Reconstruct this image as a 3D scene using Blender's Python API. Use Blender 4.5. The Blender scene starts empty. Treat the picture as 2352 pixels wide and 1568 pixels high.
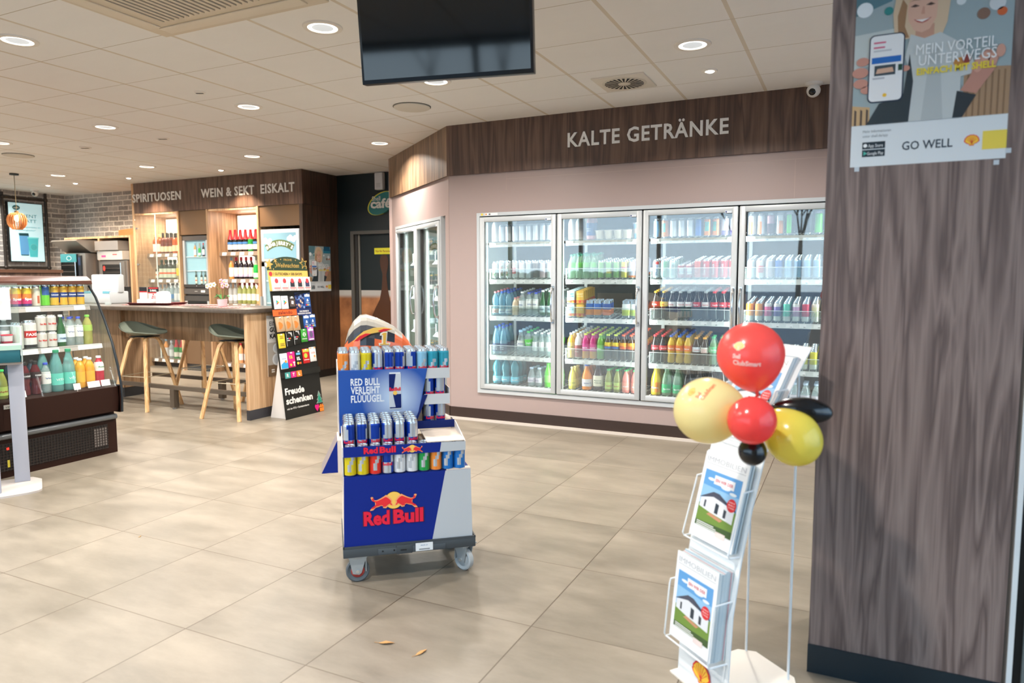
import bpy, bmesh, math, random
from math import sin, cos, pi, radians
from mathutils import Vector, Matrix
random.seed(7)
S = bpy.context.scene
COL = S.collection

# ------------------------------------------------------------------ camera
H_EYE = 1.35
_yaw, _pitch, _roll = .4485, -.0903, -.0013
_fw = Vector((-sin(_yaw)*cos(_pitch), cos(_yaw)*cos(_pitch), sin(_pitch)))
_r0 = Vector((cos(_yaw), sin(_yaw), 0)); _u0 = _r0.cross(_fw)
_r = _r0*cos(_roll) + _u0*sin(_roll); _u = _u0*cos(_roll) - _r0*sin(_roll)
cd = bpy.data.cameras.new('camera'); cam = bpy.data.objects.new('camera', cd); COL.objects.link(cam)
cd.sensor_width = 36; cd.lens = 1617.7/2352*36; cd.clip_start = .05; cd.clip_end = 200
cam.matrix_world = Matrix(((_r.x, _u.x, -_fw.x, 0), (_r.y, _u.y, -_fw.y, 0), (_r.z, _u.z, -_fw.z, H_EYE), (0, 0, 0, 1)))
cd.dof.use_dof = True; cd.dof.focus_distance = 4.6; cd.dof.aperture_fstop = 2.4
S.camera = cam
# ------------------------------------------------------------------ exposure
S.view_settings.view_transform = 'Standard'; S.view_settings.look = 'None'
S.view_settings.exposure = -0.72; S.view_settings.gamma = 1; S.view_settings.use_curve_mapping = False
S.cycles.use_denoising = True
S.cycles.max_bounces = 8; S.cycles.diffuse_bounces = 6; S.cycles.glossy_bounces = 3
S.cycles.transparent_max_bounces = 14; S.cycles.transmission_bounces = 4
S.cycles.caustics_reflective = False; S.cycles.caustics_refractive = False
S.cycles.sample_clamp_indirect = 6
# ------------------------------------------------------------------ sky
W = bpy.data.worlds.new('sky'); S.world = W; W.use_nodes = True
nt = W.node_tree; nt.nodes.clear()
_o = nt.nodes.new('ShaderNodeOutputWorld'); _b = nt.nodes.new('ShaderNodeBackground')
_t = nt.nodes.new('ShaderNodeTexCoord'); _s = nt.nodes.new('ShaderNodeSeparateXYZ'); _c = nt.nodes.new('ShaderNodeValToRGB')
nt.links.new(_t.outputs['Generated'], _s.inputs[0]); nt.links.new(_s.outputs['Z'], _c.inputs[0])
nt.links.new(_c.outputs[0], _b.inputs[0]); nt.links.new(_b.outputs[0], _o.inputs[0])
_e = _c.color_ramp.elements
_e[0].position = 0.0; _e[0].color = (.74, .87, 1.0, 1); _e[1].position = .6; _e[1].color = (.36, .58, .92, 1)
_e.new(.22).color = (.58, .78, 1.0, 1)
_b.inputs[1].default_value = 7.0

def area(name, loc, size, power, color=(1, 1, 1), aim=(0, 0, -1), shape='DISK', size_y=None, spread=None, portal=False):
    d = bpy.data.lights.new(name, 'AREA'); d.shape = shape; d.size = size
    if size_y: d.size_y = size_y
    d.energy = power; d.color = color
    if spread: d.spread = radians(spread)
    if portal: d.cycles.is_portal = True
    o = bpy.data.objects.new(name, d); COL.objects.link(o); o.location = loc
    o.rotation_euler = Vector(aim).to_track_quat('-Z', 'Y').to_euler()
    return o
CEIL = 2.757
WARM = (1.0, .94, .87)
# positions of the big round ceiling downlights (a 1.79 m grid) that are seen, then unseen ones out of view
DOWN = [(-2.742, 3.243), (-4.516, 2.624), (-.926, 4.456), (-4.53, 4.42), (-6.33, 4.415), (-4.512, 6.187), (-6.314, 6.188),
        (-8.092, 6.171), (-9.858, 6.148), (-8.045, 4.434), (-2.749, 4.456)]
DOWN_UNSEEN = [(-.93, .85), (-2.74, .85), (-4.53, .85), (-6.33, 2.62), (-8.05, 2.62), (-6.33, .85), (-9.86, 4.43), (-9.86, 2.62), (1.2, 4.45), (-8.05, .85), (-9.86, .85), (-11.6, .85), (-11.6, 2.62), (-11.6, 4.43), (-11.6, 6.15)]  # the café-side ones at the end are added, unseen, for more brightness
for k, (x, y) in enumerate(DOWN + DOWN_UNSEEN):
    area('downlight_lamp', (x, y, CEIL-.016), .15, 71, WARM, spread=150)
# window portals on the glass front behind the viewer
area('window_portal', (-5.8, -1.95, 1.35), 11.2, 1, aim=(0, 1, 0), shape='RECTANGLE', size_y=2.5, portal=True)
area('window_portal', (2.55, 1.4, 1.35), 4.6, 1, aim=(-1, 0, 0), shape='RECTANGLE', size_y=2.5, portal=True)

# ------------------------------------------------------------------ materials
def lin(c):
    if isinstance(c, str):
        c = c.lstrip('#'); c = [int(c[i:i+2], 16)/255 for i in (0, 2, 4)]
    return tuple(x/12.92 if x <= .04045 else ((x+.055)/1.055)**2.4 for x in c)
_M = {}
def P(col, rough=.5, metal=0, emit=0, coat=0, spec=.5, alpha=1, trans=0, key=''):
    k = (str(col), rough, metal, emit, coat, spec, alpha, trans, key)
    if k in _M: return _M[k]
    m = bpy.data.materials.new('paint_' + (col if isinstance(col, str) else 'x').strip('#')); m.use_nodes = True
    b = m.node_tree.nodes['Principled BSDF']; c = (*lin(col), 1)
    b.inputs['Base Color'].default_value = c; b.inputs['Roughness'].default_value = rough
    b.inputs['Metallic'].default_value = metal; b.inputs['Specular IOR Level'].default_value = spec
    b.inputs['Coat Weight'].default_value = coat; b.inputs['Alpha'].default_value = alpha
    b.inputs['Transmission Weight'].default_value = trans
    if emit: b.inputs['Emission Color'].default_value = c; b.inputs['Emission Strength'].default_value = emit
    _M[k] = m
    return m
def N(m): return m.node_tree.nodes, m.node_tree.links, m.node_tree.nodes['Principled BSDF']
def clear(col, cover=.3, rough=.08, key='', refl=.04):
    """thin clear plastic or glass with colour: part see-through, part tinted, with a gloss"""
    k = ('clear', col, cover, rough, key, refl)
    if k in _M: return _M[k]
    m = bpy.data.materials.new('clear_' + col.strip('#')); m.use_nodes = True
    n, l = m.node_tree.nodes, m.node_tree.links; b = n['Principled BSDF']; out = n['Material Output']
    b.inputs['Base Color'].default_value = (*lin(col), 1); b.inputs['Roughness'].default_value = rough
    t = n.new('ShaderNodeBsdfTransparent'); t.inputs[0].default_value = (*[.5+.5*x for x in lin(col)], 1)
    g = n.new('ShaderNodeBsdfGlossy'); g.inputs['Roughness'].default_value = rough
    ge = n.new('ShaderNodeNewGeometry'); dt = n.new('ShaderNodeVectorMath'); dt.operation = 'DOT_PRODUCT'
    l.new(ge.outputs['Normal'], dt.inputs[0]); l.new(ge.outputs['Incoming'], dt.inputs[1]); v = dt.outputs['Value']
    for op, val in (('ABSOLUTE', None), ('SUBTRACT', 1), ('POWER', 5), ('MULTIPLY_ADD', 1-refl)):      # Schlick reflectance, the same from either side
        q = n.new('ShaderNodeMath'); q.operation = op
        if op == 'SUBTRACT': q.inputs[0].default_value = 1; l.new(v, q.inputs[1])
        else:
            l.new(v, q.inputs[0])
            if val is not None: q.inputs[1].default_value = val
            if op == 'MULTIPLY_ADD': q.inputs[2].default_value = refl
        v = q.outputs[0]
    a = n.new('ShaderNodeMixShader'); a.inputs[0].default_value = cover; l.new(t.outputs[0], a.inputs[1]); l.new(b.outputs[0], a.inputs[2])
    c = n.new('ShaderNodeMixShader'); l.new(v, c.inputs[0]); l.new(a.outputs[0], c.inputs[1]); l.new(g.outputs[0], c.inputs[2])
    l.new(c.outputs[0], out.inputs[0]); _M[k] = m
    return m
def wood(name, c1, c2, c3, scale=1.0, rough=.45, axis='Z', fine=60):
    m = bpy.data.materials.new(name); m.use_nodes = True; n, l, b = N(m)
    g = n.new('ShaderNodeNewGeometry'); mp = n.new('ShaderNodeMapping')
    s = [7*scale, 7*scale, 7*scale]; s['XYZ'.index(axis)] = .45*scale
    mp.inputs['Scale'].default_value = s; l.new(g.outputs['Position'], mp.inputs[0])
    a = n.new('ShaderNodeTexNoise'); a.inputs['Scale'].default_value = 1.3; a.inputs['Detail'].default_value = 3; a.inputs['Distortion'].default_value = .5
    l.new(mp.outputs[0], a.inputs[0])
    w = n.new('ShaderNodeMath'); w.operation = 'MULTIPLY'; w.inputs[1].default_value = 9; l.new(a.outputs[0], w.inputs[0])
    fr = n.new('ShaderNodeMath'); fr.operation = 'PINGPONG'; fr.inputs[1].default_value = 1; l.new(w.outputs[0], fr.inputs[0])
    mp2 = n.new('ShaderNodeMapping'); s2 = [fine*scale]*3; s2['XYZ'.index(axis)] = 1.2*scale
    mp2.inputs['Scale'].default_value = s2; l.new(g.outputs['Position'], mp2.inputs[0])
    f = n.new('ShaderNodeTexNoise'); f.inputs['Scale'].default_value = 1; f.inputs['Detail'].default_value = 4; l.new(mp2.outputs[0], f.inputs[0])
    mx = n.new('ShaderNodeMix'); mx.inputs[0].default_value = .5; l.new(fr.outputs[0], mx.inputs[2]); l.new(f.outputs[0], mx.inputs[3])
    r = n.new('ShaderNodeValToRGB'); l.new(mx.outputs[0], r.inputs[0]); e = r.color_ramp.elements
    e[0].position = .25; e[0].color = (*lin(c1), 1); e[1].position = .8; e[1].color = (*lin(c3), 1); e.new(.5).color = (*lin(c2), 1)
    l.new(r.outputs[0], b.inputs['Base Color']); b.inputs['Roughness'].default_value = rough
    return m
M_WALNUT = wood('walnut_veneer', '#47332a', '#5c4437', '#705646')
M_WALNUTP = wood('walnut_pillar', '#5f504c', '#786762', '#8e7d76', scale=1.9)
M_WALNUTD = wood('dark_walnut_side', '#2e211a', '#3d2d23', '#4a382c')
M_OAK = wood('light_oak', '#b48e69', '#c8a27b', '#d6b38d', fine=40)
M_OAKD = wood('brown_oak', '#87694c', '#a1805f', '#b69372', fine=40)
M_STOOL = wood('stool_oak', '#c29362', '#d6a975', '#e2bb8b', scale=2)
M_WHITE = P('#f1f0ee', .5); M_BLACK = P('#0b0b0c', .45); M_DARK = P('#2a2c2f', .5)
M_STEEL = P('#b9bcbe', .3, 1); M_CHROME = P('#e6e7e8', .12, 1); M_ALU = P('#cfd2d2', .35, .6); M_GREY = P('#8f9496', .5)
M_GLASS = clear('#eef6f6', .03, .02)
M_DOORGLASS = clear('#eef6f8', .02, .012, refl=.115)   # insulated double glazing reflects more than one pane
M_GUARD = clear('#e8f2ee', .06, .05)

# ------------------------------------------------------------------ mesh building
class MB:
    def __init__(s): s.v, s.f, s.m, s.mats = [], [], [], []
    def mi(s, mat):
        if mat not in s.mats: s.mats.append(mat)
        return s.mats.index(mat)
    def add(s, vs, fs, mat, M=None):
        o = len(s.v); i = s.mi(mat)
        s.v += [tuple(M @ Vector(v)) if M else tuple(v) for v in vs]
        s.f += [tuple(o+k for k in f) for f in fs]; s.m += [i]*len(fs)
        return s
    def box(s, x0, x1, y0, y1, z0, z1, mat, M=None, bev=0):
        if bev:
            bm = bmesh.new(); bmesh.ops.create_cube(bm, size=1)
            for v in bm.verts: v.co = ((x0+x1)/2+v.co.x*(x1-x0), (y0+y1)/2+v.co.y*(y1-y0), (z0+z1)/2+v.co.z*(z1-z0))
            bmesh.ops.bevel(bm, geom=bm.edges[:], offset=bev, segments=2, profile=.5, affect='EDGES')
            bm.verts.index_update()
            s.add([v.co[:] for v in bm.verts], [[v.index for v in f.verts] for f in bm.faces], mat, M); bm.free(); return s
        vs = [(x0, y0, z0), (x1, y0, z0), (x1, y1, z0), (x0, y1, z0), (x0, y0, z1), (x1, y0, z1), (x1, y1, z1), (x0, y1, z1)]
        return s.add(vs, [(3, 2, 1, 0), (4, 5, 6, 7), (0, 1, 5, 4), (1, 2, 6, 5), (2, 3, 7, 6), (3, 0, 4, 7)], mat, M)
    def prism(s, poly, d0, d1, mat, M=None, axis='y'):
        """2-D outline (a, b) extruded along axis: y -> (a, d, b), x -> (d, a, b), z -> (a, b, d)"""
        n = len(poly)
        g = {'y': lambda p, d: (p[0], d, p[1]), 'x': lambda p, d: (d, p[0], p[1]), 'z': lambda p, d: (p[0], p[1], d)}[axis]
        vs = [g(p, d0) for p in poly] + [g(p, d1) for p in poly]
        fs = [tuple(range(n)), tuple(range(2*n-1, n-1, -1))] + [(i, n+i, n+(i+1) % n, (i+1) % n) for i in range(n)]
        return s.add(vs, fs, mat, M)
    def lathe(s, prof, mat, n=16, M=None, cap=True):
        """prof [(r, z)]; mat one material or a list, one per band"""
        k = len(prof); vs = [(r*cos(2*pi*i/n), r*sin(2*pi*i/n), z) for r, z in prof for i in range(n)]
        for j in range(k-1):
            pass
        bands = mat if isinstance(mat, list) else [mat]*(k-1)
        o = len(s.v); s.v += [tuple(M @ Vector(v)) if M else v for v in vs]
        for j in range(k-1):
            i = s.mi(bands[j])
            for a in range(n):
                b = (a+1) % n
                s.f.append((o+j*n+a, o+j*n+b, o+(j+1)*n+b, o+(j+1)*n+a)); s.m.append(i)
        if cap:
            if prof[0][0] > 1e-6: s.f.append(tuple(o+a for a in range(n-1, -1, -1))); s.m.append(s.mi(bands[0]))
            if prof[-1][0] > 1e-6: s.f.append(tuple(o+(k-1)*n+a for a in range(n))); s.m.append(s.mi(bands[-1]))
        return s
    def cyl(s, p, q, r, mat, n=12, r2=None, M=None):
        p, q = Vector(p), Vector(q); d = q-p; R = d.to_track_quat('Z', 'Y').to_matrix().to_4x4(); T = Matrix.Translation(p) @ R
        return s.lathe([(r, 0), (r if r2 is None else r2, d.length)], mat, n, (M @ T) if M else T)
    def tube(s, pts, r, mat, n=8, M=None, closed=False):
        pts = [Vector(p) for p in pts]; k = len(pts); vs = []; up = None
        for i, p in enumerate(pts):
            a = pts[i-1] if (i or closed) else pts[i]; b = pts[(i+1) % k] if (i < k-1 or closed) else pts[i]
            t = (b-a).normalized()
            if up is None: up = t.orthogonal().normalized()
            up = (up - t*up.dot(t)); up = up.normalized() if up.length > 1e-6 else t.orthogonal().normalized()
            w = t.cross(up)
            for j in range(n): vs.append(p + up*(r*cos(2*pi*j/n)) + w*(r*sin(2*pi*j/n)))
        fs = [(i*n+j, i*n+(j+1) % n, ((i+1) % k)*n+(j+1) % n, ((i+1) % k)*n+j) for i in range(k if closed else k-1) for j in range(n)]
        if not closed: fs += [tuple(range(n-1, -1, -1)), tuple((k-1)*n+j for j in range(n))]
        return s.add([tuple(v) for v in vs], fs, mat, M)
    def ball(s, c, r, mat, n=16, k=10, M=None):
        rx, ry, rz = r if isinstance(r, (tuple, list)) else (r, r, r)
        vs = []; fs = []
        for j in range(k+1):
            t = pi*j/k
            for i in range(n): vs.append((c[0]+rx*sin(t)*cos(2*pi*i/n), c[1]+ry*sin(t)*sin(2*pi*i/n), c[2]-rz*cos(t)))
        for j in range(k):
            for i in range(n): fs.append((j*n+i, j*n+(i+1) % n, (j+1)*n+(i+1) % n, (j+1)*n+i))
        return s.add(vs, fs, mat, M)
    def poly(s, pts, mat, M=None): return s.add(pts, [tuple(range(len(pts)))], mat, M)
    def disc(s, c, r, mat, n=24, M=None, ry=None, d=.0008):
        """thin round print facing -Y at (x, y, z)"""
        pts = [(c[0]+r*cos(2*pi*i/n), c[2]+(ry or r)*sin(2*pi*i/n)) for i in range(n)]
        return s.prism(pts, c[1]-d, c[1], mat, M)
    def text(s, txt, x, y, z, size, mat, M=None, w=None, align='C', bold=0, ext=.0006, slant=0, wrap=None, sx=1, space=1):
        """lettering on the plane y facing -Y; x, z is the baseline point; w squeezes it to a given width; wrap bends it round a radius"""
        vs, fs, x0, x1 = glyphs(txt, bold, slant, space)
        k = size*sx
        if w: k = w/max(1e-6, x1-x0)
        ox = {'C': (x0+x1)/2, 'L': x0, 'R': x1}[align]
        out = []
        for (a, b, c) in vs:
            X, Z, D = x+(a-ox)*k, z+b*size, -(ext if c > 0 else 0)
            if wrap:
                R = wrap-D; out.append((R*sin(X/wrap), -R*cos(X/wrap), Z))
            else: out.append((X, y+D, Z))
        return s.add(out, fs, mat, M)
    def build(s, name, parent=None, loc=None, sharp=40, smooth=True):
        me = s.mesh(name, sharp, smooth); return link(name, me, parent, loc)
    def mesh(s, name, sharp=40, smooth=True):
        me = bpy.data.meshes.new(name); me.from_pydata(s.v, [], s.f)
        for m in s.mats: me.materials.append(m)
        me.polygons.foreach_set('material_index', s.m)
        if smooth:
            me.polygons.foreach_set('use_smooth', [True]*len(s.f)); me.update(); me.set_sharp_from_angle(angle=radians(sharp))
        me.update(); return me
def link(name, me, parent=None, loc=None, rz=0):
    o = bpy.data.objects.new(name, me); COL.objects.link(o)
    if parent: o.parent = parent
    if loc is not None: o.location = loc
    if rz: o.rotation_euler = (0, 0, rz)
    return o
_G = {}
def glyphs(txt, bold=0, slant=0, space=1):
    k = (txt, bold, slant, space)
    if k not in _G:
        c = bpy.data.curves.new('lettering', 'FONT'); c.body = txt; c.resolution_u = 2; c.offset = bold; c.extrude = .01; c.shear = slant
        c.space_line = .95; c.space_character = space; o = bpy.data.objects.new('lettering', c); me = bpy.data.meshes.new_from_object(o)
        vs = [tuple(v.co) for v in me.vertices]; fs = [tuple(p.vertices) for p in me.polygons]
        xs = [v[0] for v in vs]; _G[k] = (vs, fs, min(xs), max(xs))
        bpy.data.objects.remove(o); bpy.data.meshes.remove(me); bpy.data.curves.remove(c)
    return _G[k]
def tag(o, label, cat, group=None, kind=None):
    o['label'] = label; o['category'] = cat
    if group: o['group'] = group
    if kind: o['kind'] = kind
    return o
def thing(name, label, cat, loc=(0, 0, 0), rz=0, group=None):
    o = bpy.data.objects.new(name, None); COL.objects.link(o); o.location = loc; o.rotation_euler = (0, 0, rz); o.empty_display_size = .1
    return tag(o, label, cat, group)
def struct(name, mb, parent=None, smooth=True):
    o = mb.build(name, parent, smooth=smooth)
    if not parent: o['kind'] = 'structure'
    return o
def one(name, mb, label, cat, loc=(0, 0, 0), rz=0, group=None):
    o = mb.build(name, None, loc); o.rotation_euler = (0, 0, rz); return tag(o, label, cat, group)
ORD = ['first', 'second', 'third', 'fourth', 'fifth', 'sixth', 'seventh', 'eighth', 'ninth', 'tenth', 'eleventh', 'twelfth', 'thirteenth', 'fourteenth']
# ------------------------------------------------------------------ floor and ceiling
def grid_mat(name, ox, oy, sx, sy, gx, gy, base, line_x, line_y, rough, bump=0):
    m = bpy.data.materials.new(name); m.use_nodes = True; n, l, b = N(m)
    g = n.new('ShaderNodeNewGeometry'); sp = n.new('ShaderNodeSeparateXYZ'); l.new(g.outputs['Position'], sp.inputs[0])
    def mth(op, a, v=None):
        k = n.new('ShaderNodeMath'); k.operation = op
        l.new(a, k.inputs[0])
        if v is not None:
            if isinstance(v, (int, float)): k.inputs[1].default_value = v
            else: l.new(v, k.inputs[1])
        return k.outputs[0]
    def lines(o, off, size, wd):
        t = mth('DIVIDE', mth('SUBTRACT', o, off), size)
        return mth('LESS_THAN', mth('ABSOLUTE', mth('SUBTRACT', mth('FRACT', mth('ADD', t, .5)), .5)), wd/2/size), mth('FLOOR', t)
    lx, ix = lines(sp.outputs['X'], ox, sx, gx); ly, iy = lines(sp.outputs['Y'], oy, sy, gy)
    cb = n.new('ShaderNodeCombineXYZ'); l.new(ix, cb.inputs[0]); l.new(iy, cb.inputs[1])
    wn = n.new('ShaderNodeTexWhiteNoise'); l.new(cb.outputs[0], wn.inputs[0])
    ad = n.new('ShaderNodeVectorMath'); ad.operation = 'MULTIPLY_ADD'; l.new(wn.outputs['Color'], ad.inputs[0]); ad.inputs[1].default_value = (9, 9, 9); l.new(g.outputs['Position'], ad.inputs[2])
    mp = n.new('ShaderNodeMapping'); mp.inputs['Scale'].default_value = (1.6, 4.2, 1); l.new(ad.outputs[0], mp.inputs[0])
    nz = n.new('ShaderNodeTexNoise'); nz.inputs['Scale'].default_value = 1.1; nz.inputs['Detail'].default_value = 7; nz.inputs['Roughness'].default_value = .68; l.new(mp.outputs[0], nz.inputs[0])
    rp = n.new('ShaderNodeValToRGB'); l.new(nz.outputs[0], rp.inputs[0]); e = rp.color_ramp.elements
    e[0].position = .3; e[0].color = (*lin(base[0]), 1); e[1].position = .72; e[1].color = (*lin(base[1]), 1)
    m1 = n.new('ShaderNodeMix'); m1.data_type = 'RGBA'; l.new(lx, m1.inputs[0]); l.new(rp.outputs[0], m1.inputs[6]); m1.inputs[7].default_value = (*lin(line_x), 1)
    m2 = n.new('ShaderNodeMix'); m2.data_type = 'RGBA'; l.new(ly, m2.inputs[0]); l.new(m1.outputs[2], m2.inputs[6]); m2.inputs[7].default_value = (*lin(line_y), 1)
    l.new(m2.outputs[2], b.inputs['Base Color'])
    rr = n.new('ShaderNodeMath'); rr.operation = 'MULTIPLY_ADD'; l.new(nz.outputs[0], rr.inputs[0]); rr.inputs[1].default_value = .25; rr.inputs[2].default_value = rough-.12
    l.new(rr.outputs[0], b.inputs['Roughness'])
    return m
M_FLOOR = grid_mat('stone_tiles', -4.07, 1.807, .5991, .5942, .0045, .004, ('#6d6558', '#918778'), '#4a3c2c', '#564837', .38)
M_CEIL = grid_mat('ceiling_panels', -4.826, 2.941, .5975, .5918, .024, .006, ('#f4f2ef', '#f7f5f2'), '#dcd2c2', '#c6bbab', .9)
XL, XR, YS, YN = -12.25, 2.6, -2.0, 7.88
struct('floor', MB().box(XL-.2, XR+.2, YS-.2, 8.3, -.1, 0, M_FLOOR))
struct('ceiling', MB().box(XL-.2, XR+.2, YS-.2, 8.3, CEIL, CEIL+.1, M_CEIL))

# ------------------------------------------------------------------ walls
M_PINK = P('#a6938e', .42); M_KICK = P('#32221b', .4); M_GREEN = P('#0e2a2b', .6); M_CREAM = P('#d9d2c8', .6)
def brick(axis):
    m = bpy.data.materials.new('grey_brick'); m.use_nodes = True; n, l, b = N(m)
    g = n.new('ShaderNodeNewGeometry'); sp = n.new('ShaderNodeSeparateXYZ'); l.new(g.outputs['Position'], sp.inputs[0])
    c = n.new('ShaderNodeCombineXYZ'); l.new(sp.outputs[axis], c.inputs[0]); l.new(sp.outputs['Z'], c.inputs[1])
    wob = n.new('ShaderNodeTexNoise'); wob.inputs['Scale'].default_value = 7; l.new(g.outputs['Position'], wob.inputs[0])
    va = n.new('ShaderNodeVectorMath'); va.operation = 'MULTIPLY_ADD'; l.new(wob.outputs['Color'], va.inputs[0]); va.inputs[1].default_value = (.022, .022, 0); l.new(c.outputs[0], va.inputs[2])
    t = n.new('ShaderNodeTexBrick'); l.new(va.outputs[0], t.inputs[0]); t.inputs['Scale'].default_value = 1
    t.inputs['Brick Width'].default_value = .25; t.inputs['Row Height'].default_value = .082; t.inputs['Mortar Size'].default_value = .009; t.inputs['Mortar Smooth'].default_value = .3
    t.inputs['Color1'].default_value = (*lin('#8a8785'), 1); t.inputs['Color2'].default_value = (*lin('#bab6b2'), 1); t.inputs['Mortar'].default_value = (*lin('#e6e2dc'), 1); t.inputs['Bias'].default_value = -.1
    nz = n.new('ShaderNodeTexNoise'); nz.inputs['Scale'].default_value = 28; nz.inputs['Detail'].default_value = 5; l.new(g.outputs['Position'], nz.inputs[0])
    mx = n.new('ShaderNodeMix'); mx.data_type = 'RGBA'; mx.blend_type = 'OVERLAY'; mx.inputs[0].default_value = .55; l.new(t.outputs['Color'], mx.inputs[6]); l.new(nz.outputs[0], mx.inputs[7])
    l.new(mx.outputs[2], b.inputs['Base Color']); b.inputs['Roughness'].default_value = .85
    bp = n.new('ShaderNodeBump'); bp.invert = True; bp.inputs['Strength'].default_value = .5; bp.inputs['Distance'].default_value = .02; l.new(t.outputs['Fac'], bp.inputs['Height']); l.new(bp.outputs[0], b.inputs['Normal'])
    return m
struct('wall_left', MB().box(XL-.15, XL, YS-.1, 8.3, 0, CEIL, brick('Y')))
struct('wall_brick', MB().box(XL, -9.79, 7.74, YN+.05, 0, CEIL, brick('X')))
# cooler wall: straight run at Y = 5.807, then a chamfer towards the back
YC = 5.807; CX0, CX1, CZ0, CZ1 = -3.147, -.02, .272, 1.943
w = MB(); w.box(-3.45, CX0, YC, YC+.06, 0, 2.32, M_PINK); w.box(CX1, XR, YC, YC+.06, 0, 2.32, M_PINK)
w.box(CX0, CX1, YC, YC+.06, 0, CZ0, M_PINK); w.box(CX0, CX1, YC, YC+.06, CZ1, 2.32, M_PINK)
w.box(-3.45, XR, YC+.02, YC+.06, 2.32, CEIL, M_PINK)
for x, z0, z1 in ((-2.85, 2.14, 2.3), (-.42, 1.95, 2.235)): w.box(x, x+.002, YC-.0006, YC, z0, z1, P('#bda59c', .5))
w.box(-2.85, XR, YC-.0006, YC, 2.238, 2.240, P('#bda59c', .5))
struct('wall_back', w)
CH = Vector((-.776, .631, 0)).normalized(); CHA = math.atan2(CH.y, CH.x)
# local frame on the chamfer: x runs along the wall towards the viewer's right, -y faces the room
CHL = 1.99; MCH = Matrix.Translation((-5.0, 7.066, 0)) @ Matrix.Rotation(math.atan2(-CH.y, -CH.x), 4, 'Z')
K0, K1 = CHL-1.775, CHL-.10
w = MB(); w.box(0, K0, 0, .06, 0, CEIL, M_PINK, MCH); w.box(K1, CHL, 0, .06, 0, CEIL, M_PINK, MCH)
w.box(K0, K1, 0, .06, 0, CZ0, M_PINK, MCH); w.box(K0, K1, 0, .06, CZ1, CEIL, M_PINK, MCH)
struct('wall_angled', w)
struct('wall_angled_return', MB().box(-5.02, -4.97, 7.05, YN, 0, CEIL, M_PINK))
# walnut fascia boards over both runs
struct('trim_1', MB().box(-3.46, XR, YC-.022, YC, 2.30, CEIL, M_WALNUT))
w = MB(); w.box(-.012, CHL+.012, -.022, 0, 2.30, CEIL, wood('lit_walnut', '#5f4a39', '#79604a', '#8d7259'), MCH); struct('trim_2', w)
w = MB(); w.box(-3.45, XR, YC-.012, YC, .022, .115, M_KICK); struct('baseboard_back', w)
w = MB(); w.box(0, CHL, -.012, 0, .022, .115, M_KICK, MCH); struct('baseboard_angled', w)
w = MB(); w.box(-3.47, XR, YC-.035, YC, 0, .022, P('#cfc4ba', .5)); w.box(0, CHL+.01, -.035, 0, 0, .022, P('#cfc4ba', .5), MCH); struct('trim_3', w)
# dark green wall with the printed band, and the staff door
def mural(name):
    m = bpy.data.materials.new(name); m.use_nodes = True; n, l, b = N(m)
    g = n.new('ShaderNodeNewGeometry'); sp = n.new('ShaderNodeSeparateXYZ'); l.new(g.outputs['Position'], sp.inputs[0])
    nz = n.new('ShaderNodeTexNoise'); nz.inputs['Scale'].default_value = 3.4; nz.inputs['Detail'].default_value = 6; l.new(g.outputs['Position'], nz.inputs[0])
    rb = n.new('ShaderNodeValToRGB'); l.new(nz.outputs[0], rb.inputs[0]); e = rb.color_ramp.elements
    e[0].position = .35; e[0].color = (*lin('#6d4227'), 1); e[1].position = .68; e[1].color = (*lin('#b0764a'), 1)
    def step(z0, z1):
        k = n.new('ShaderNodeMapRange'); k.interpolation_type = 'SMOOTHSTEP'; k.inputs[1].default_value = z0; k.inputs[2].default_value = z1; l.new(sp.outputs['Z'], k.inputs[0]); return k.outputs[0]
    a = n.new('ShaderNodeMix'); a.data_type = 'RGBA'; l.new(step(1.06, 1.13), a.inputs[0]); l.new(rb.outputs[0], a.inputs[6]); a.inputs[7].default_value = (*lin('#a9a49d'), 1)
    c = n.new('ShaderNodeMix'); c.data_type = 'RGBA'; l.new(step(1.175, 1.185), c.inputs[0]); l.new(a.outputs[2], c.inputs[6]); c.inputs[7].default_value = (*lin('#051314'), 1)
    l.new(c.outputs[2], b.inputs['Base Color']); b.inputs['Roughness'].default_value = .45
    return m
M_MURAL = mural('printed_wall')
w = MB(); w.box(-6.52, -6.26, YN, YN+.1, 0, CEIL, M_MURAL); w.box(-5.36, -4.98, YN, YN+.1, 0, CEIL, M_MURAL); w.box(-6.26, -5.36, YN, YN+.1, 1.99, CEIL, M_MURAL)
struct('wall_green', w)
d1 = struct('door_1', MB().box(-6.21, -5.41, YN+.045, YN+.085, .005, 1.945, M_MURAL))
w = MB(); FR = P('#4d4a44', .5)
w.box(-6.26, -6.205, YN-.012, YN+.1, 0, 1.99, FR); w.box(-5.415, -5.36, YN-.012, YN+.1, 0, 1.99, FR); w.box(-6.205, -5.415, YN-.012, YN+.1, 1.945, 1.99, FR)
w.box(-6.205, -6.165, YN+.02, YN+.045, 0, 1.945, P('#2c2a27', .5)); w.box(-6.165, -6.135, YN+.035, YN+.046, 0, 1.945, P('#6b675f', .5))
w.build('frame', d1)
w = MB(); sp_ = [(-5.97, .3), (-5.97, .8), (-5.90, .93), (-5.82, 1.06), (-5.783, 1.22), (-5.768, 1.40), (-5.80, 1.50), (-5.812, 1.575), (-5.80, 1.63), (-5.77, 1.658), (-5.735, 1.665), (-5.70, 1.655), (-5.675, 1.62), (-5.668, 1.56), (-5.68, 1.48), (-5.705, 1.39), (-5.69, 1.22), (-5.655, 1.05), (-5.60, .9), (-5.55, .8), (-5.55, .3)]
w.prism(sp_, YN+.042, YN+.045, P('#4a2e1f', .25)); w.build('spoon_print', d1)
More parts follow.
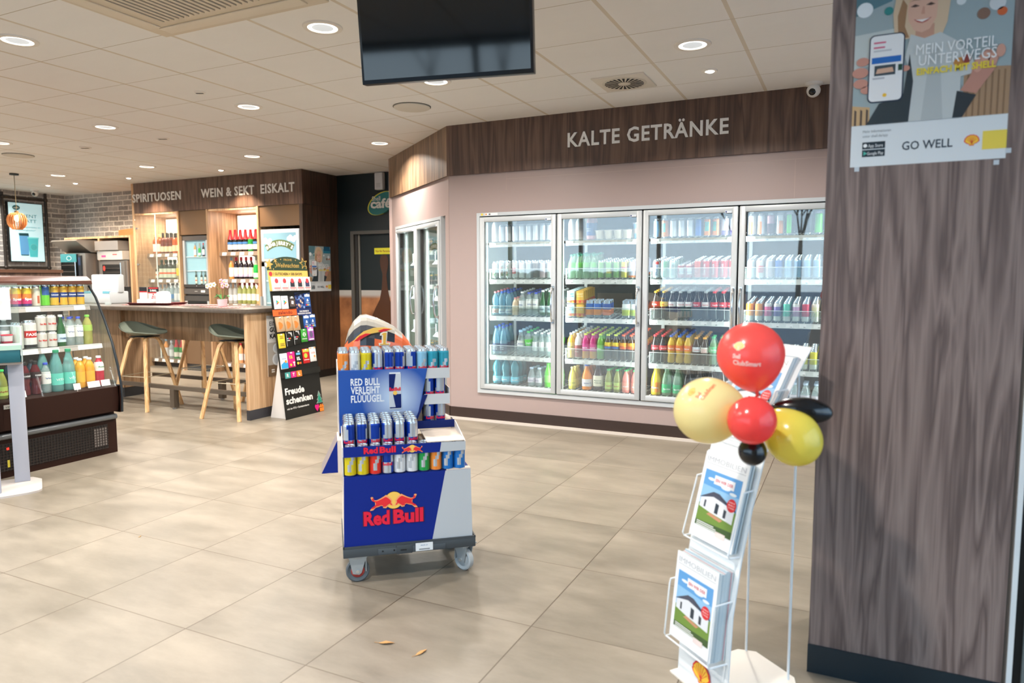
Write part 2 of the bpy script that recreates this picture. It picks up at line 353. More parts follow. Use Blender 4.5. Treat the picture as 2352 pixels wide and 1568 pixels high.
# right pillar in walnut, dark plinth
PX0, PX1, PY = -.088, .463, 2.528
w = MB(); w.box(PX0, PX1, PY, PY+.42, .098, CEIL, M_WALNUTP); struct('wall_pillar', w)
w = MB(); w.box(PX0-.002, PX1, PY-.006, PY+.43, 0, .098, P('#16252d', .4)); struct('baseboard_pillar', w)
# glazed entrance beside the pillar and glass front behind the viewer
w = MB(); w.box(PX1+.012, PX1+.026, PY+.0, PY+.08, 0, CEIL, P('#dfe3e4', .4)); w.box(PX1+.026, PX1+.05, PY+.01, PY+.07, 0, CEIL, P('#07090a', .5))
w.box(PX1, PX1+.012, PY+.01, PY+.09, 0, CEIL, P('#6d645d', .5))
w.box(PX1+.05, PX1+.16, PY+.0, PY+.08, 0, CEIL, P('#7f8a8c', .35, .5)); w.box(PX1+.16, XR, PY, PY+.08, 2.35, CEIL, P('#7f8a8c', .35, .5))
o = struct('window_1', w); MB().box(PX1+.16, XR, PY+.03, PY+.04, .02, 2.35, M_GLASS).build('pane', o)
FRM = P('#3d4347', .4, .3)
def glazing(name, x0, x1, y, posts, facing='y'):
    o = struct(name, MB().box(x0, x1, y-.06, y, 0, .12, FRM).box(x0, x1, y-.06, y, 2.66, CEIL, FRM).box(x0, x1, y-.05, y-.01, 2.05, 2.1, FRM), None)
    for k in range(posts+1):
        x = x0+(x1-x0)*k/posts
        MB().box(x-.035, x+.035, y-.07, y+.01, 0, CEIL, FRM).build('mullion', o)
    MB().box(x0, x1, y-.036, y-.03, .12, 2.66, M_GLASS).build('pane', o)
    return o
glazing('window_2', -11.4, -.2, YS, 7)
w = MB(); w.box(XL, -11.4, YS-.1, YS, 0, CEIL, M_CREAM); w.box(-.2, XR, YS-.1, YS, 0, CEIL, M_CREAM); struct('wall_front', w)
w = MB(); w.box(XR, XR+.1, YS, -.9, 0, CEIL, M_CREAM); w.box(XR, XR+.1, 3.7, 8.3, 0, CEIL, M_CREAM); struct('wall_right', w)
o3 = struct('window_3', MB().box(XR, XR+.06, -.9, 3.7, 0, .12, FRM).box(XR, XR+.06, -.9, 3.7, 2.66, CEIL, FRM))
for k in range(4): MB().box(XR-.01, XR+.07, -.93+k*1.533, -.86+k*1.533, 0, CEIL, FRM).build('mullion', o3)
MB().box(XR+.03, XR+.036, -.9, 3.7, .12, 2.66, M_GLASS).build('pane', o3)
struct('wall_north', MB().box(XL, XR+.1, 8.2, 8.3, 0, CEIL, P('#3a3a38', .8)))
# forecourt outside: pavement and a row of bare trees
struct('pavement', MB().box(-40, 40, -60, YS-.2, -.12, -.02, P('#5c656c', .7)).box(XR+.2, 40, YS-.2, 40, -.12, -.02, P('#d3d8dc', .7)))

random.seed(21)
def hedge(x0, x1, y, h, lb):  # unseen hedge, put in to darken what the cooler glass mirrors
    m = MB(); n = int((x1-x0)/.5)
    for i in range(n):
        for j in range(3): m.ball((x0+(i+.5)*.5+random.uniform(-.15, .15), y+random.uniform(-.2, .2), h*(.2+.3*j)), (random.uniform(.4, .55), .45, random.uniform(.3, .42)), P('#2a3424', .9), 8, 6)
    tag(m.build('hedge'), lb, 'hedge')
hedge(-24, -6.5, -14, 1.55, 'dark clipped hedge added across the forecourt to darken reflections in the cooler doors')
def tree(x, y, h, lb):
    t = thing('bare_tree', lb, 'tree', (x, y, -.02), 0, 'bare trees outside the shop'); bk = P('#3b342e', .9)
    m = MB(); m.cyl((0, 0, 0), (.05, 0, h*.45), .14, bk, 10, .10); m.build('trunk', t); m = MB()
    def grow(p, d, L, r, k):
        q = p+d*L; m.cyl(p, q, r, bk, 5, r*.65)
        if k:
            for _ in range(3): grow(q, (d+Vector((random.uniform(-.7, .7), random.uniform(-.7, .7), random.uniform(-.1, .5)))).normalized(), L*.68, r*.6, k-1)
    for _ in range(4): grow(Vector((.05, 0, h*.43)), Vector((random.uniform(-.6, .6), random.uniform(-.6, .6), 1)).normalized(), h*.2, .06, 3)
    m.build('branches', t)
tree(-2.4, -26, 7, 'bare tree beyond the forecourt, mirrored in the fourth cooler door'); tree(-6.0, -30, 8, 'bare tree beyond the forecourt, mirrored in the third cooler door'); tree(1.5, -24, 6.5, 'bare tree beyond the forecourt, out to the side of the pillar')
random.seed(7)
# ------------------------------------------------------------------ drinks: one builder per kind, every bottle or can placed on its own
PROF = {
 'pet': [(.70, 0), (.93, .012), (1, .05), (1, .22), (.96, .27), (1, .32), (1, .56), (.97, .66), (.80, .77), (.52, .86), (.40, .90), (.40, .93)],
 'cola': [(.72, 0), (.94, .012), (.98, .06), (.88, .26), (.84, .32), (.97, .42), (1, .47), (1, .62), (.92, .70), (.66, .81), (.42, .89), (.38, .93)],
 'wave': [(.70, 0), (.95, .02), (1, .08), (.97, .18), (.80, .30), (.97, .42), (1, .48), (1, .64), (.90, .73), (.62, .83), (.40, .90), (.38, .93)],
 'orb': [(.70, 0), (.95, .02), (1, .08), (.98, .26), (.78, .38), (.95, .50), (1, .60), (.97, .70), (.78, .81), (.45, .89), (.36, .93)],
 'slim': [(.8, 0), (.98, .015), (1, .05), (1, .62), (.94, .72), (.68, .82), (.46, .88), (.42, .93)],
 'drop': [(.9, 0), (1, .03), (.96, .35), (1, .42), (.92, .60), (.66, .76), (.42, .87), (.36, .93)],
 'jug': [(.86, 0), (1, .03), (1, .46), (.94, .56), (.66, .74), (.46, .84), (.44, .91)],
 'cup': [(.72, 0), (.74, .02), (1, .93)],
 'wine': [(.96, 0), (1, .015), (1, .58), (.94, .65), (.62, .73), (.42, .79), (.38, .86), (.38, .93)],
 'sekt': [(.96, 0), (1, .015), (1, .44), (.95, .54), (.70, .66), (.46, .77), (.38, .86), (.36, .93)],
 'spirit': [(.96, 0), (1, .015), (1, .60), (.92, .68), (.50, .76), (.38, .80), (.36, .93)],
}
def prof_r(pr, t):
    for (r0, z0), (r1, z1) in zip(pr, pr[1:]):
        if z0 <= t <= z1: return r0+(r1-r0)*(t-z0)/max(1e-6, z1-z0)
    return pr[-1][0]
KINDS = {}
def bottle(key, name, desc, H, R, prof, body, cap, label=None, lab=(.32, .58), txt=None, tcol='#ffffff', low=None, capr=None, capz=None, foil=None, band=None):
    pr = PROF[prof]; n = 16
    b = MB(); P0 = [(r*R, z*H) for r, z in pr]
    mats = body
    if low: mats = [low if (pr[i][1]+pr[i+1][1])/2 < lab[0] else body for i in range(len(pr)-1)]
    b.lathe(P0, mats, n)
    parts = [('body', b.mesh(name))]
    k = MB(); cr = (capr or max(.47, pr[-1][0]*1.2))*R; z0 = (capz if capz is not None else pr[-1][1])*H
    if foil: k.lathe([(prof_r(pr, foil)*R*1.03, foil*H), (prof_r(pr, (foil+.93)/2)*R*1.05, (foil+.93)/2*H), (pr[-1][0]*R*1.1, .95*H), (pr[-1][0]*R*1.15, .99*H), (0, H)], cap, 12)
    else: k.lathe([(cr, z0), (cr*1.02, z0+(H-z0)*.15), (cr, H-.002), (cr*.9, H)], cap, 12)
    parts.append(('cap', k.mesh('cap')))
    if label:
        l = MB(); zs = [lab[0]+(lab[1]-lab[0])*i/4 for i in range(5)]
        l.lathe([(prof_r(pr, z)*R+.0007, z*H) for z in zs], label, n, cap=False)
        if band: l.lathe([(prof_r(pr, z)*R+.0011, z*H) for z in (band[0], (band[0]+band[1])/2, band[1])], band[2], n, cap=False)
        if txt:
            zm = (lab[0]+lab[1])/2
            for i, t in enumerate(txt.split('|')):
                nn = len(txt.split('|')); l.text(t, 0, 0, (zm+(nn/2-i-1)*.075-.0)*H, .055*H*(.85 if nn > 1 else 1.3), P(tcol, .5), wrap=prof_r(pr, zm)*R+.0012, w=R*1.5, bold=.015)
        parts.append(('label', l.mesh('label')))
    KINDS[key] = (name, desc, parts, H, R)
SILV = P('#d8dadb', .22, .9); RIMS = P('#c9cccd', .25, .9)
def can(key, name, desc, H, R, fn, txt=None, tcol='#ffffff', tz=.4, tsz=.12, vert=False):
    n = 20; b = MB(); zs = [.05, .16, .28, .40, .52, .64, .76, .86, .91]
    b.lathe([(R*.78, 0), (R*.84, .012*H), (R, .05*H)], RIMS, n)
    for i in range(len(zs)-1):
        for a in range(n):
            t0, t1 = 2*pi*a/n-pi/2, 2*pi*(a+1)/n-pi/2; th = ((a+.5)/n+.5) % 1-.5
            r0, r1 = (R if z < .9 else R*.93 for z in (zs[i], zs[i+1]))
            b.add([(r0*cos(t0), r0*sin(t0), zs[i]*H), (r0*cos(t1), r0*sin(t1), zs[i]*H), (r1*cos(t1), r1*sin(t1), zs[i+1]*H), (r1*cos(t0), r1*sin(t0), zs[i+1]*H)], [(0, 1, 2, 3)], fn(th, (zs[i]+zs[i+1])/2))
    if txt:
        if vert:
            M = Matrix.Rotation(pi/2, 4, 'Y')
            vs, fs, x0, x1 = glyphs(txt, .02); k = .6*H/(x1-x0); out = []
            for (x, y, z) in vs:
                X = -(y-.35)*k*1.1; Z = .16*H+(x-x0)*k; RR = R+.0005+(.0006 if z > 0 else 0); out.append((RR*sin(X/R), -RR*cos(X/R), Z))
            b.add(out, fs, P(tcol, .5))
        else: b.text(txt, 0, 0, tz*H, tsz*H, P(tcol, .5), wrap=R+.0005, w=R*1.75, bold=.03)
    l = MB(); l.lathe([(R*.93, .91*H), (R*.84, .965*H), (R*.86, .985*H), (R*.84, H), (R*.79, H), (R*.76, .978*H), (0, .978*H)], SILV, n)
    l.box(-.004, .004, -.5*R, .25*R, .978*H, .99*H, P('#a9acae', .3, .9))
    KINDS[key] = (name, desc, [('body', b.mesh(name)), ('lid', l.mesh('lid'))], H, R)
def put(key, M, label, group, cat=None):
    name, desc, parts, H, R = KINDS[key]
    o = bpy.data.objects.new(name, parts[0][1]); COL.objects.link(o); o.matrix_world = M
    tag(o, label, cat or name.split('_')[-1], group)
    for pn, me in parts[1:]:
        c = bpy.data.objects.new(pn, me); COL.objects.link(c); c.parent = o
    return o
flat = lambda c, r=.3, mt=.35: (lambda th, z, m=P(c, r, mt): m)
def banded(*bs):
    ms = [(z, P(c, .3, .3)) for z, c in bs]
    def f(th, z):
        for zz, m in ms:
            if z <= zz: return m
        return ms[-1][1]
    return f
def patch(base, spot, z0, z1, w=.14):
    a, b = P(base, .3, .3), P(spot, .35, .1)
    return lambda th, z: b if (abs(th) < w and z0 < z < z1) else a
CLR = clear('#dfeeee', .26, .06); CLRB = clear('#9fd4e6', .34, .06); CLRG = clear('#bfe6bf', .34, .06); TEAL = clear('#3aa7b8', .55, .06)
COLA = P('#1d100c', .06, coat=.6); GLS_G = P('#1f5a2c', .06, coat=.6); 
def gl(c): return P(c, .1, coat=.5)
W_ = '#f0eee8'
bottle('cola_red', 'cola_bottle', 'red-capped cola bottle', .235, .0325, 'cola', COLA, P('#d8202a', .4), P('#d3202b', .5), (.45, .62), 'Coca-Cola')
bottle('cola_yel', 'cola_bottle', 'yellow-capped red-label cola bottle', .235, .0325, 'cola', COLA, P('#e9b62a', .4), P('#d4382a', .5), (.45, .62), 'Cola')
bottle('cola_van', 'cola_bottle', 'yellow-capped yellow-label cola bottle', .235, .0325, 'cola', COLA, P('#e9b62a', .4), P('#f0c93f', .5), (.45, .62), 'Cola', '#b8202a')
bottle('cola_lit', 'cola_bottle', 'grey-capped white-label cola bottle', .235, .0325, 'cola', COLA, P('#aeb5b2', .4), P('#e9e6e2', .5), (.45, .62), 'Coca-Cola', '#c8202a')
bottle('cola_blk', 'cola_bottle', 'black-capped red-label cola bottle', .235, .0325, 'cola', COLA, P('#1a1a1a', .4), P('#b8242c', .5), (.45, .62), 'Zero')
bottle('fan', 'orange_soda_bottle', 'blue-capped orange soda bottle', .235, .0325, 'wave', gl('#dcae1f'), P('#1763c4', .4), P('#ef7a24', .5), (.44, .64), 'Fanta', '#ffffff')
bottle('mez', 'soda_bottle', 'orange-capped dark soda bottle', .225, .0325, 'cola', gl('#231410'), P('#efa83a', .4), P('#dfe6ea', .5), (.45, .63), 'mix', '#b02a30')
bottle('mez2', 'soda_bottle', 'orange-capped red-white-label soda bottle', .225, .0325, 'cola', gl('#231410'), P('#efa83a', .4), P('#f2f0e8', .5), (.43, .63), 'mezzo|mix', '#d8222a')
bottle('spr', 'lemon_soda_bottle', 'green-capped clear soda bottle', .235, .0325, 'wave', CLRG, P('#3fae6a', .4), P('#7fd39a', .5), (.44, .64), 'Sprite')
bottle('bigfan', 'orange_soda_bottle', 'large blue-capped orange soda bottle', .25, .042, 'jug', gl('#edc528'), P('#2a63c0', .4), P('#f08a2c', .5), (.10, .44), 'Fanta')
bottle('bigspr', 'lemon_soda_bottle', 'large green-capped clear soda bottle', .245, .042, 'jug', CLRG, P('#4fb57a', .4), P('#45b878', .5), (.10, .40), 'Sprite')
bottle('bigcola', 'cola_bottle', 'large orange-capped cola bottle', .25, .042, 'jug', COLA, P('#e8a03a', .4), P('#c0222b', .5), (.12, .40), 'Cola')
bottle('bigcolb', 'cola_bottle', 'large black-capped cola bottle', .25, .042, 'jug', COLA, P('#1c1c1c', .4), P('#b0222b', .5), (.12, .40), 'Cola')
bottle('wat_b', 'water_bottle', 'blue-capped water bottle', .22, .0325, 'orb', CLRB, P('#1f58c6', .4), P('#dbe7f0', .5), (.08, .26), 'naturell', '#2a5aa8')
bottle('wat_p', 'water_bottle', 'pink-capped water bottle', .22, .0325, 'orb', CLRB, P('#e58a94', .4), P('#ecc9c4', .5), (.08, .26), 'still', '#a83a4a')
bottle('wat_w', 'water_bottle', 'white-capped water bottle', .22, .0315, 'pet', CLR, P('#f2f2f0', .4), P('#eef0f0', .5), (.30, .62), 'medium', '#406a9a')
bottle('wat_l', 'water_bottle', 'blue-capped white-label water bottle', .215, .0315, 'pet', CLR, P('#3b52c4', .4), P('#f1f0ea', .5), (.30, .70), 'Vio', '#3b62a4')
bottle('pel', 'water_bottle', 'green glass mineral water bottle', .235, .031, 'sekt', GLS_G, P('#e6ece8', .4), P('#cfe3ea', .5), (.14, .40), 'S.PELLEGRINO', '#31568a')
bottle('jui_p', 'juice_bottle', 'short pink-capped juice bottle', .165, .030, 'pet', gl('#e6c8a4'), P('#ef9a9a', .4), P('#efd9b8', .5), (.28, .58))
bottle('wat_n', 'water_bottle', 'navy-label water bottle', .265, .0365, 'drop', CLRB, P('#2a4fb0', .4), P('#27365c', .5), (.10, .38), 'active|O2')
bottle('wat_f', 'water_bottle', 'pale-blue-capped flavoured water bottle', .235, .036, 'jug', CLR, P('#a9cfe8', .4), P('#e7e3df', .5), (.36, .58), 'Brombeere', '#3a4a90')
bottle('wat_g', 'water_bottle', 'green-capped green-label water bottle', .225, .035, 'orb', CLR, P('#4ec65a', .4), P('#5fce4a', .5), (.40, .66), 'Apfel')
bottle('wat_s', 'water_bottle', 'slim white-capped water bottle', .22, .027, 'slim', CLR, P('#f0f0ec', .4), P('#eef0ee', .5), (.22, .60), 'pure', '#88a0b0')
bottle('big_b', 'water_bottle', 'large blue round water bottle', .245, .043, 'orb', TEAL, P('#1a4bc0', .4), P('#5fc0d4', .5), (.10, .30), 'Quelle')
bottle('big_p', 'water_bottle', 'large pink-capped round water bottle', .245, .043, 'orb', TEAL, P('#e58a94', .4), P('#7fcad8', .5), (.10, .30), 'Quelle')
bottle('sml_w', 'water_bottle', 'small grey-capped water bottle', .175, .036, 'jug', CLR, P('#b8cbe0', .4), P('#d9d4dc', .5), (.20, .46), 'Kirsche', '#5a4a8a')
bottle('grn', 'juice_bottle', 'bright green drink bottle', .22, .034, 'drop', gl('#5ccf2c'), P('#4fc43a', .4), P('#7fe05a', .5), (.2, .5))
bottle('smoo_y', 'smoothie_bottle', 'white-capped yellow smoothie bottle', .225, .034, 'slim', gl('#f2b63c'), P('#e9efe8', .4), P('#f6cf6c', .5), (.30, .62), 'innocent', '#2f6a2c')
bottle('smoo_r', 'smoothie_bottle', 'white-capped red smoothie bottle', .225, .034, 'slim', gl('#ece6e0'), P('#e9efe8', .4), P('#9a3f38', .5), (.04, .52), 'true', '#e9d9d0')
bottle('ice_p', 'iced_tea_bottle', 'yellow-capped pink iced tea bottle', .225, .033, 'pet', gl('#d31f78'), P('#dfe03a', .4), P('#e0308a', .5), (.30, .60), 'bubble', '#ffffff', low=gl('#eda02c'))
bottle('ice_g', 'iced_tea_bottle', 'yellow-capped green iced tea bottle', .225, .033, 'pet', gl('#6fae2a'), P('#cfe04a', .4), P('#74c04a', .5), (.30, .56), 'bubble')
bottle('ice_y', 'iced_tea_bottle', 'lime-capped lemon iced tea bottle', .225, .033, 'pet', gl('#473f2c'), P('#d3e04e', .4), P('#f0d63a', .5), (.44, .68), 'Lipton', '#c8202a', band=(.44, .52, P('#2a5ca8', .5)))
bottle('ice_o', 'iced_tea_bottle', 'orange-capped peach iced tea bottle', .225, .033, 'pet', gl('#4a3526'), P('#ef5a2c', .4), P('#f2a83a', .5), (.44, .68), 'Lipton', '#c8202a', band=(.44, .52, P('#e86a2c', .5)))
bottle('lem', 'lemonade_bottle', 'pale-capped lemonade bottle', .20, .035, 'drop', gl('#dccb4a'), P('#f0dc8a', .4), P('#e8dc5a', .5), (.15, .45), 'limo', '#4a7a2a')
bottle('oj', 'juice_bottle', 'blue-capped orange juice bottle', .235, .047, 'jug', gl('#f08a1c'), P('#1d55b4', .4), P('#efe6e2', .5), (.14, .42), 'hohes C', '#1d4a94')
bottle('dj', 'juice_bottle', 'orange-capped dark tea bottle', .25, .047, 'jug', gl('#2a120c'), P('#ee8a2c', .4), P('#e9e0c4', .5), (.16, .54), 'fuze|tea', '#24603a')
bottle('apf', 'apple_drink_bottle', 'green-capped apple drink bottle', .20, .034, 'drop', gl('#8d9448'), P('#42d36a', .4), P('#b8cf6a', .5), (.12, .42), 'Apfel', '#a82a2a')
bottle('rha', 'rhubarb_drink_bottle', 'green-capped pink drink bottle', .20, .034, 'drop', gl('#f08a7c'), P('#42d36a', .4), P('#f49a86', .5), (.12, .45), 'Rhabarber')
bottle('mlk_w', 'milk_drink_bottle', 'white milk drink bottle', .215, .033, 'slim', P('#ece8e2', .35), P('#f4f2ee', .4), P('#e0d6cc', .5), (.1, .5))
bottle('mlk_p', 'milk_drink_bottle', 'pink milkshake bottle', .235, .036, 'slim', P('#d79a9c', .35), P('#2b4f7c', .4), P('#27508a', .5), (.14, .60), 'Müller|milch')
bottle('ten', 'tea_bottle', 'green-capped clear tapered bottle', .21, .034, 'drop', CLRG, P('#1f9a78', .4), P('#6cc84a', .5), (.46, .66))
bottle('cupb', 'dessert_cup', 'beige chilled cup', .075, .040, 'cup', P('#cdbfa4', .5), P('#efe9dc', .5), capr=1.03)
bottle('cupw', 'coffee_cup', 'blue cup with white lid', .13, .045, 'cup', P('#7fb2da', .5), P('#f3f1ee', .4), P('#d8c2ac', .5), (.3, .6), capr=1.04)
bottle('bk', 'spirit_bottle', 'dark bottle', .2, .03, 'sekt', gl('#3a1f14'), P('#c9a23c', .4), P('#e0dcd0', .5), (.2, .45))
def ck(key, desc, fn, txt=None, tcol='#ffffff', H=.155, R=.0295, vert=False, name='drink_can'): can(key, name, desc, H, R, fn, txt, tcol, vert=vert)
ck('c_white', 'plain white can', flat('#eceae6')); ck('c_whred', 'white can with red patch', patch('#e9e6e2', '#d8443a', .3, .6)); ck('c_whgrn', 'white can with green-red lettering', patch('#e9ece8', '#e0635a', .2, .75, .05), 'ayran', '#4a9a5a', vert=True)
ck('c_brown', 'brown coffee can', banded((.5, '#3a2a20'), (1, '#5a4636'))); ck('c_rose', 'pink and grey can', banded((.5, '#dcb9c0'), (1, '#c9c6cc'))); ck('c_grey', 'silver-grey can', flat('#c7ccce'))
ck('c_lime', 'lime green can', patch('#8cc06a', '#f0d24a', .25, .55, .16)); ck('c_lime2', 'plain lime green can', flat('#86bb62')); ck('c_yel', 'yellow iced tea can', patch('#e6d23c', '#c8323a', .48, .62, .2), 'Lipton'); ck('c_vio', 'pale violet can with orange base', banded((.16, '#ee7a3a'), (1, '#dcd2ea')))
ck('c_blue', 'pale blue can', flat('#8fb6d8')); ck('c_dblue', 'blue can', flat('#1f5fae')); ck('c_or', 'orange can', patch('#ef8a2c', '#4fb4a0', .3, .8, .1)); ck('c_purp', 'white-violet can', banded((.3, '#8a7ac0'), (1, '#e6e2f0')))
ck('c_7', 'teal-green can', lambda th, z: P('#2f9a4a', .3, .3) if th > .06 else P('#bfe6da', .3, .3), '7UP'); ck('c_spr', 'silver-green can', lambda th, z: P('#3f8a5a', .3, .3) if th > .16 else P('#cfe6da', .3, .3), 'Sprite', '#4a5a54', vert=True)
ck('c_dp', 'short dark red can', patch('#a81c24', '#efe9e6', .3, .8, .1), 'B', '#2a1a1a', H=.115, R=.031); ck('c_coke', 'red cola can', flat('#d3202b'), 'Coca-Cola', vert=True); ck('c_coke2', 'orange-red can', flat('#d8503c')); ck('c_en', 'white-blue lettered can', patch('#dfe3f0', '#c63a3a', .7, .9, .15), 'ENERGY', '#3a62b0', vert=True)
ck('c_mo', 'black and orange tall can', lambda th, z: P('#ee8a2c', .3, .3) if abs(th) < .12 and z < .7 else P('#e6e2de', .3, .3), H=.168); ck('c_mg', 'black and green tall can', lambda th, z: P('#4fc42c', .3, .3) if abs(th) < .08 else P('#15171a', .3, .3), H=.168); ck('c_mb', 'black tall can', flat('#191a1c'), H=.168); ck('c_mp', 'dark pink tall can', banded((.5, '#4a2a34'), (1, '#d8a0ac')), H=.168); ck('c_mx', 'bright green tall can', flat('#59c83a'), H=.168)
for k, c, d in (('peach', '#eda45c', 'peach'), ('pink', '#e0709a', 'pink'), ('purple', '#7d6cae', 'purple'), ('mint', '#5cc6a8', 'mint'), ('lilac', '#c89aba', 'lilac'), ('red', '#cf3048', 'red'), ('cream', '#dcdcb8', 'cream'), ('gold', '#c8a42c', 'gold'), ('coral', '#ef6f4a', 'coral'), ('tang', '#ef9a2e', 'tangerine'), ('yellow', '#e0d42c', 'yellow'), ('choc', '#5a3a38', 'brown')):
    ck('c_'+k, d+' can', banded((.28, '#e9e4dc'), (.75, c), (1, '#e4e0da') if k in ('pink', 'purple', 'lilac', 'cream') else (1, c)))
def carton(key, desc, c1, c2, tcol):
    b = MB(); b.box(-.034, .034, -.024, .024, 0, .112, P(c1, .45), bev=.002); b.box(-.0345, .0345, -.0245, .0245, .006, .03, P(c2, .45))
    b.text('DURST', 0, -.0245, .078, .02, P(tcol, .5), w=.058, bold=.04); b.text('LÖSCHER', 0, -.0245, .06, .014, P(tcol, .5), w=.058, bold=.03)
    for i, (x, z) in enumerate(((-.02, .016), (.0, .02), (.02, .014))): b.disc((x, -.0245, z), .009, P('#e8552c' if i % 2 else '#f0b03a', .5), 10)
    s = MB(); s.box(-.02, .02, -.004, .004, .112, .116, P(c1, .4))
    KINDS[key] = ('drink_carton', desc, [('body', b.mesh('drink_carton')), ('flap', s.mesh('flap'))], .118, .034)
carton('t_blue', 'white-blue drink carton', '#cfe4ea', '#e2643a', '#4a9ab4'); carton('t_yel', 'yellow drink carton', '#f0b83a', '#e8603a', '#fbe6a0')
def pouch(key, desc, c1, c2):
    b = MB(); vs = []; rows = [(.0, .018), (.02, .020), (.07, .013), (.12, .006), (.15, .0015)]
    for z, d in rows:
        for a in range(12):
            t = 2*pi*a/12; vs.append((.036*(1 if z < .12 else .92)*cos(t), d*sin(t), z))
    fs = [(j*12+a, j*12+(a+1) % 12, (j+1)*12+(a+1) % 12, (j+1)*12+a) for j in range(4) for a in range(12)]
    sil = P('#c9ccd0', .18, .9); m = [sil, P(c2, .3, .2), P(c1, .3, .2), sil]
    for j in range(4): b.add(vs, fs[j*12:j*12+12], m[j])
    s = MB(); s.cyl((.01, .012, .05), (.02, .010, .13), .0028, P('#e8c24a', .5), 6)
    KINDS[key] = ('juice_pouch', desc, [('body', b.mesh('juice_pouch')), ('straw', s.mesh('straw'))], .15, .036)
pouch('p_or', 'orange-blue juice pouch', '#2a62b4', '#ef8a3a'); pouch('p_wh', 'silver-green juice pouch', '#dfe6e4', '#c8d25a'); pouch('p_rd', 'red-blue juice pouch', '#2a4f9c', '#ee7a4a')

# ------------------------------------------------------------------ glass-door coolers
M_CFRAME = P('#c2c6c8', .4, .15); M_GASK = P('#0a0b0c', .5); M_INS = P('#cdd6c4', .5); M_RAIL = P('#eceeea', .4)
PITCH = .767; SHELF_Z = [1.675, 1.334, .992, .62, .345]; TILT = radians(7)
SHN = ['top', 'second', 'middle', 'fourth', 'bottom']
COOL = (.93, 1.0, .97)
def cooler(label, n, loc, rz, handles, lights=8, glass_shelves=True, D=.84):
    t = thing('glass_door_cooler', label, 'cooler', loc, rz); Wd = n*PITCH+.062
    f = MB(); f.box(0, .031, -.018, .05, CZ0, CZ1, M_CFRAME); f.box(Wd-.031, Wd, -.018, .05, CZ0, CZ1, M_CFRAME)
    f.box(.031, Wd-.031, -.018, .05, CZ0, CZ0+.035, M_CFRAME); f.box(.031, Wd-.031, -.018, .05, CZ1-.03, CZ1, M_CFRAME)
    f.box(.031, Wd-.031, .03, .05, CZ0+.035, CZ0+.05, M_GASK); f.box(.031, Wd-.031, .012, .05, CZ1-.042, CZ1-.03, M_GASK)
    for k in range(n+1): f.box(.031+k*PITCH-.012, .031+k*PITCH+.012, .012, .06, CZ0+.035, CZ1-.03, M_GASK)
    f.build('frame', t)
    c = MB(); c.box(0, Wd, D, D+.03, .25, 1.97, P('#1e1f1a', .8)); c.box(-.02, 0, .06, D+.03, .25, 1.97, M_INS); c.box(Wd, Wd+.02, .06, D+.03, .25, 1.97, M_INS)
    c.box(0, Wd, .06, D+.03, .25, .30, P('#2c2d2a', .5)); c.box(0, Wd, .06, D+.03, 1.94, 1.97, P('#5b5f55', .6))
    for q, (x, z, w_, h_, col) in enumerate(((.2, .45, .3, .35, '#5a4634'), (.9, .9, .35, .3, '#6b5a48'), (1.3, .4, .4, .4, '#3a4a58'), (1.9, .85, .4, .35, '#5a3a34'), (2.4, 1.5, .5, .3, '#4a4438'), (1.0, 1.5, .5, .28, '#3a2f2a'))):
        if x+w_ < Wd: c.box(x, x+w_, D-.04, D, z, z+h_, P(col, .7))
    c.build('lining', t)
    for k in range(n):
        x0, x1 = .031+k*PITCH+.006, .031+(k+1)*PITCH-.006; z0, z1 = CZ0+.042, CZ1-.040
        d = MB(); y0, y1 = -.03, .01
        d.box(x0, x0+.045, y0, y1, z0, z1, M_CFRAME, bev=.006); d.box(x1-.045, x1, y0, y1, z0, z1, M_CFRAME, bev=.006)
        d.box(x0+.03, x1-.03, y0+.001, y1, z0, z0+.045, M_CFRAME, bev=.006); d.box(x0+.03, x1-.03, y0+.001, y1, z1-.045, z1, M_CFRAME, bev=.006)
        o = d.build('door', t)
        MB().box(x0+.04, x1-.04, -.008, -.004, z0+.04, z1-.04, M_DOORGLASS).build('glass_pane', o)
        xh = x1-.022 if handles[k] == 'R' else x0+.022
        h = MB(); pts = [(xh, y0-.0, .965), (xh, y0-.03, .965), (xh, y0-.042, 1.0), (xh, y0-.055, 1.11), (xh, y0-.042, 1.225), (xh, y0-.03, 1.26), (xh, y0, 1.26)]
        h.tube(pts, .0085, M_CHROME, 10); h.box(xh-.012, xh+.012, y0-.012, y0+.001, .95, .98, M_CHROME); h.box(xh-.012, xh+.012, y0-.012, y0+.001, 1.245, 1.275, M_CHROME)
        h.build('handle', o)
        s = MB(); s.box(x1-.10, x1-.047, y0-.0006, y0, z1-.05, z1-.032, P('#dfe4ea', .5)); s.box(x1-.096, x1-.085, y0-.001, y0-.0006, z1-.047, z1-.035, P('#24407a', .5)); s.build('maker_plate', o)
    for k in range(n+1):
        x = min(max(.031+k*PITCH, .02), Wd-.02)
        l = MB(); l.box(x-.018, x+.018, .07, .10, CZ0+.05, CZ1-.05, P('#e8eeea', .4)); l.box(x-.014, x+.014, .11, .125, .3, 1.94, M_RAIL); l.box(x-.014, x+.014, .9*D-.015, .9*D, .3, 1.94, M_RAIL)
        l.box(x-.012, x+.012, .10, .102, CZ0+.1, CZ1-.1, P('#f4fffb', .4, emit=5)); l.build('light_post', t)
        for sx in ((-1, 1) if 0 < k < n else ((1,) if k == 0 else (-1,))):
            R = Matrix.Rotation(rz, 4, 'Z'); p = Vector(loc)+R @ Vector((x+.03*sx, .075, 1.1)); a = R @ Vector((.75*sx, .65, 0))
            area('cooler_light', p, .03, lights, COOL, aim=a, shape='RECTANGLE', size_y=1.5)
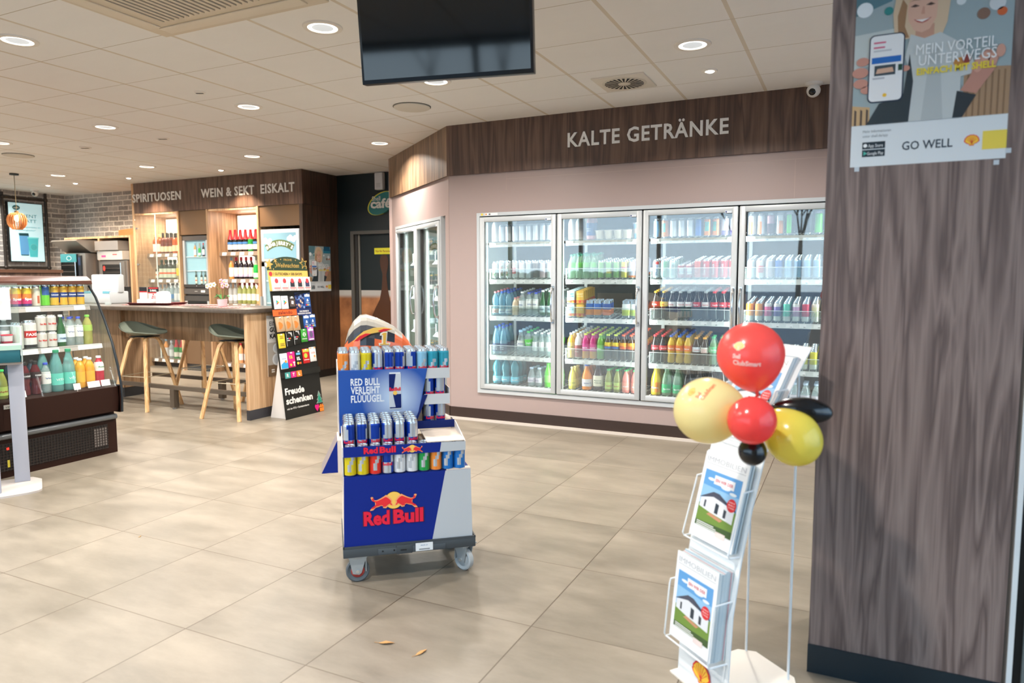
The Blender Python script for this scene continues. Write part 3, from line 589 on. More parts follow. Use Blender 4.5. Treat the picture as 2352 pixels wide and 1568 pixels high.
    if glass_shelves:
        for k in range(n):
            xa = .031+k*PITCH+.042; xb = xa+.70
            for s, z in enumerate(SHELF_Z):
                sh = MB(); T = Matrix.Translation((0, .10, z)) @ Matrix.Rotation(TILT if s < 4 else 0, 4, 'X')
                for q in range(15): x = xa+.006+(xb-xa-.012)*q/14; sh.box(x-.0025, x+.0025, 0, .58, -.006, -.001, M_RAIL, T)
                for q in (.02, .3, .56): sh.box(xa, xb, q, q+.006, -.012, -.006, M_RAIL, T)
                o = sh.build('shelf', t)
                if s < 4:
                    r = MB(); r.prism([(.0, -.042), (.004, -.042), (-.006, 0), (-.010, 0)], xa, xb, M_RAIL, Matrix.Translation((0, .10, z)), 'x')
                    for q in range(7):
                        x = xa+.03+q*.098+random.uniform(-.01, .01); r.box(x, x+.05, .0895, .0925, z-.034, z-.008, P('#f7f6f2', .6)); r.box(x+.03, x+.045, .0888, .0895, z-.031, z-.027, P('#6a6a68', .6))
                    r.build('price_rail', o)
                    if s in (1, 2, 3):
                        g = MB(); g.box(xa, xb, .093, .096, z+.002, z+.095, M_GUARD); g.box(xa, xb, .0925, .0965, z+.093, z+.097, P('#eef4f0', .2)); g.build('clear_guard', o)
    return t
def stock(n, loc, rz, plan, which, guardgap=.05):
    """plan[door][shelf] = list of columns (kind, rows, x step)"""
    B = Matrix.Translation(loc) @ Matrix.Rotation(rz, 4, 'Z')
    for k, door in enumerate(plan):
        for s, cols in enumerate(door):
            tl = TILT if s < 4 else 0
            x = .031+k*PITCH+.046
            for i, cdef in enumerate(cols):
                key, rows = cdef[0], cdef[1]
                if key is None: x += rows; continue
                st = cdef[2] if len(cdef) > 2 else .0695
                name, desc, parts, H, R = KINDS[key]; dp = max(2*R+.002, .058)
                if name == 'drink_carton': dp = .052
                if name == 'juice_pouch': dp = .045
                for r in range(rows):
                    up = 2 if name == 'drink_carton' else 1
                    for u in range(up):
                        T = B @ Matrix.Translation((x+st/2, .10, SHELF_Z[s])) @ Matrix.Translation((0, .012+dp/2+r*dp, .0006+u*(H+.0005)+(.012+dp/2+r*dp)*math.tan(tl)+R*.8*math.tan(tl))) @ Matrix.Rotation(random.uniform(-.5, .5) if name not in ('drink_carton', 'juice_pouch') else 0, 4, 'Z')
                        row = 'front row' if r == 0 else ORD[r]+' row'
                        lb = '%s, %s from left, %s%s, %s shelf, %s' % (desc, ORD[i], row, (', upper' if u else ', lower') if up > 1 else '', SHN[s], which[k])
                        put(key, T, lb, name.replace('_', ' ')+'s on the %s shelf of the %s' % (SHN[s], which[k]))
                x += st
main_label = 'long wall cooler with four glass doors under the KALTE GETRÄNKE sign'
cooler(main_label, 4, (CX0, YC, 0), 0, 'RRRL')
R5 = 5
def c_(s, r=R5, st=None): return [((k, r, st) if st else (k, r)) for k in s.split()]
G = lambda w: (None, w)
plan = [
 [c_('mlk_w c_white c_white c_white c_white c_white c_white c_grey c_white c_white', 2),
  c_('c_whgrn c_whgrn c_whgrn c_whred c_white c_grey c_brown c_rose c_white c_whred', 3),
  c_('wat_p wat_b wat_b jui_p wat_w wat_l wat_l pel pel wat_w', 5),
  c_('wat_n wat_n', 3, .078) + [G(.10)] + c_('wat_f', 4, .08) + c_('wat_g', 4, .078) + c_('wat_s wat_s wat_s', 4, .066) + c_('wat_g', 3),
  c_('big_p big_b big_b', 3, .093) + [G(.09)] + c_('sml_w sml_w', 3, .078) + [G(.012)] + c_('grn grn', 3, .074)],
 [c_('mlk_w mlk_w', 2) + [G(.03)] + c_('mlk_p', 2, .08) + c_('cupb cupb cupb cupb', 2, .084) + c_('cupw', 2, .10),
  c_('ten ten ten ten', 4) + c_('c_lime2 c_lime c_lime2 c_yel c_vio c_vio', 5),
  c_('t_blue', 6, .076) + [G(.012)] + c_('t_yel', 6, .076) + [G(.008)] + c_('p_or p_or', 3, .074) + [G(.012)] + c_('p_rd', 3, .074) + [G(.10)] + c_('p_wh p_wh', 3, .074),
  c_('smoo_y smoo_r ice_p ice_p ice_g ice_y ice_y ice_o ice_o ice_o', 6),
  [G(.01)] + c_('lem', 3, .075) + [G(.05)] + c_('oj', 3, .10) + c_('dj', 3, .105) + [G(.01)] + c_('apf apf rha rha', 4, .079)],
 [c_('c_blue c_or c_white c_white c_white c_dblue c_or c_or c_purp c_purp', 3),
  c_('c_en c_7 c_spr c_dp c_dp c_coke2 c_coke c_coke c_coke c_coke', 6),
  c_('cola_yel cola_van cola_lit cola_lit cola_lit cola_blk cola_lit cola_red cola_red cola_red', 5),
  c_('cola_red cola_red fan fan fan mez mez2', 5) + c_('spr spr spr', 2),
  c_('bigfan', 3, .092) + c_('bigspr bigspr', 3, .092) + c_('bigcola', 3, .092) + c_('bigcolb bigcolb bigcola', 3, .092)],
 [c_('c_mo c_mo c_mp c_mo c_mg c_mb c_mb c_mx c_mx c_mb', 2),
  c_('c_grey c_whred c_rose c_dblue c_blue c_blue c_blue c_blue c_or c_lime2', 6),
  c_('c_tang c_peach c_pink c_purple c_mint c_lilac c_red c_cream c_gold c_coral', 6),
  c_('c_blue c_white c_grey c_white c_yellow c_yellow', 4) + c_('c_yellow c_yellow c_choc c_choc', 5),
  [G(.35)] + c_('sml_w sml_w sml_w sml_w', 3, .08)]]
stock(4, (CX0, YC, 0), 0, plan, ['first wide-cooler door', 'second wide-cooler door', 'third wide-cooler door', 'fourth wide-cooler door'])
# the two-door cooler set in the angled wall
RZC = math.atan2(-CH.y, -CH.x); LOCC = MCH @ Vector((K0, 0, 0))
ANG = cooler('two-door cooler set into the angled wall beside the staff door', 2, LOCC, RZC, 'RR', lights=7, glass_shelves=False, D=.56)
pm = bpy.data.materials.new('perforated_metal'); pm.use_nodes = True; n, l, b = N(pm)
tc = n.new('ShaderNodeTexCoord'); vo = n.new('ShaderNodeTexChecker'); vo.inputs['Scale'].default_value = 34; l.new(tc.outputs['Object'], vo.inputs[0]); vo.inputs[1].default_value = (*lin('#f4faf8'), 1); vo.inputs[2].default_value = (*lin('#8fa4a4'), 1)
l.new(vo.outputs[0], b.inputs['Base Color']); b.inputs['Roughness'].default_value = .4
MB().box(1.552, 1.564, .10, .54, .31, 1.70, pm).build('perforated_panel', ANG)
MIN = ['bk', 'pel', 'bk', 'bk']
for k, (x0, z) in enumerate([(x, z) for x in (.22, 1.0) for z in (1.54, 1.16, .78, .40)]):
    B = Matrix.Translation(LOCC) @ Matrix.Rotation(RZC, 4, 'Z')
    sh = MB(); sh.prism([(.09, -.05), (.095, -.05), (.13, 0), (.5, .03), (.5, .025), (.13, -.006)], x0, x0+.36, P('#dfe6de', .35), None, 'x')
    sh.box(x0, x0+.36, .122, .126, 0, .085, M_GUARD)
    for q in range(5): sh.box(x0+q*.09-.001, x0+q*.09+.001, .126, .5, 0, .07, M_GUARD)
    o = sh.build('display_tray', ANG, (0, 0, z))
    dn = 'left' if x0 < .5 else 'right'; ht = ['top', 'second', 'third', 'bottom'][k % 4]
    dn = 'left' if x0 < .5 else 'right'; ht = ['top', 'second', 'third', 'bottom'][k % 4]
    for i in range(4):
        for r in range(3):
            key = ('pel' if i < 2 else 'bk') if k % 4 < 2 else ('bk' if k % 4 == 3 else ('cola_red' if i == 1 else 'pel'))
            if k == 4: key = ['c_coke2', 'grn', 'c_white', 'c_white'][i]
            put(key, B @ Matrix.Translation((x0+.045+i*.09, .17+r*.075, z+.018+r*.006)), '%s, %s from left, %s row, %s tray, %s angled-cooler door' % (KINDS[key][1], ORD[i], 'front' if r == 0 else ORD[r], ht, dn), 'drinks in the angled cooler')

# lettering on the fascia: separate white letters
def letters(txt, x0, x1, z, size, y, label, name='sign_lettering', M=None):
    m = MB(); m.text(txt, (x0+x1)/2, y, z, size, P('#efedea', .4), w=x1-x0, bold=.020, ext=.008, M=M, space=1.10)
    return one(name, m, label, 'sign')
letters('KALTE GETRÄNKE', -2.248, -.910, 2.468, .167, YC-.022, 'white letters KALTE GETRÄNKE on the walnut board above the long cooler')
# small stickers on the cooler frame
m = MB(); y = YC-.0185
m.disc((-3.09, y, 1.928), .011, P('#e8c92c', .5)); one('round_sticker', m, 'round yellow sticker on the top corner of the long cooler frame', 'sticker')
m = MB(); m.box(-3.06, -2.93, y-.0005, y, 1.917, 1.939, P('#e9eaea', .5)); m.box(-3.055, -3.04, y-.0009, y-.0005, 1.921, 1.935, P('#e88a3a', .5)); m.box(-3.02, -3.003, y-.0009, y-.0005, 1.921, 1.935, P('#5a5f64', .5))
one('data_label', m, 'narrow white data label on the top edge of the long cooler frame', 'sticker')

# ------------------------------------------------------------------ ceiling fixtures
M_LAMP = P('#fff4e2', .5, emit=9); M_LENS = P('#dfe6ea', .3, emit=.9); M_FLANGE = P('#efe9e0', .5)
def place_words(x, y): return ''
DL = ['beside the air conditioner at top left of the frame', '', '', '', '', '', '', '', '', '', '']
dl_label = ['big round downlight just left of the hanging screen', 'big round downlight at the left edge below the air conditioner', 'big round downlight above the KALTE GETRÄNKE sign',
  'big round downlight between the screen and the WEIN sign, largest of its row', 'big round downlight halfway to the brick wall, in front of the smoke vents', 'big round downlight in front of the angled cooler corner',
  'big round downlight above the WEIN & SEKT sign', 'big round downlight above the SPIRITUOSEN sign', 'big round downlight nearest the corner of the brick walls', 'big round downlight cut by the left edge, beyond the flat speaker', 'big round downlight partly hidden under the hanging screen']
def downlight():
    f = MB(); f.lathe([(.082, 0), (.084, -.008), (.108, -.008), (.112, -.003), (.112, 0)], M_FLANGE, 32, cap=False)
    r = MB(); r.lathe([(.082, -.004), (.062, -.0006)], M_LAMP, 32, cap=False)
    l = MB(); l.lathe([(.062, -.0006), (.06, -.006), (.04, -.009), (0, -.010)], M_LENS, 24)
    return f.mesh('flange'), r.mesh('lamp_ring'), l.mesh('lens')
DLM = downlight()
for (x, y), lb in zip(DOWN, dl_label):
    t = thing('ceiling_downlight', lb, 'ceiling light', (x, y, CEIL), 0, 'round ceiling downlights')
    for nm, me in zip(('flange', 'lamp_ring', 'lens'), DLM): link(nm, me, t)
SPOTS = [(-.931, 5.055, 'small tilted spotlight near the KALTE GETRÄNKE sign', 1), (-7.487, 6.791, 'small spotlight in front of the WEIN lettering', 1), (-9.228, 6.741, 'small spotlight left of the SPIRITUOSEN lettering', 1), (-10.435, 6.758, 'small spotlight before the brick wall, third from the corner camera', 1), (-11.048, 6.73, 'small spotlight closest to the corner camera', 1)]
for x, y, lb, on in SPOTS:
    t = thing('ceiling_spotlight', lb, 'ceiling light', (x, y, CEIL), 0, 'small ceiling spotlights')
    MB().lathe([(.03, 0), (.032, -.008), (.05, -.008), (.054, -.002), (.054, 0)], M_FLANGE, 24, cap=False).build('flange', t)
    MB().ball((0.004, 0, -.004), (.030, .030, .014), P('#fff4e6', .4, emit=14), 16, 8).build('bulb', t)
def spot(loc, aim, power, ang=75, blend=.35):
    d = bpy.data.lights.new('spot_lamp', 'SPOT'); d.energy = power; d.color = (1, .78, .56); d.spot_size = radians(ang); d.spot_blend = blend; d.shadow_soft_size = .03
    o = bpy.data.objects.new('spot_lamp', d); COL.objects.link(o); o.location = loc; o.rotation_euler = Vector(aim).to_track_quat('-Z', 'Y').to_euler()
for x, y in ((-9.228, 6.741), (-7.487, 6.791)): spot((x, y, CEIL-.03), (0, .30, -1), 230, 88, .5)
for x, y in ((-10.435, 6.758), (-11.048, 6.73)): spot((x, y, CEIL-.03), (0, .45, -1), 110, 100, .6)
spot((-.931, 5.055, CEIL-.03), (-.1, -.3, -1), 50)
spot((-4.62, 6.42, CEIL-.03), (-.05, .18, -1), 70, 80)  # added beam for the downlight's scallop on the angled fascia, no own fixture
for x, y, lb, r in ((-6.322, 5.019, 'round smoke vent with dark slot beyond the WEIN downlight row', .06), (-7.508, 4.995, 'round smoke vent with dark slot nearer the brick wall', .06), (-4.516, 3.926, 'tiny round sensor in the ceiling between two large downlights', .04)):
    t = thing('ceiling_sensor', lb, 'sensor', (x, y, CEIL), .4, 'small round ceiling sensors')
    MB().lathe([(r, 0), (r, -.006), (r*.8, -.012), (0, -.012)], M_FLANGE, 24).build('housing', t)
    MB().box(-r*.7, r*.7, -r*.35, r*.15, -.0135, -.012, P('#3a3632', .6)).build('slot', t)
for x, y, lb in ((-3.331, 5.021, 'flat round white speaker cover in the ceiling behind the screen'), (-8.67, 4.968, 'flat round white speaker cover near the left edge of the ceiling')):
    t = thing('ceiling_speaker', lb, 'speaker', (x, y, CEIL), 0, 'round ceiling speakers')
    MB().lathe([(.15, 0), (.15, -.010), (.142, -.014), (0, -.015)], P('#d9d2c6', .7), 40).build('cover', t)
    MB().lathe([(.157, 0), (.157, -.004), (.151, -.004), (.151, 0)], P('#4a463f', .6), 40, cap=False).build('shadow_ring', t)
# swirl air outlet
t = thing('swirl_diffuser', 'square air outlet with a swirl of dark slots above the cooler sign', 'air vent', (-1.537, 5.071, CEIL))
m = MB(); m.box(-.19, .19, -.19, .19, -.010, 0, P('#e4dccf', .6), bev=.003); m.build('plate', t)
m = MB(); m.lathe([(.160, -.0105), (.155, -.014), (0, -.016)], P('#d8cfc0', .6), 40); m.build('swirl_face', t)
for k in range(24):
    a = 2*pi*k/24; m = MB(); M = Matrix.Rotation(a, 4, 'Z') @ Matrix.Rotation(.5, 4, 'X')
    m.add([(.045, -.003, -.0165), (.14, -.013, -.0155), (.14, .007, -.0155), (.045, .003, -.0165)], [(0, 1, 2, 3)], P('#15120f', .8), Matrix.Rotation(a, 4, 'Z')); m.build('slot', t)
# ceiling air conditioner
t = thing('ceiling_air_conditioner', 'cream ceiling air conditioner cassette at the top edge', 'air conditioner', (-3.03, 2.345, CEIL))
AC = P('#ddd0bb', .5); X0, X1, Y0, Y1 = -.597, .597, -.59, .59
m = MB(); m.box(X0, X1, Y0, Y1, -.022, 0, AC, bev=.006); m.build('panel', t)
for (a, b, c, d) in ((X0+.1, X1-.1, Y1-.13, Y1-.045), (X0+.1, X1-.1, Y0+.045, Y0+.13), (X0+.045, X0+.13, Y0+.14, Y1-.14), (X1-.13, X1-.045, Y0+.14, Y1-.14)):
    m = MB(); m.box(a, b, c, d, -.03, -.021, P('#e6dbc8', .45), bev=.004); m.build('air_flap', t)
m = MB(); m.box(X0+.2, X1-.2, Y0+.18, Y1-.2, -.026, -.02, P('#3a352e', .7))
for k in range(22): x = X0+.215+k*.038; m.box(x, x+.02, Y0+.18, Y1-.2, -.036, -.024, AC)
m.build('intake_grille', t)
# dome cameras
def dome(name, loc, lb, rz):
    t = thing(name, lb, 'camera', loc, rz)
    MB().lathe([(.06, 0), (.06, -.014), (.05, -.02), (0, -.02)], P('#e9e6e2', .4), 24).build('base', t)
    MB().ball((0, 0, -.055), .048, P('#eceae6', .35), 24, 14).build('housing', t)
    MB().ball((0, -.026, -.066), .028, P('#0a0a0b', .12), 16, 10).build('lens', t)
dome('security_camera', (-.305, 5.70, CEIL), 'white dome security camera above the long cooler by the pillar', -.2)
dome('security_camera', (-11.84, 7.0, CEIL), 'white dome security camera over the framed menu screen', .6)
# hanging screen
tv = thing('hanging_screen', 'large black flat screen hanging from the ceiling in front of the coolers', 'screen', (-1.607, 2.684, 2.2), radians(11.92))
TT = Matrix.Rotation(radians(7), 4, 'X')
w_, h_ = .775, .455
m = MB(); m.box(-w_/2, w_/2, 0, .045, 0, h_, P('#101113', .3), TT, bev=.003); m.build('casing', tv)
m = MB(); m.box(-w_/2+.012, w_/2-.012, -.0012, .0, .018, h_-.012, P('#04090d', .06, spec=.6), TT); m.build('display', tv)
m = MB(); m.box(-.12, .12, .045, .075, .12, .34, M_BLACK, TT); m.cyl((0, .05, .30), (0, .05, CEIL-2.2), .022, M_BLACK); m.box(-.08, .08, -.03, .13, CEIL-2.2-.02, CEIL-2.2, M_BLACK); m.build('ceiling_mount', tv)
# ------------------------------------------------------------------ energy drink display on a dolly
RB = Matrix.Translation((-1.955, 2.362, 0)) @ Matrix.Rotation(radians(40.25), 4, 'Z'); RBR = radians(40.25)
CB = P('#0a2580', .6, spec=.22); CBD = P('#091f62', .6, spec=.22); CGR = P('#b9bfc4', .5); CARD = P('#ddd0c2', .8); RBRED = P('#e0103a', .5); RBDK = P('#5a0a24', .6); SUN = P('#f6c75a', .5); BULL = P('#e4252e', .5); BEDGE = P('#f0a468', .5)
def bulls(mb, x, y, z, s, M=None):
    """two bulls leaping at a yellow sun, printed on a plane facing -Y; s is the sun's radius"""
    mb.disc((x, y-.0002, z), s*1.06, P('#2a1a10', .6), 32, M, d=.0004); mb.disc((x, y-.0006, z), s, SUN, 32, M, d=.0004)
    b = [(-.10, -.60), (-.28, -.62), (-.36, -.36), (-.62, -.52), (-.95, -.80), (-1.28, -.74), (-1.22, -.60), (-1.45, -.50), (-1.75, -.60), (-2.05, -.66), (-2.35, -.92), (-2.68, -.96), (-2.62, -.80), (-2.40, -.66), (-2.10, -.38), (-2.15, -.05), (-2.45, .08), (-2.62, .42), (-2.45, .50), (-2.28, .40), (-2.40, .30), (-2.28, .14), (-1.95, .10), (-1.55, .26), (-1.15, .46), (-.92, .60), (-.70, .50), (-.42, .24), (-.22, -.06), (-.30, -.22)]
    for sg in (1, -1):
        cx = sum(p[0] for p in b)/len(b); cz = sum(p[1] for p in b)/len(b)
        o = [(x+sg*s*(cx+(p[0]-cx)*1.05), z+s*(cz+(p[1]-cz)*1.13)) for p in b]; i = [(x+sg*s*(cx+(p[0]-cx)*.93), z+s*(cz+(p[1]-cz)*.84)) for p in b]
        mb.prism(o, y-.0014, y-.0008, BEDGE, M); mb.prism(i, y-.0022, y-.0014, BULL, M)
def en(key, desc, fn, txt='RedBull', tc='#d8143a', tz=.30): can(key, 'energy_drink_can', desc, .135, .0262, fn, txt, tc, tz=tz, tsz=.13)
BL_, SV_ = P('#0f3aa0', .25, .45), P('#ccd1d6', .22, .7)
en('rb_a', 'blue-silver energy can, blue side front', lambda th, z: (BL_ if z > .34 else SV_) if abs(th+.02) < .13+.05*(z-.4) else (SV_ if z > .34 else BL_))
en('rb_b', 'blue-silver energy can, silver side front', lambda th, z: (SV_ if z > .34 else BL_) if abs(th-.01) < .14-.05*(z-.4) else (BL_ if z > .34 else SV_))
en('rb_c', 'blue-silver energy can, split side front', lambda th, z: (BL_ if z > .34 else SV_) if ((th+.02*(z-.4)*4) > 0) else (SV_ if z > .34 else BL_))
for k, c, d in (('or', '#ee8a34', 'orange'), ('wh', '#dfe3e6', 'white'), ('ye', '#dcc81a', 'yellow'), ('rd', '#e03226', 'red'), ('gn', '#1f9a48', 'green'), ('lb', '#1f74c4', 'bright blue'), ('te', '#2f9ab0', 'teal'), ('ib', '#8fc4de', 'ice blue')):
    a_, b_ = P(c, .28, .3), P('#c6cbd0', .25, .6)
    en('rb_'+k, d+' energy can', (lambda th, z, a_=a_, b_=b_: b_ if (abs(th-.28*(z-.45)) < .055 and .2 < z < .70) else a_), txt=None if k not in ('te', 'ib') else 'RedBull')
# dolly
t = thing('display_dolly', 'dark grey plastic dolly on four wheels under the blue drink display', 'dolly', RB.translation, RBR)
m = MB(); DK = P('#3c4348', .5); m.box(0, .589, 0, .39, .128, .169, DK, bev=.003); m.box(.15, .45, -.004, .02, .132, .158, P('#454d53', .5), bev=.002); m.box(.23, .30, -.007, .02, .128, .168, P('#3a4146', .5), bev=.002)
for x in (.17, .22): m.disc((x, -.0042, .148), .004, M_BLACK, 10)
m.box(.247, .275, -.0078, -.006, .144, .149, M_BLACK)
for y in (0, .384): m.box(0, .589, y, y+.006, .169, .178, DK)
for x in (.0, .583): m.box(x, x+.006, 0, .39, .169, .178, DK)
m.build('deck', t)
m = MB(); m.box(.315, .392, -.0062, -.004, .134, .170, P('#e3e8ea', .5)); m.text('IFCO 21', .353, -.0062, .157, .007, P('#3a6a9a', .5), w=.03); m.box(.33, .378, -.0068, -.006, .139, .144, P('#7a8084', .5)); m.build('data_label', t)
def caster(x, y, swivel, fixed):
    M = Matrix.Translation((x, y, 0)) @ Matrix.Rotation(swivel, 4, 'Z'); c = MB(); ZN = P('#b4bcc0', .35, .5)
    c.box(-.045, .045, -.04, .04, .122, .128, ZN, M); c.lathe([(.03, .112), (.034, .122)], ZN, 16, M)
    for sx in (-1, 1):      # fork cheeks, axle along local x
        c.prism([(-.038, .115), (.038, .115), (.022, .042), (-.006, .036), (-.016, .045)], sx*.021-.0015, sx*.021+.0015, ZN, M, 'x')
    c.cyl((-.027, 0, .052), (.027, 0, .052), .008, P('#dfe3e4', .25, .8), 10, M=M)
    c.box(-.022, .022, -.038, -.034, .05, .114, ZN, M)
    o = c.build('caster', t)
    w = MB(); R = M @ Matrix.Translation((0, 0, .052)) @ Matrix.Rotation(pi/2, 4, 'Y')
    col = P('#555b5f', .5) if fixed else P('#aab1b4', .45)
    w.lathe([(.012, -.015), (.030, -.013), (.033, -.010), (.040, -.012), (.046, -.015), (.052, -.011), (.052, .011), (.046, .015), (.040, .012), (.033, .010), (.030, .013), (.012, .015)], [P('#3d9a7a', .5) if not fixed else P('#a83a34', .5)]+[col]*10, 28, R)
    w.build('wheel', o)
caster(.062, .055, pi/2, True); caster(.545, .06, radians(215), False); caster(.062, .335, pi/2, True); caster(.527, .335, .9, False)
# cardboard display
t = thing('drink_display', 'blue and grey cardboard energy drink display standing on the dolly', 'display stand', RB.translation, RBR)
def side(mb, z0, z1, y0=.012, y1=.385, x0=.006, x1=.576):
    mb.box(x0, x0+.005, y0, y1, z0, z1, CARD); mb.box(x1-.005, x1, y0, y1, z0, z1, CARD); mb.box(x0, x1, y1-.005, y1, z0, z1, CARD)
m = MB(); z0, z1 = .17, .487
m.add([(.004, .008, z0), (.391, .008, z0), (.455, .012, z1), (.010, .012, z1)], [(0, 1, 2, 3)], CB); m.add([(.391, .008, z0), (.576, .008, z0), (.570, .012, z1), (.455, .012, z1)], [(0, 1, 2, 3)], CGR)
m.add([(.004, .38, z0), (.576, .38, z0), (.570, .38, z1), (.010, .38, z1)], [(3, 2, 1, 0)], CARD); m.add([(.004, .008, z0), (.010, .012, z1), (.010, .38, z1), (.004, .38, z0)], [(0, 1, 2, 3)], CARD); m.add([(.576, .008, z0), (.570, .012, z1), (.570, .38, z1), (.576, .38, z0)], [(3, 2, 1, 0)], CARD)
m.box(.010, .570, .012, .38, z1-.004, z1, CB); m.box(.46, .57, .014, .05, z1-.003, z1+.006, CARD)
m.build('base_box', t)
m = MB(); bulls(m, .223, .0085, .371, .038); [(m.text(a, x, .0082, .268, .084, RBDK, w=w+.008, bold=.06, ext=.0012), m.text(a, x, .0068, .268, .084, RBRED, w=w, bold=.04, ext=.0012)) for a, x, w in (('Red', .147, .112), ('Bull', .286, .132))]; m.build('bull_emblem', t)
# middle tray: strip with lettering over the row of flavoured cans
m = MB(); zt = .60
m.add([(.010, .008, .575), (.43, .008, .575), (.437, .008, .619), (.010, .008, .621)], [(0, 1, 2, 3)], CB); m.add([(.43, .008, .575), (.547, .008, .577), (.547, .008, .617), (.437, .008, .619)], [(0, 1, 2, 3)], CGR)
m.box(.010, .547, .009, .012, .577, .617, CARD); m.box(.375, .543, .012, .274, .620, .624, CARD); m.box(.010, .543, .066, .38, .576, .580, CARD); m.box(.010, .375, .014, .017, .578, .617, CB)
for x in (.006, .543):
    m.prism([(.010, .577), (.385, .577), (.385, .66), (.25, .66), (.010, .619)], x, x+.004, P('#d8d5d2', .6), None, 'x'); m.prism([(.03, .487), (.385, .487), (.385, .58), (.03, .58)], x, x+.004, P('#d2cdc8', .6), None, 'x')
m.box(.36, .543, .274, .278, .628, .665, CBD); m.build('middle_tray', t)
m = MB(); [(m.text(a, x, .008, .588, .037, RBDK, w=w+.004, bold=.06), m.text(a, x, .0072, .588, .037, RBRED, w=w, bold=.04)) for a, x, w in (('Red', .127, .060), ('Bull', .200, .070))]; bulls(m, .307, .0078, .598, .017); m.build('bull_emblem', t)
# upper tower
m = MB(); yb = .282; m.prism([(.0, .625), (.352, .655), (.375, .71), (.415, .918), (.0, .921)], yb, yb+.004, P('#2b5fb4', .45)); m.prism([(.352, .655), (.36, .66), (.415, .79), (.392, .79)], yb-.001, yb+.003, CBD)
for z0, z1 in ((.868, .918), (.742, .792)): m.box(.40, .524, yb+.004, yb+.007, z0, z1, P('#c9ccce', .5)); m.box(.0, .524, yb+.007, .50, z0+.004, z0+.007, CARD); m.box(.521, .524, yb+.007, .50, z0, z1-.004+.03, P('#cfcbc8', .6))
m.box(.0, .524, yb+.007, .50, .624, .628, CARD)
m.prism([(yb, .61), (.504, .61), (.504, .95), (.33, .945), (yb, .921)], -.006, -.001, P('#dad0c9', .7), None, 'x'); m.box(0, .524, .500, .504, .62, .93, CARD)
m.build('tower', t)
def halo(name, c0, c1, cx, cz, r):
    """printed poster colour: lighter burst around the pictured can"""
    k = bpy.data.materials.new(name); k.use_nodes = True; n, l, b = N(k); tc = n.new('ShaderNodeTexCoord'); mp = n.new('ShaderNodeMapping'); mp.inputs['Location'].default_value = (-cx/r, 0, -cz/r); mp.inputs['Scale'].default_value = (1/r, 0, 1/r)
    g = n.new('ShaderNodeTexGradient'); g.gradient_type = 'SPHERICAL'; rp = n.new('ShaderNodeValToRGB'); rp.color_ramp.elements[0].color = (*lin(c0), 1); rp.color_ramp.elements[1].color = (*lin(c1), 1)
    l.new(tc.outputs['Object'], mp.inputs[0]); l.new(mp.outputs[0], g.inputs[0]); l.new(g.outputs['Fac'], rp.inputs[0]); l.new(rp.outputs[0], b.inputs['Base Color']); b.inputs['Roughness'].default_value = .45
    return k
m = MB(); m.prism([(.002, .626), (.345, .653), (.370, .71), (.4115, .915), (.002, .918)], yb-.002, yb-.0005, halo('slogan_print', '#1a4ea4', '#cfe2f4', .262, .78, .16))
for i, s_ in enumerate(('RED BULL', 'VERLEIHT', 'FLÜÜÜGEL.')): m.text(s_, .055, yb-.0022, (.848, .809, .768)[i], .046, P('#e6eaef', .5), align='L', w=(.134, .134, .154)[i], bold=.028, space=1.06)
M_ = P('#c9cfd6', .4); m.box(.232, .288, yb-.004, yb-.002, .727, .897, M_); m.prism([(.232, .815), (.252, .815), (.264, .897), (.232, .897)], yb-.005, yb-.004, CBD); m.prism([(.262, .735), (.288, .735), (.288, .80), (.250, .80)][0:4], yb-.005, yb-.004, CBD)
m.box(.234, .286, yb-.0045, yb-.002, .897, .904, P('#e3e6ea', .4)); m.text('RedBull', .26, yb-.0045, .817, .022, RBRED, w=.052, bold=.04); m.disc((.26, yb-.0052, .806), .010, SUN, 14); m.box(.234, .286, yb-.005, yb-.004, .733, .738, CBD)
m.build('slogan_panel', t)
m = MB(); FLP = P('#857a7a', .6)
m.add([(-.012, .20, .61), (-.085, .20, .46), (-.085, .38, .46), (-.012, .38, .61)], [(0, 1, 2, 3)], FLP); m.add([(-.012, .20, .61), (-.012, .20, .46), (-.085, .20, .46)], [(0, 1, 2)], CB); m.add([(-.012, .38, .61), (-.012, .38, .46), (-.085, .38, .46)], [(2, 1, 0)], CB); m.add([(-.012, .20, .46), (-.012, .38, .46), (-.085, .38, .46), (-.085, .20, .46)], [(0, 1, 2, 3)], CB); m.box(-.012, .006, .2, .38, .46, .61, CARD); m.build('side_flap', t)
def cans(keys, x0, dx, y, z, where, rowname, grp, jit=.0015, ang=None):
    for i, k in enumerate(keys):
        if k is None: continue
        M = RB @ Matrix.Translation((x0+i*dx+random.uniform(-jit, jit)*.3, y+random.uniform(-jit, jit)*.3, z)) @ Matrix.Rotation(random.uniform(-.25, .25), 4, 'Z')
        put('rb_'+k, M, '%s, %s from left, %s, %s' % (KINDS['rb_'+k][1], ORD[i], rowname, where), grp, 'can')
cans('ye ye rd a wh wh gn or lb lb'.split(), .040, .0536, .038, .4875, 'flavour shelf', 'front row', 'cans on the flavour shelf')
for r in range(4): cans(('c a a b b b', 'b c b b a b', 'b b c b b a', 'b a b c b b')[r].split(), .038, .0557, .0915+r*.0530, .5825, 'middle tray of the display', 'front row' if r == 0 else ORD[r]+' row', 'cans in the middle tray')
for r in range(4): cans((['or', 'wh', 'ye', 'b', 'a', 'a', 'c', 'ib', 'te', 'te'], ['rd', 'or', 'ye', 'b', 'b', 'c', 'b', 'b', 'ib', 'te'], ['wh', 'b', 'ye', 'b', 'b', 'b', 'b', 'b', 'b', 'te'], ['b', 'b', 'b', 'b', 'b', 'b', 'b', 'b', 'b', 'b'])[r], .024, .0528, .3165+r*.0535, .8755, 'top tray of the display', 'front row' if r == 0 else ORD[r]+' row', 'cans in the top tray')
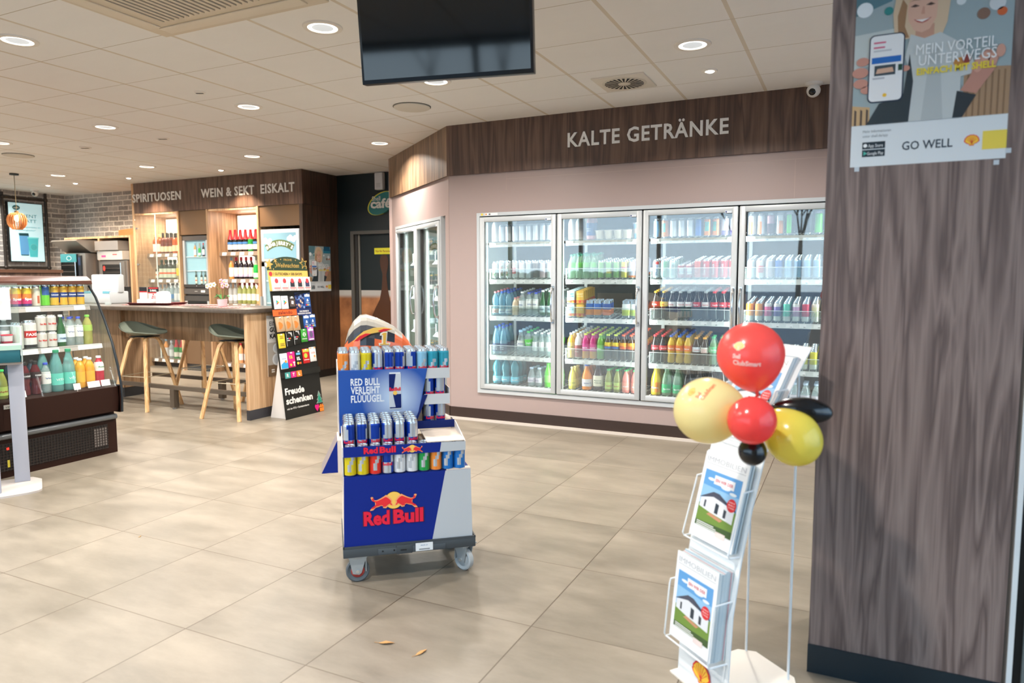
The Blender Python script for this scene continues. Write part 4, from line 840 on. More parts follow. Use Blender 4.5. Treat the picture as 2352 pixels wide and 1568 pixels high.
for z, nm in ((.7495, 'upper side gap'), (.6285, 'lower side gap')):
    for r in range(2): cans(['c', 'b'] if r == 0 else ['b', 'a'], .425, .0545, .318+r*.056, z if z < .7 else .7495, nm, 'front row' if r == 0 else 'second row', 'cans in the side gaps')
# racing fairing on a cardboard pedestal behind the display
t = thing('fairing_pedestal', 'plain grey cardboard pedestal hidden behind the drink display', 'pedestal', RB @ Vector((.2, .66, 0)), RBR)
MB().box(-.13, .13, -.10, .12, 0, .955, CGR, bev=.004).build('column', t)
t = thing('racing_fairing', 'orange and grey racing fairing with a number 1 behind the drink display', 'fairing', RB @ Vector((.2, .66, .9555)), RBR)
OR_ = P('#f0703a', .3, coat=.4); NV = P('#262b36', .35, coat=.3); SG = P('#aaa59b', .25, coat=.4)
# sections: (x, front y, back y, z bottom, z top)
prof = [(-.165, .00, .02, .02, .07), (-.150, -.06, .05, .0, .125), (-.122, -.10, .08, 0, .175), (-.09, -.125, .10, 0, .205), (-.06, -.135, .11, 0, .208), (-.02, -.14, .11, 0, .195), (.03, -.14, .11, 0, .172), (.08, -.135, .10, 0, .145), (.12, -.12, .09, 0, .110), (.155, -.09, .07, 0, .068), (.178, -.04, .03, .01, .03)]
m = MB(); ring = []
for x, yf, yb_, zb, zt_ in prof:
    ym = (yf+yb_)/2; pts = []
    for a in range(17):
        tt = pi*a/16; pts.append((x+.01*sin(tt), ym-(ym-yf)*cos(tt)*(1 if tt < pi/2 else 1)*abs(cos(tt))**-.35 if abs(cos(tt)) > .02 else ym, zb+(zt_-zb)*sin(tt)**.8))
    ring.append(pts)
for i in range(len(ring)-1):
    for a in range(16):
        zc = sum(ring[k][q][2] for k in (i, i+1) for q in (a, a+1))/4; xc = prof[i][0]; zt_ = (prof[i][4]+prof[i+1][4])/2; f = zc/max(zt_, .01)
        low = .060-.10*(xc+.05)**2*4; mt = SG
        if f < .80 and xc < .09: mt = NV
        if zc < .070+.25*max(0, xc+.02): mt = OR_
        if xc > .085: mt = OR_
        m.add([ring[i][a], ring[i+1][a], ring[i+1][a+1], ring[i][a+1]], [(0, 1, 2, 3)], mt)
m.build('shell', t)
yf = -.155
m = MB(); MT = Matrix.Translation((0, 0, 0)) @ Matrix.Rotation(radians(-22), 4, 'X')
def onshell(mb, fn):
    fn(mb)
m.prism([(.005, .055), (.058, .055), (.062, .068), (.043, .068), (.048, .125), (.028, .125), (.012, .117), (.010, .105), (.020, .106), (.018, .068), (.003, .068)], -.1435, -.1405, P('#f4efe2', .4)); m.prism([(.010, .059), (.054, .059), (.056, .064), (.037, .064), (.043, .120), (.030, .120), (.017, .112), (.026, .108), (.025, .064), (.010, .064)], -.146, -.1435, P('#edb84a', .4))
m.build('number_plate', t)
m = MB(); m.prism([(-.125, .075), (-.105, .10), (-.07, .128), (-.02, .145), (.03, .147), (.075, .138), (.05, .128), (.01, .124), (-.04, .115), (-.08, .095)], -.1425, -.139, SUN); m.prism([(-.118, .08), (-.09, .105), (-.06, .118), (-.035, .116), (-.07, .098), (-.1, .08)], -.145, -.1425, BULL); m.prism([(.0, .13), (.03, .14), (.065, .138), (.04, .128), (.015, .122)], -.145, -.1425, BULL); m.build('bull_emblem', t)
m = MB(); m.prism([(-.03, .012), (.10, .012), (.115, .03), (.09, .055), (.05, .045), (.0, .035)], -.1425, -.138, P('#8d8a82', .4)); m.build('air_intake', t)
# ------------------------------------------------------------------ magazine stand with balloons
SR = math.atan2(-.654, .757); SL = Vector((-.295, 2.563, 0)); ST = Matrix.Translation(SL) @ Matrix.Rotation(SR, 4, 'Z')
WW = P('#e9eef0', .4)
t = thing('magazine_stand', 'white metal magazine stand with a leaning panel and wire pockets beside the pillar', 'magazine stand', SL, SR)
OFF = [(0, .30), (.15, .293), (.30, .285), (.47, .258), (.63, .222), (.79, .178), (.95, .108), (1.06, .045), (1.13, -.003)]
def off_at(z):
    for (a, b), (c, d) in zip(OFF, OFF[1:]):
        if a <= z <= c: return b+(d-b)*(z-a)/(c-a)
    return OFF[-1][1]
m = MB(); pts = [(-o, z) for z, o in OFF] + [(-o+.004, z) for z, o in OFF[::-1]]
for i in range(len(OFF)-1):
    (z0, o0), (z1, o1) = OFF[i], OFF[i+1]
    m.box(0, .247, 0, .0, 0, 0, WW) if False else None
    m.add([(0, -o0, z0), (.247, -o0, z0), (.247, -o1, z1), (0, -o1, z1), (0, -o0+.004, z0), (.247, -o0+.004, z0), (.247, -o1+.004, z1), (0, -o1+.004, z1)], [(0, 1, 2, 3), (7, 6, 5, 4), (1, 5, 6, 2), (4, 0, 3, 7), (3, 2, 6, 7), (4, 5, 1, 0)], WW)
m.build('panel', t)
m = MB(); m.prism([(-.004, -.33), (.25, -.33), (.262, -.02), (.20, .028), (.02, .028), (-.02, -.02)], 0, .006, P('#ece5da', .45), None, 'z'); m.build('base_plate', t)
for x, zt in ((.0, 1.08), (.2, 1.08)):
    m = MB(); m.tube([(x, 0, .006), (x, 0, zt-.05), (x, -off_at(zt)+.008, zt)], .0042, WW, 8); m.build('support_rod', t)
def pocket(z0, z1, dep, name='wire_pocket'):
    m = MB()
    for x in (.012, .236):
        o0, o1 = off_at(z0), off_at(z1); m.tube([(x, -o1, z1), (x, -o1-dep, z1-.004), (x, -o1-dep-.004, z1-.02), (x, -o0-dep-.006, z0+.01), (x, -o0-dep, z0), (x, -o0, z0)], .0028, WW, 6)
    m.tube([(.012, -off_at(z0)-dep, z0), (.236, -off_at(z0)-dep, z0)], .0028, WW, 6); m.build(name, t)
pocket(.145, .345, .068); pocket(.485, .69, .040); pocket(.84, 1.00, .05)
def shell(mb, x, y, z, s, red='#d8232a', yel='#f5c63c', M=None):
    """scallop emblem on a plane facing -Y, s = half width"""
    def fan(k, d, mt):
        pts = [(x-.30*s*k, z-.72*s*k), (x-.34*s*k, z-.50*s*k), (x-.62*s*k, z-.42*s*k)]
        for i in range(19):
            a = pi*1.12*(1-i/18)-.06*pi; w = 1+.035*cos(14*a); pts.append((x+s*k*w*cos(a), z+.02*s+s*k*.92*w*sin(a)))
        pts += [(x+.62*s*k, z-.42*s*k), (x+.34*s*k, z-.50*s*k), (x+.30*s*k, z-.72*s*k)]
        mb.prism(pts, y-d, y-d+.0005, mt, M)
    fan(1.0, .0005, P(red, .5)); fan(.86, .0010, P(yel, .5))
    for i in range(7):
        a = pi*(.14+.72*i/6); mb.prism([(x-.02*s+.05*s*(i-3), z-.50*s), (x+.02*s+.05*s*(i-3), z-.50*s), (x+.80*s*cos(a)+.025*s, z+.72*s*sin(a)), (x+.80*s*cos(a)-.025*s, z+.72*s*sin(a))], y-.0015, y-.0010, P(red, .5), M)
TP = Matrix.Translation((.124, -.301, .052))
m = MB(); shell(m, 0, 0, 0, .045, M=TP); m.build('shell_emblem', t)
PAGE = P('#c9d3d6', .6)
def cover(mb, w, h, M, y):
    """estate magazine cover printed on a plane facing -Y, origin at bottom centre"""
    q = lambda pts, c, d: mb.prism([(a*w, b*h) for a, b in pts], y-d, y-d+.00025, P(c, .35), M)
    q([(-.5, 0), (.5, 0), (.5, 1), (-.5, 1)], '#eceff1', .0003)
    q([(-.42, .40), (.42, .40), (.42, .80), (-.42, .80)], '#8fbfe4', .0006); q([(-.42, .62), (.42, .60), (.42, .80), (-.42, .80)], '#5f9fd8', .0007)
    for cx, cz, r in ((-.25, .70, .05), (.1, .66, .07), (.28, .62, .05)): mb.disc((cx*w, y-.0008, cz*h), r*w*1.6, P('#e6eef4', .4), 12, M, ry=r*h*.35, d=.0002)
    q([(-.42, .14), (.42, .14), (.42, .44), (-.42, .40)], '#6f8f3e', .0009); q([(-.42, .14), (.42, .14), (.42, .22), (-.42, .20)], '#3f5a30', .0010)
    q([(-.40, .36), (-.12, .33), (.38, .30), (.38, .45), (-.12, .52), (-.40, .46)], '#dfe3e8', .0012); q([(-.44, .46), (-.14, .57), (.0, .57), (.42, .44), (.40, .46), (-.12, .515)], '#4a4f60', .0013)
    q([(-.30, .37), (-.26, .368), (-.26, .45), (-.30, .45)], '#3a424c', .0014); q([(-.04, .345), (.04, .34), (.04, .45), (-.04, .46)], '#2f3a44', .0014); q([(.16, .335), (.22, .333), (.22, .42), (.16, .43)], '#3a424c', .0014)
    q([(-.20, .30), (.12, .27), (.18, .30), (-.14, .33)], '#c48f6e', .0014)
    q([(-.18, .66), (.28, .66), (.28, .76), (-.18, .76)], '#eef1f4', .0015); mb.text('EIN WIR DER', .05*w, y-.0015, .69*h, .05*h, P('#c85a64', .5), M, w=.40*w, bold=.02, ext=.0003)
    mb.disc((.30*w, y-.0016, .50*h), .10*w, P('#d3242c', .4), 20, M, d=.0003)
    for i in range(3): mb.text(('HAUS', 'BAU', 'TAGE')[i], .30*w, y-.0019, (.525-.03*i)*h, .022*h, P('#f0dede', .5), M, w=.13*w, ext=.0002)
    mb.text('IMMOBILIEN', 0, y-.0006, .895*h, .085*h, P('#b9bec4', .5), M, w=.88*w, ext=.0003); q([(-.45, .87), (.45, .87), (.45, .875), (-.45, .875)], '#aab0b6', .0006)
    for i in range(3): q([(-.38, .185-.02*i), (.02+.06*i, .185-.02*i), (.02+.06*i, .195-.02*i), (-.38, .195-.02*i)], '#e6eae4', .0016)
    q([(.08, .10), (.30, .10), (.30, .16), (.08, .16)], '#e8d8d4', .0016)
def magazines(zb, h, gap, n, where, thick, lean0):
    """n magazines leaning in one pocket; first is the front one"""
    o0, o1 = off_at(zb), off_at(min(zb+h, 1.13))
    for i in range(n):
        back = (n-1-i)*thick
        a = math.atan2(o0-o1, h); dep = gap+back
        w = .208; hh = h+random.uniform(-.004, .003)
        M = ST @ Matrix.Translation((.124+random.uniform(-.003, .003), -(o0+dep)-.0005, zb+.004)) @ Matrix.Rotation(-a, 4, 'X')
        mb = MB(); mb.box(-w/2, w/2, -thick*.84, 0, 0, hh, PAGE)
        which = 'front copy' if i == 0 else ('%s copy from the front' % ORD[i])
        o = mb.build('magazine'); o.matrix_world = M; tag(o, 'property magazine in the %s pocket of the white stand, %s' % (where, which), 'magazine', 'property magazines in the white stand')
        c = MB(); y = -thick*.84
        if i == 0: cover(c, w, hh, None, y)
        else: c.box(-w/2, w/2, y-.0006, y, 0, hh, P(('#aebfcb', '#dfe4e6', '#8fa4b4', '#c9a0a8')[i % 4], .4))
        link('cover', c.mesh('cover'), o)
magazines(.150, .285, .003, 8, 'lowest', .0072, 0); magazines(.488, .285, .003, 4, 'middle', .0062, 0); magazines(.842, .285, .004, 4, 'top', .0072, 0)
# balloons tied in one cluster to the stand
KN = Vector((-.228, 2.112, .985))
def balloon(c, r, long_, col, lb, printed=None, knot=KN, rough=.22, cover_=.86):
    c = Vector(c); ax = (c-knot).normalized(); R = ax.to_track_quat('Z', 'Y').to_matrix().to_4x4()
    t = bpy.data.objects.new('balloon', None); COL.objects.link(t); t.location = c; t.rotation_euler = R.to_euler(); tag(t, lb, 'balloon', 'balloons tied to the magazine stand'); t.empty_display_size = .1
    m = MB(); prof = []; L = r*long_
    for i in range(25):
        a = pi*i/24; z = -cos(a); w = sin(a)
        if z < 0: w *= (1+z*.0)*(1-.22*abs(z)**1.5); zz = z*1.14
        else: zz = z
        prof.append((r*w, L*zz))
    mat = bpy.data.materials.new('latex_'+col.strip('#')); mat.use_nodes = True; n, l, b = N(mat)
    b.inputs['Base Color'].default_value = (*lin(col), 1); b.inputs['Roughness'].default_value = rough; b.inputs['Coat Weight'].default_value = .35; b.inputs['Coat Roughness'].default_value = .08
    if col != '#08080a':
        tr = n.new('ShaderNodeBsdfTranslucent'); tr.inputs[0].default_value = (*lin(col), 1); mx = n.new('ShaderNodeMixShader'); mx.inputs[0].default_value = .40; out = n['Material Output']
        l.new(b.outputs[0], mx.inputs[1]); l.new(tr.outputs[0], mx.inputs[2]); l.new(mx.outputs[0], out.inputs[0])
    prof[0] = (.0012, prof[0][1]); prof[-1] = (.0006, prof[-1][1])
    m.lathe(prof, mat, 40); m.build('skin', t, sharp=180)
    k = MB(); zb = prof[0][1]; k.lathe([(.003, zb+.006), (.0055, zb-.002), (.003, zb-.006), (.007, zb-.013), (.002, zb-.015)], mat, 12); k.build('knot', t)
    s = MB(); s.tube([(0, 0, zb-.008), (0, 0, -(c-knot).length+.002)], .0009, P('#e8e4dc', .6), 6); s.build('ribbon', t)
    if printed:
        # print: emblem and lettering pressed onto the skin, upright in the world on the side facing the shop entrance
        tx, cd_, up_, sc, ec = printed; pm = MB(); pm2 = MB()
        shell(pm2, -.55*sc, 0, .75*sc, .42*sc, red=ec[0], yel=ec[1])
        pm2.text('Shell', -.62*sc, 0, -.1*sc, .42*sc, P(tx, .5), w=.55*sc, bold=.03, ext=.001); pm2.text('ClubSmart', .12*sc, 0, -.55*sc, .46*sc, P(tx, .5), w=1.95*sc, bold=.03, ext=.001)
        F = Vector(cd_).normalized(); U = Vector(up_); U = (U-F*U.dot(F)).normalized(); X = U.cross(F)
        Ri = R.inverted().to_3x3(); vs = []
        for (x, y, z) in pm2.v:
            d = (F*r + X*x + U*z).normalized(); dl = Ri @ d
            # walk out along dl to the skin
            lo, hi = 0, r*long_*1.3
            for _ in range(26):
                mid = (lo+hi)/2; p = dl*mid; zz = p.z/L; rr = math.hypot(p.x, p.y)
                if zz >= 0: w = r*math.sqrt(max(0, 1-zz*zz)) if zz < 1 else 0
                else:
                    q = zz/1.14; w = r*math.sqrt(max(0, 1-q*q))*(1-.22*abs(q)**1.5) if q > -1 else 0
                if rr < w: lo = mid
                else: hi = mid
            vs.append(tuple(dl*(lo+.0006-y*.4)))
        pm2.v = vs; pm2.build('print', t)
balloon((-.254, 2.106, 1.128), .094, 1.0, '#ff6a62', 'large red balloon on top of the cluster with a shell emblem', ('#f3d4cc', (-.02, -.985, .02), (.05, 0, 1), .042, ('#f0e0c8', '#f0d27a')), rough=.3)
balloon((-.349, 2.001, .978), .093, 1.06, '#faf0b4', 'large pale yellow balloon at the lower end of the cluster, towards the display', ('#e58a62', (-.06, -.75, .78), (-.9, .2, .4), .034, ('#e89a4a', '#f2c86a')), rough=.3)
balloon((-.224, 1.925, .975), .0632, 1.1, '#ff5c58', 'small red balloon in the middle of the cluster')
balloon((-.231, 2.018, .870), .0386, 1.05, '#08080a', 'small round black balloon under the small red one')
balloon((-.134, 2.086, .905), .075, 1.12, '#f8ea68', 'bright yellow balloon in the cluster beside the pillar')
balloon((-.108, 2.14, .974), .037, 2.05, '#08080a', 'long black balloon sticking out in front of the pillar')
m = MB()
for i in range(5): a = i*1.25; m.tube([(0, 0, 0), (.008*cos(a), -.004, -.006-.003*i), (.014*cos(a+.6), .004*sin(a), -.012+.006*i)], .0012, P('#b8222a', .4), 6)
m.tube([(0, 0, 0), (.03, .02, -.01), tuple(SL+Vector((.1, -.09, .99))-KN)], .0016, P('#f2e8dc', .5), 6)
o = one('balloon_tie', m, 'red ribbon knot that ties the balloons to the stand', 'ribbon', KN)

# ------------------------------------------------------------------ gift card stand
GL = Vector((-4.809, 5.03, 0)); LEAN = radians(7.0); GT = Matrix.Rotation(-LEAN, 4, 'X'); GW = Matrix.Translation(GL) @ Matrix.Rotation(pi/2, 4, 'Z') @ GT
t = thing('gift_card_stand', 'tall black cardboard gift card stand with a FROHE Weihnachten header', 'card stand', GL, pi/2)
BK = P('#15140f', .5); GO = P('#d8b25c', .45); GN = P('#1d3420', .55); WT = P('#efece6', .5)
m = MB(); m.box(0, .53, 0, .006, 0, 1.25, BK, GT); m.box(0, .53, -.02, -.0005, .40, .455, BK, GT); m.build('panel', t)
m = MB(); m.prism([(.004, 0), (.24, 0), (.10, .66), (.086, .70)], .045, .049, P('#dfdad6', .6), None, 'x'); m.prism([(.004, 0), (.24, 0), (.10, .66), (.086, .70)], .482, .486, P('#d5d0cc', .6), None, 'x'); m.add([(.045, .24, 0), (.486, .24, 0), (.486, .10, .66), (.045, .10, .66)], [(3, 2, 1, 0)], P('#d5d0cc', .6)); m.build('easel_back', t)
m = MB(); m.prism([(0, 1.235), (.53, 1.235), (.535, 1.432), (-.003, 1.432)], -.006, .004, GO, GT)
arch = [(-.003, 1.432), (.535, 1.432), (.54, 1.475)] + [(.27+.235*cos(pi*i/14), 1.478+.09*sin(pi*i/14)) for i in range(15)] + [(-.003, 1.475)]
m.prism(arch, -.006, .004, GN, GT); m.build('header', t)
def star(mb, cx, cz, r, mat, y, inner=.42, n=5, M=GT, rot=pi/2, hollow=None):
    p = [(cx+(r if i % 2 == 0 else r*inner)*cos(rot+pi*i/n), cz+(r if i % 2 == 0 else r*inner)*sin(rot+pi*i/n)) for i in range(2*n)]
    mb.prism(p, y-.002, y, mat, M)
    if hollow: star(mb, cx, cz, r*.66, hollow, y-.002, inner, n, M, rot)
GD = P('#e0b866', .35, .4)
m = MB(); star(m, .02, 1.49, .055, GD, -.006, rot=1.3); m.build('star', t); m = MB(); star(m, .105, 1.525, .034, GD, -.006, .22, 6); m.build('star', t); m = MB(); star(m, .488, 1.505, .062, GD, -.006, hollow=GN, rot=1.75); m.build('star', t)
m = MB(); m.text('FROHE', .275, -.007, 1.527, .030, GD, GT, w=.11); m.text('Weihnachten', .265, -.007, 1.462, .062, GD, GT, w=.31, slant=.25, bold=.004)
for x, z in ((.02, 1.45), (.07, 1.445), (.10, 1.465), (.52, 1.455), (.18, 1.54), (.38, 1.535)): m.disc((x, -.0062, z), .006, GD, 8, GT)
m.text('1 GUTSCHEIN = 500 SHOPS', .255, -.0065, 1.386, .036, P('#3a3a22', .5), GT, w=.39, bold=.015); m.disc((.025, -.0062, 1.398), .022, P('#d5383c', .5), 16, GT); m.build('header_print', t)
m = MB()
for i, (c, L_) in enumerate((('#4a9a96', 'R'), ('#e0257c', 'T'), ('#f08232', 'L'))):
    x = .035+i*.078; m.prism([(x, .392), (x+.07, .392), (x+.07, .450), (x, .450)], -.022, -.0202, P(c, .5), GT); m.text(L_, x+.035, -.022, .408, .040, WT, GT, bold=.05)
m.text('+', .285, -.0005, .405, .055, WT, GT, bold=.05)
m.text('Freude', .028, -.0008, .236, .088, WT, GT, align='L', w=.262, bold=.035); m.text('schenken', .028, -.0008, .146, .088, WT, GT, align='L', w=.366, bold=.035); m.text('mit der RTL+ Guthabenkarte', .03, -.0008, .09, .026, WT, GT, align='L', w=.30, bold=.01); m.build('slogan', t)
m = MB(); m.prism([(.44, .09), (.535, .09), (.512, .12), (.525, .125), (.50, .16), (.512, .163), (.487, .215), (.462, .163), (.474, .16), (.45, .125), (.463, .12)], -.003, 0, P('#8d9a92', .5), GT); m.prism([(.452, .097), (.522, .097), (.50, .125), (.512, .13), (.49, .163), (.487, .195), (.475, .163), (.462, .13), (.475, .125)], -.005, -.003, P('#1c8f74', .5), GT); m.build('tree_print', t)
m = MB(); m.prism([(.435, .012), (.46, .045), (.468, .065), (.458, .08), (.445, .08), (.437, .07), (.428, .08), (.413, .078), (.406, .062), (.412, .045)], -.005, -.003, P('#e8127a', .5), GT); m.build('heart_print', t)
m = MB(); m.box(.472, .53, -.005, -.003, .004, .04, P('#f0862c', .5), GT); m.box(.468, .534, -.006, -.003, .044, .06, P('#f0862c', .5), GT); m.disc((.488, -.0035, .068), .010, P('#f0862c', .5), 12, GT); m.disc((.514, -.0035, .068), .010, P('#f0862c', .5), 12, GT); m.build('gift_print', t)
def card(s, z, w, h, col, lb, draw=None, y=-.012, thick=.010, tilt=0, grp='gift cards on the stand'):
    mb = MB(); mb.box(-w/2, w/2, -thick, 0, -h/2, h/2, P(col, .4), bev=.003)
    if draw: draw(mb, -thick-.0004)
    o = mb.build('gift_card'); o.matrix_world = GW @ Matrix.Translation((s, y+.011, z)) @ Matrix.Rotation(tilt, 4, 'Y'); tag(o, lb+', card stand', 'gift card', grp)
    k = MB(); k.box(-.012, .012, -thick-.0012, -thick, h/2-.014, h/2-.003, P('#f4f4f2', .5)); link('hang_tab', k.mesh('hang_tab'), o)
def rowt(c1, c2):
    def d(mb, y):
        mb.disc((0, y, .03), .022, P('#d8454a', .5), 16); mb.box(-.03, .028, y-.0004, y+.0003, -.03, .022, P(c1, .5)); mb.disc((0, y-.0005, .028), .022, P('#d8454a', .5), 16); mb.box(-.038, .038, y-.0004, y+.0003, -.044, -.037, P('#d8383c', .5))
        for x in (-.02, 0, .02): mb.disc((x, y, -.055), .004, P(c2, .5), 8)
    return d
for i, (c, nm) in enumerate((('#e6d3cb', 'beige'), ('#bcd8cc', 'pale green'), ('#2a2d36', 'black-square'), ('#34343a', 'dark-grey-square'), ('#3a3a5a', 'violet-square'))):
    card(.065+i*.105, 1.300, .090, .135, '#f1ece9', 'white voucher card, %s picture, %s in the top row' % (nm, ORD[i]), rowt(c, '#d8706a'), thick=.03, y=-.011)
def play(mb, y):
    for c, p in (('#2aa4c8', [(-.018, -.025), (-.004, .0), (-.018, .025)]), ('#2f9e58', [(-.018, .025), (-.004, 0), (.012, .008)]), ('#f0b82c', [(.012, .008), (-.004, 0), (.012, -.008), (.026, 0)]), ('#e0483a', [(-.018, -.025), (.012, -.008), (-.004, 0)])): mb.prism(p, y-.0005, y, P(c, .5))
    mb.text('Google Play', 0, y, .035, .014, P('#7a7c80', .5), w=.06)
card(.065, 1.125, .088, .128, '#f3f2f0', 'white card with a coloured triangle, first in the second row', play); card(.163, 1.122, .088, .128, '#f3f2f0', 'white card with a coloured triangle, second in the second row', play)
def rob(mb, y): mb.box(-.035, .035, y-.0004, y, -.04, .03, P('#5a4a44', .5)); mb.prism([(-.016, -.012), (.012, -.018), (.018, .012), (-.010, .018)], y-.001, y-.0004, P('#efefef', .5)); mb.text('ROBLOX', 0, y, .04, .014, P('#f0f0f0', .5), w=.05, bold=.03)
card(.262, 1.118, .088, .125, '#1d1c1c', 'black card with a white tilted square, third in the second row', rob)
m = MB(); m.box(.312, .528, -.004, -.0005, .985, 1.215, P('#1b2a5e', .45), GT)
for i in range(26): a, b = random.uniform(.32, .43), random.uniform(1.06, 1.19); m.disc((a, -.0042, b), random.uniform(.005, .015), P(random.choice(['#4a78c0', '#c88a5a', '#8aa6d8', '#2f4f98', '#d8c0a8']), .5), 8, GT)
m.prism([(.312, 1.20), (.528, 1.235), (.528, 1.215), (.312, 1.19)], -.005, -.004, P('#10140f', .5), GT); m.text('DAS PERFEKTE', .42, -.0045, 1.02, .02, WT, GT, w=.13, bold=.03); m.text('PLAYSTATION GESCHENK', .42, -.0045, .998, .02, WT, GT, w=.19, bold=.03); m.build('poster_insert', t)
def ps(mb, y):
    mb.box(-.036, .036, y-.0004, y, .035, .058, P('#e9ecf0', .5)); mb.disc((0, y, .004), .010, WT, 12); mb.prism([(-.016, -.012), (.016, -.012), (.010, .0), (-.006, .004)], y-.0005, y, WT); mb.text('PlayStation', 0, y, -.03, .012, WT, w=.045)
    for x, c in ((-.022, '#d8283a'), (.0, '#f0c83a'), (.02, '#7ab0e0')): mb.box(x-.008, x+.008, y-.0005, y, -.055, -.040, P(c, .5))
card(.478, 1.135, .084, .135, '#26569e', 'blue card with white symbol, in the second row', ps); card(.435, .920, .084, .132, '#26569e', 'blue card with white symbol, first of two beside the brown bags', ps, y=-.006); card(.525, .925, .084, .132, '#26569e', 'blue card with white symbol, second of two beside the brown bags', ps, y=-.006)
m = MB(); m.box(-.004, .312, -.006, -.0005, .995, 1.055, P('#f0632c', .5), GT); m.text('zalando', .155, -.006, 1.010, .046, P('#2a1a14', .5), GT, w=.19, bold=.01); m.build('shop_strip', t)
def zal(mb, y): mb.prism([(-.028, -.045), (-.028, .018), (-.015, .026), (.016, .008), (.026, -.012), (.014, -.034), (-.012, -.05)], y-.0006, y, P('#f4803a', .5)); mb.tube([(-.015, y, .035), (-.008, y-.001, .052), (0, y, .058), (.008, y-.001, .052), (.015, y, .035)], .0008, P('#7a5a3a', .6), 5)
for i in range(3): card(.062+i*.105, .915, .095, .145, '#c4a27c', 'brown paper bag card with an orange flap, %s of three' % ORD[i], zal, thick=.02, tilt=-.05)
def bee(mb, y):
    for z in (.035, -.035): mb.box(-.028, .028, y-.0005, y, z-.012, z-.008, P('#5a5030', .5)); mb.box(-.028, .028, y-.0005, y, z+.008, z+.012, P('#5a5030', .5)); mb.text('DAZN', 0, y, z-.005, .012, P('#5a5030', .5), w=.04)
card(.060, .755, .085, .140, '#f0cf3c', 'yellow card, first in the fourth row', bee)
def rtl(mb, y):
    mb.prism([(-.01, .065), (.036, .065), (.036, .02), (.02, .045)], y-.0005, y, P('#d8d8d6', .5))
    for i, c in enumerate(('#9adada', '#e8257c', '#f08232')): mb.box(-.034+i*.018, -.019+i*.018, y-.0005, y, .0, .012, P(c, .5))
    mb.box(-.034, .004, y-.0005, y, -.016, -.009, WT); mb.box(-.044, -.040, y-.0006, y, -.068, .068, P('#c9c9c6', .5))
card(.165, .765, .090, .140, '#17140f', 'black card with white corner, second in the fourth row', rtl); card(.268, .772, .090, .140, '#17140f', 'black card with white corner, third in the fourth row', rtl)
def xb(mb, y): mb.disc((0, y, .01), .022, WT, 20); mb.prism([(-.014, -.006), (-.009, -.010), (.014, .024), (.009, .028)], y-.0012, y-.0008, P('#3f9a3a', .5)); mb.prism([(.014, -.006), (.009, -.010), (-.014, .024), (-.009, .028)], y-.0012, y-.0008, P('#3f9a3a', .5)); mb.box(-.034, .034, y-.0005, y, -.036, -.030, WT)
card(.372, .785, .086, .130, '#3f9a3a', 'green card with a white round symbol, fourth in the fourth row', xb)
def fn(mb, y): mb.box(-.036, .036, y-.0005, y, .03, .05, P('#f0e6ee', .5)); mb.disc((0, y, -.005), .024, P('#6a5a7a', .5), 12, ry=.034); mb.box(-.034, .034, y-.0005, y, -.060, -.048, WT)
card(.470, .795, .086, .135, '#b45cb8', 'purple card with a dark figure, fifth in the fourth row', fn)
m = MB(); m.box(.425, .515, -.004, -.0005, .855, .892, WT, GT); m.text('FORTNITE', .47, -.004, .863, .02, P('#2a2a2a', .5), GT, w=.07, bold=.04); m.build('name_tag', t)
def blu(mb, y): mb.prism([(-.044, -.07), (.044, -.07), (.044, -.02), (.0, -.005), (-.044, -.03)], y-.0005, y, P('#2f9fd8', .5)); mb.disc((.018, y-.0005, -.005), .014, P('#f0963c', .5), 12); mb.text('AldiTalk', -.005, y, .02, .014, P('#5a8ac0', .5), w=.06)
card(.058, .560, .092, .150, '#eeeaea', 'white and blue phone card, first in the fifth row', blu)
def tel(mb, y): mb.text('13.', -.006, y, .012, .040, P('#f0e03a', .5), w=.045, bold=.05); mb.text('T', .026, y, -.06, .050, WT, w=.03, bold=.08); mb.disc((-.018, y, -.05), .013, P('#b8d83a', .5), 12)
card(.160, .565, .092, .150, '#e0207a', 'pink phone card with a big 13, second in the fifth row', tel)
def f15(mb, y): mb.box(-.038, .02, y-.0005, y, .03, .052, P('#6ab8dc', .5)); mb.text('15.', -.008, y, -.02, .042, WT, w=.05, bold=.06); mb.disc((-.024, y, -.05), .013, P('#e8c83a', .5), 12); mb.box(-.005, .022, y-.0005, y, -.06, -.042, P('#e8622c', .5))
card(.262, .572, .092, .145, '#171512', 'black phone card with a white 15, third in the fifth row', f15)
def kl(mb, y): mb.box(-.043, .043, y-.0005, y, .04, .068, P('#c8cc4a', .5)); mb.disc((-.008, y, .005), .024, P('#b8cf4a', .5), 16); mb.box(-.036, .036, y-.0005, y, -.04, -.034, WT)
card(.364, .580, .090, .145, '#cf2428', 'red phone card with a green disc, fourth in the fifth row', kl)
def gsc(mb, y): mb.text('65GB', 0, y, .008, .026, P('#d8685a', .5), w=.05); mb.disc((.018, y, -.02), .012, P('#f0a05a', .5), 12); mb.box(-.043, .043, y-.0005, y, .06, .068, P('#f0903a', .5))
card(.464, .588, .088, .145, '#f0eeea', 'white phone card with red figures, fifth in the fifth row', gsc)
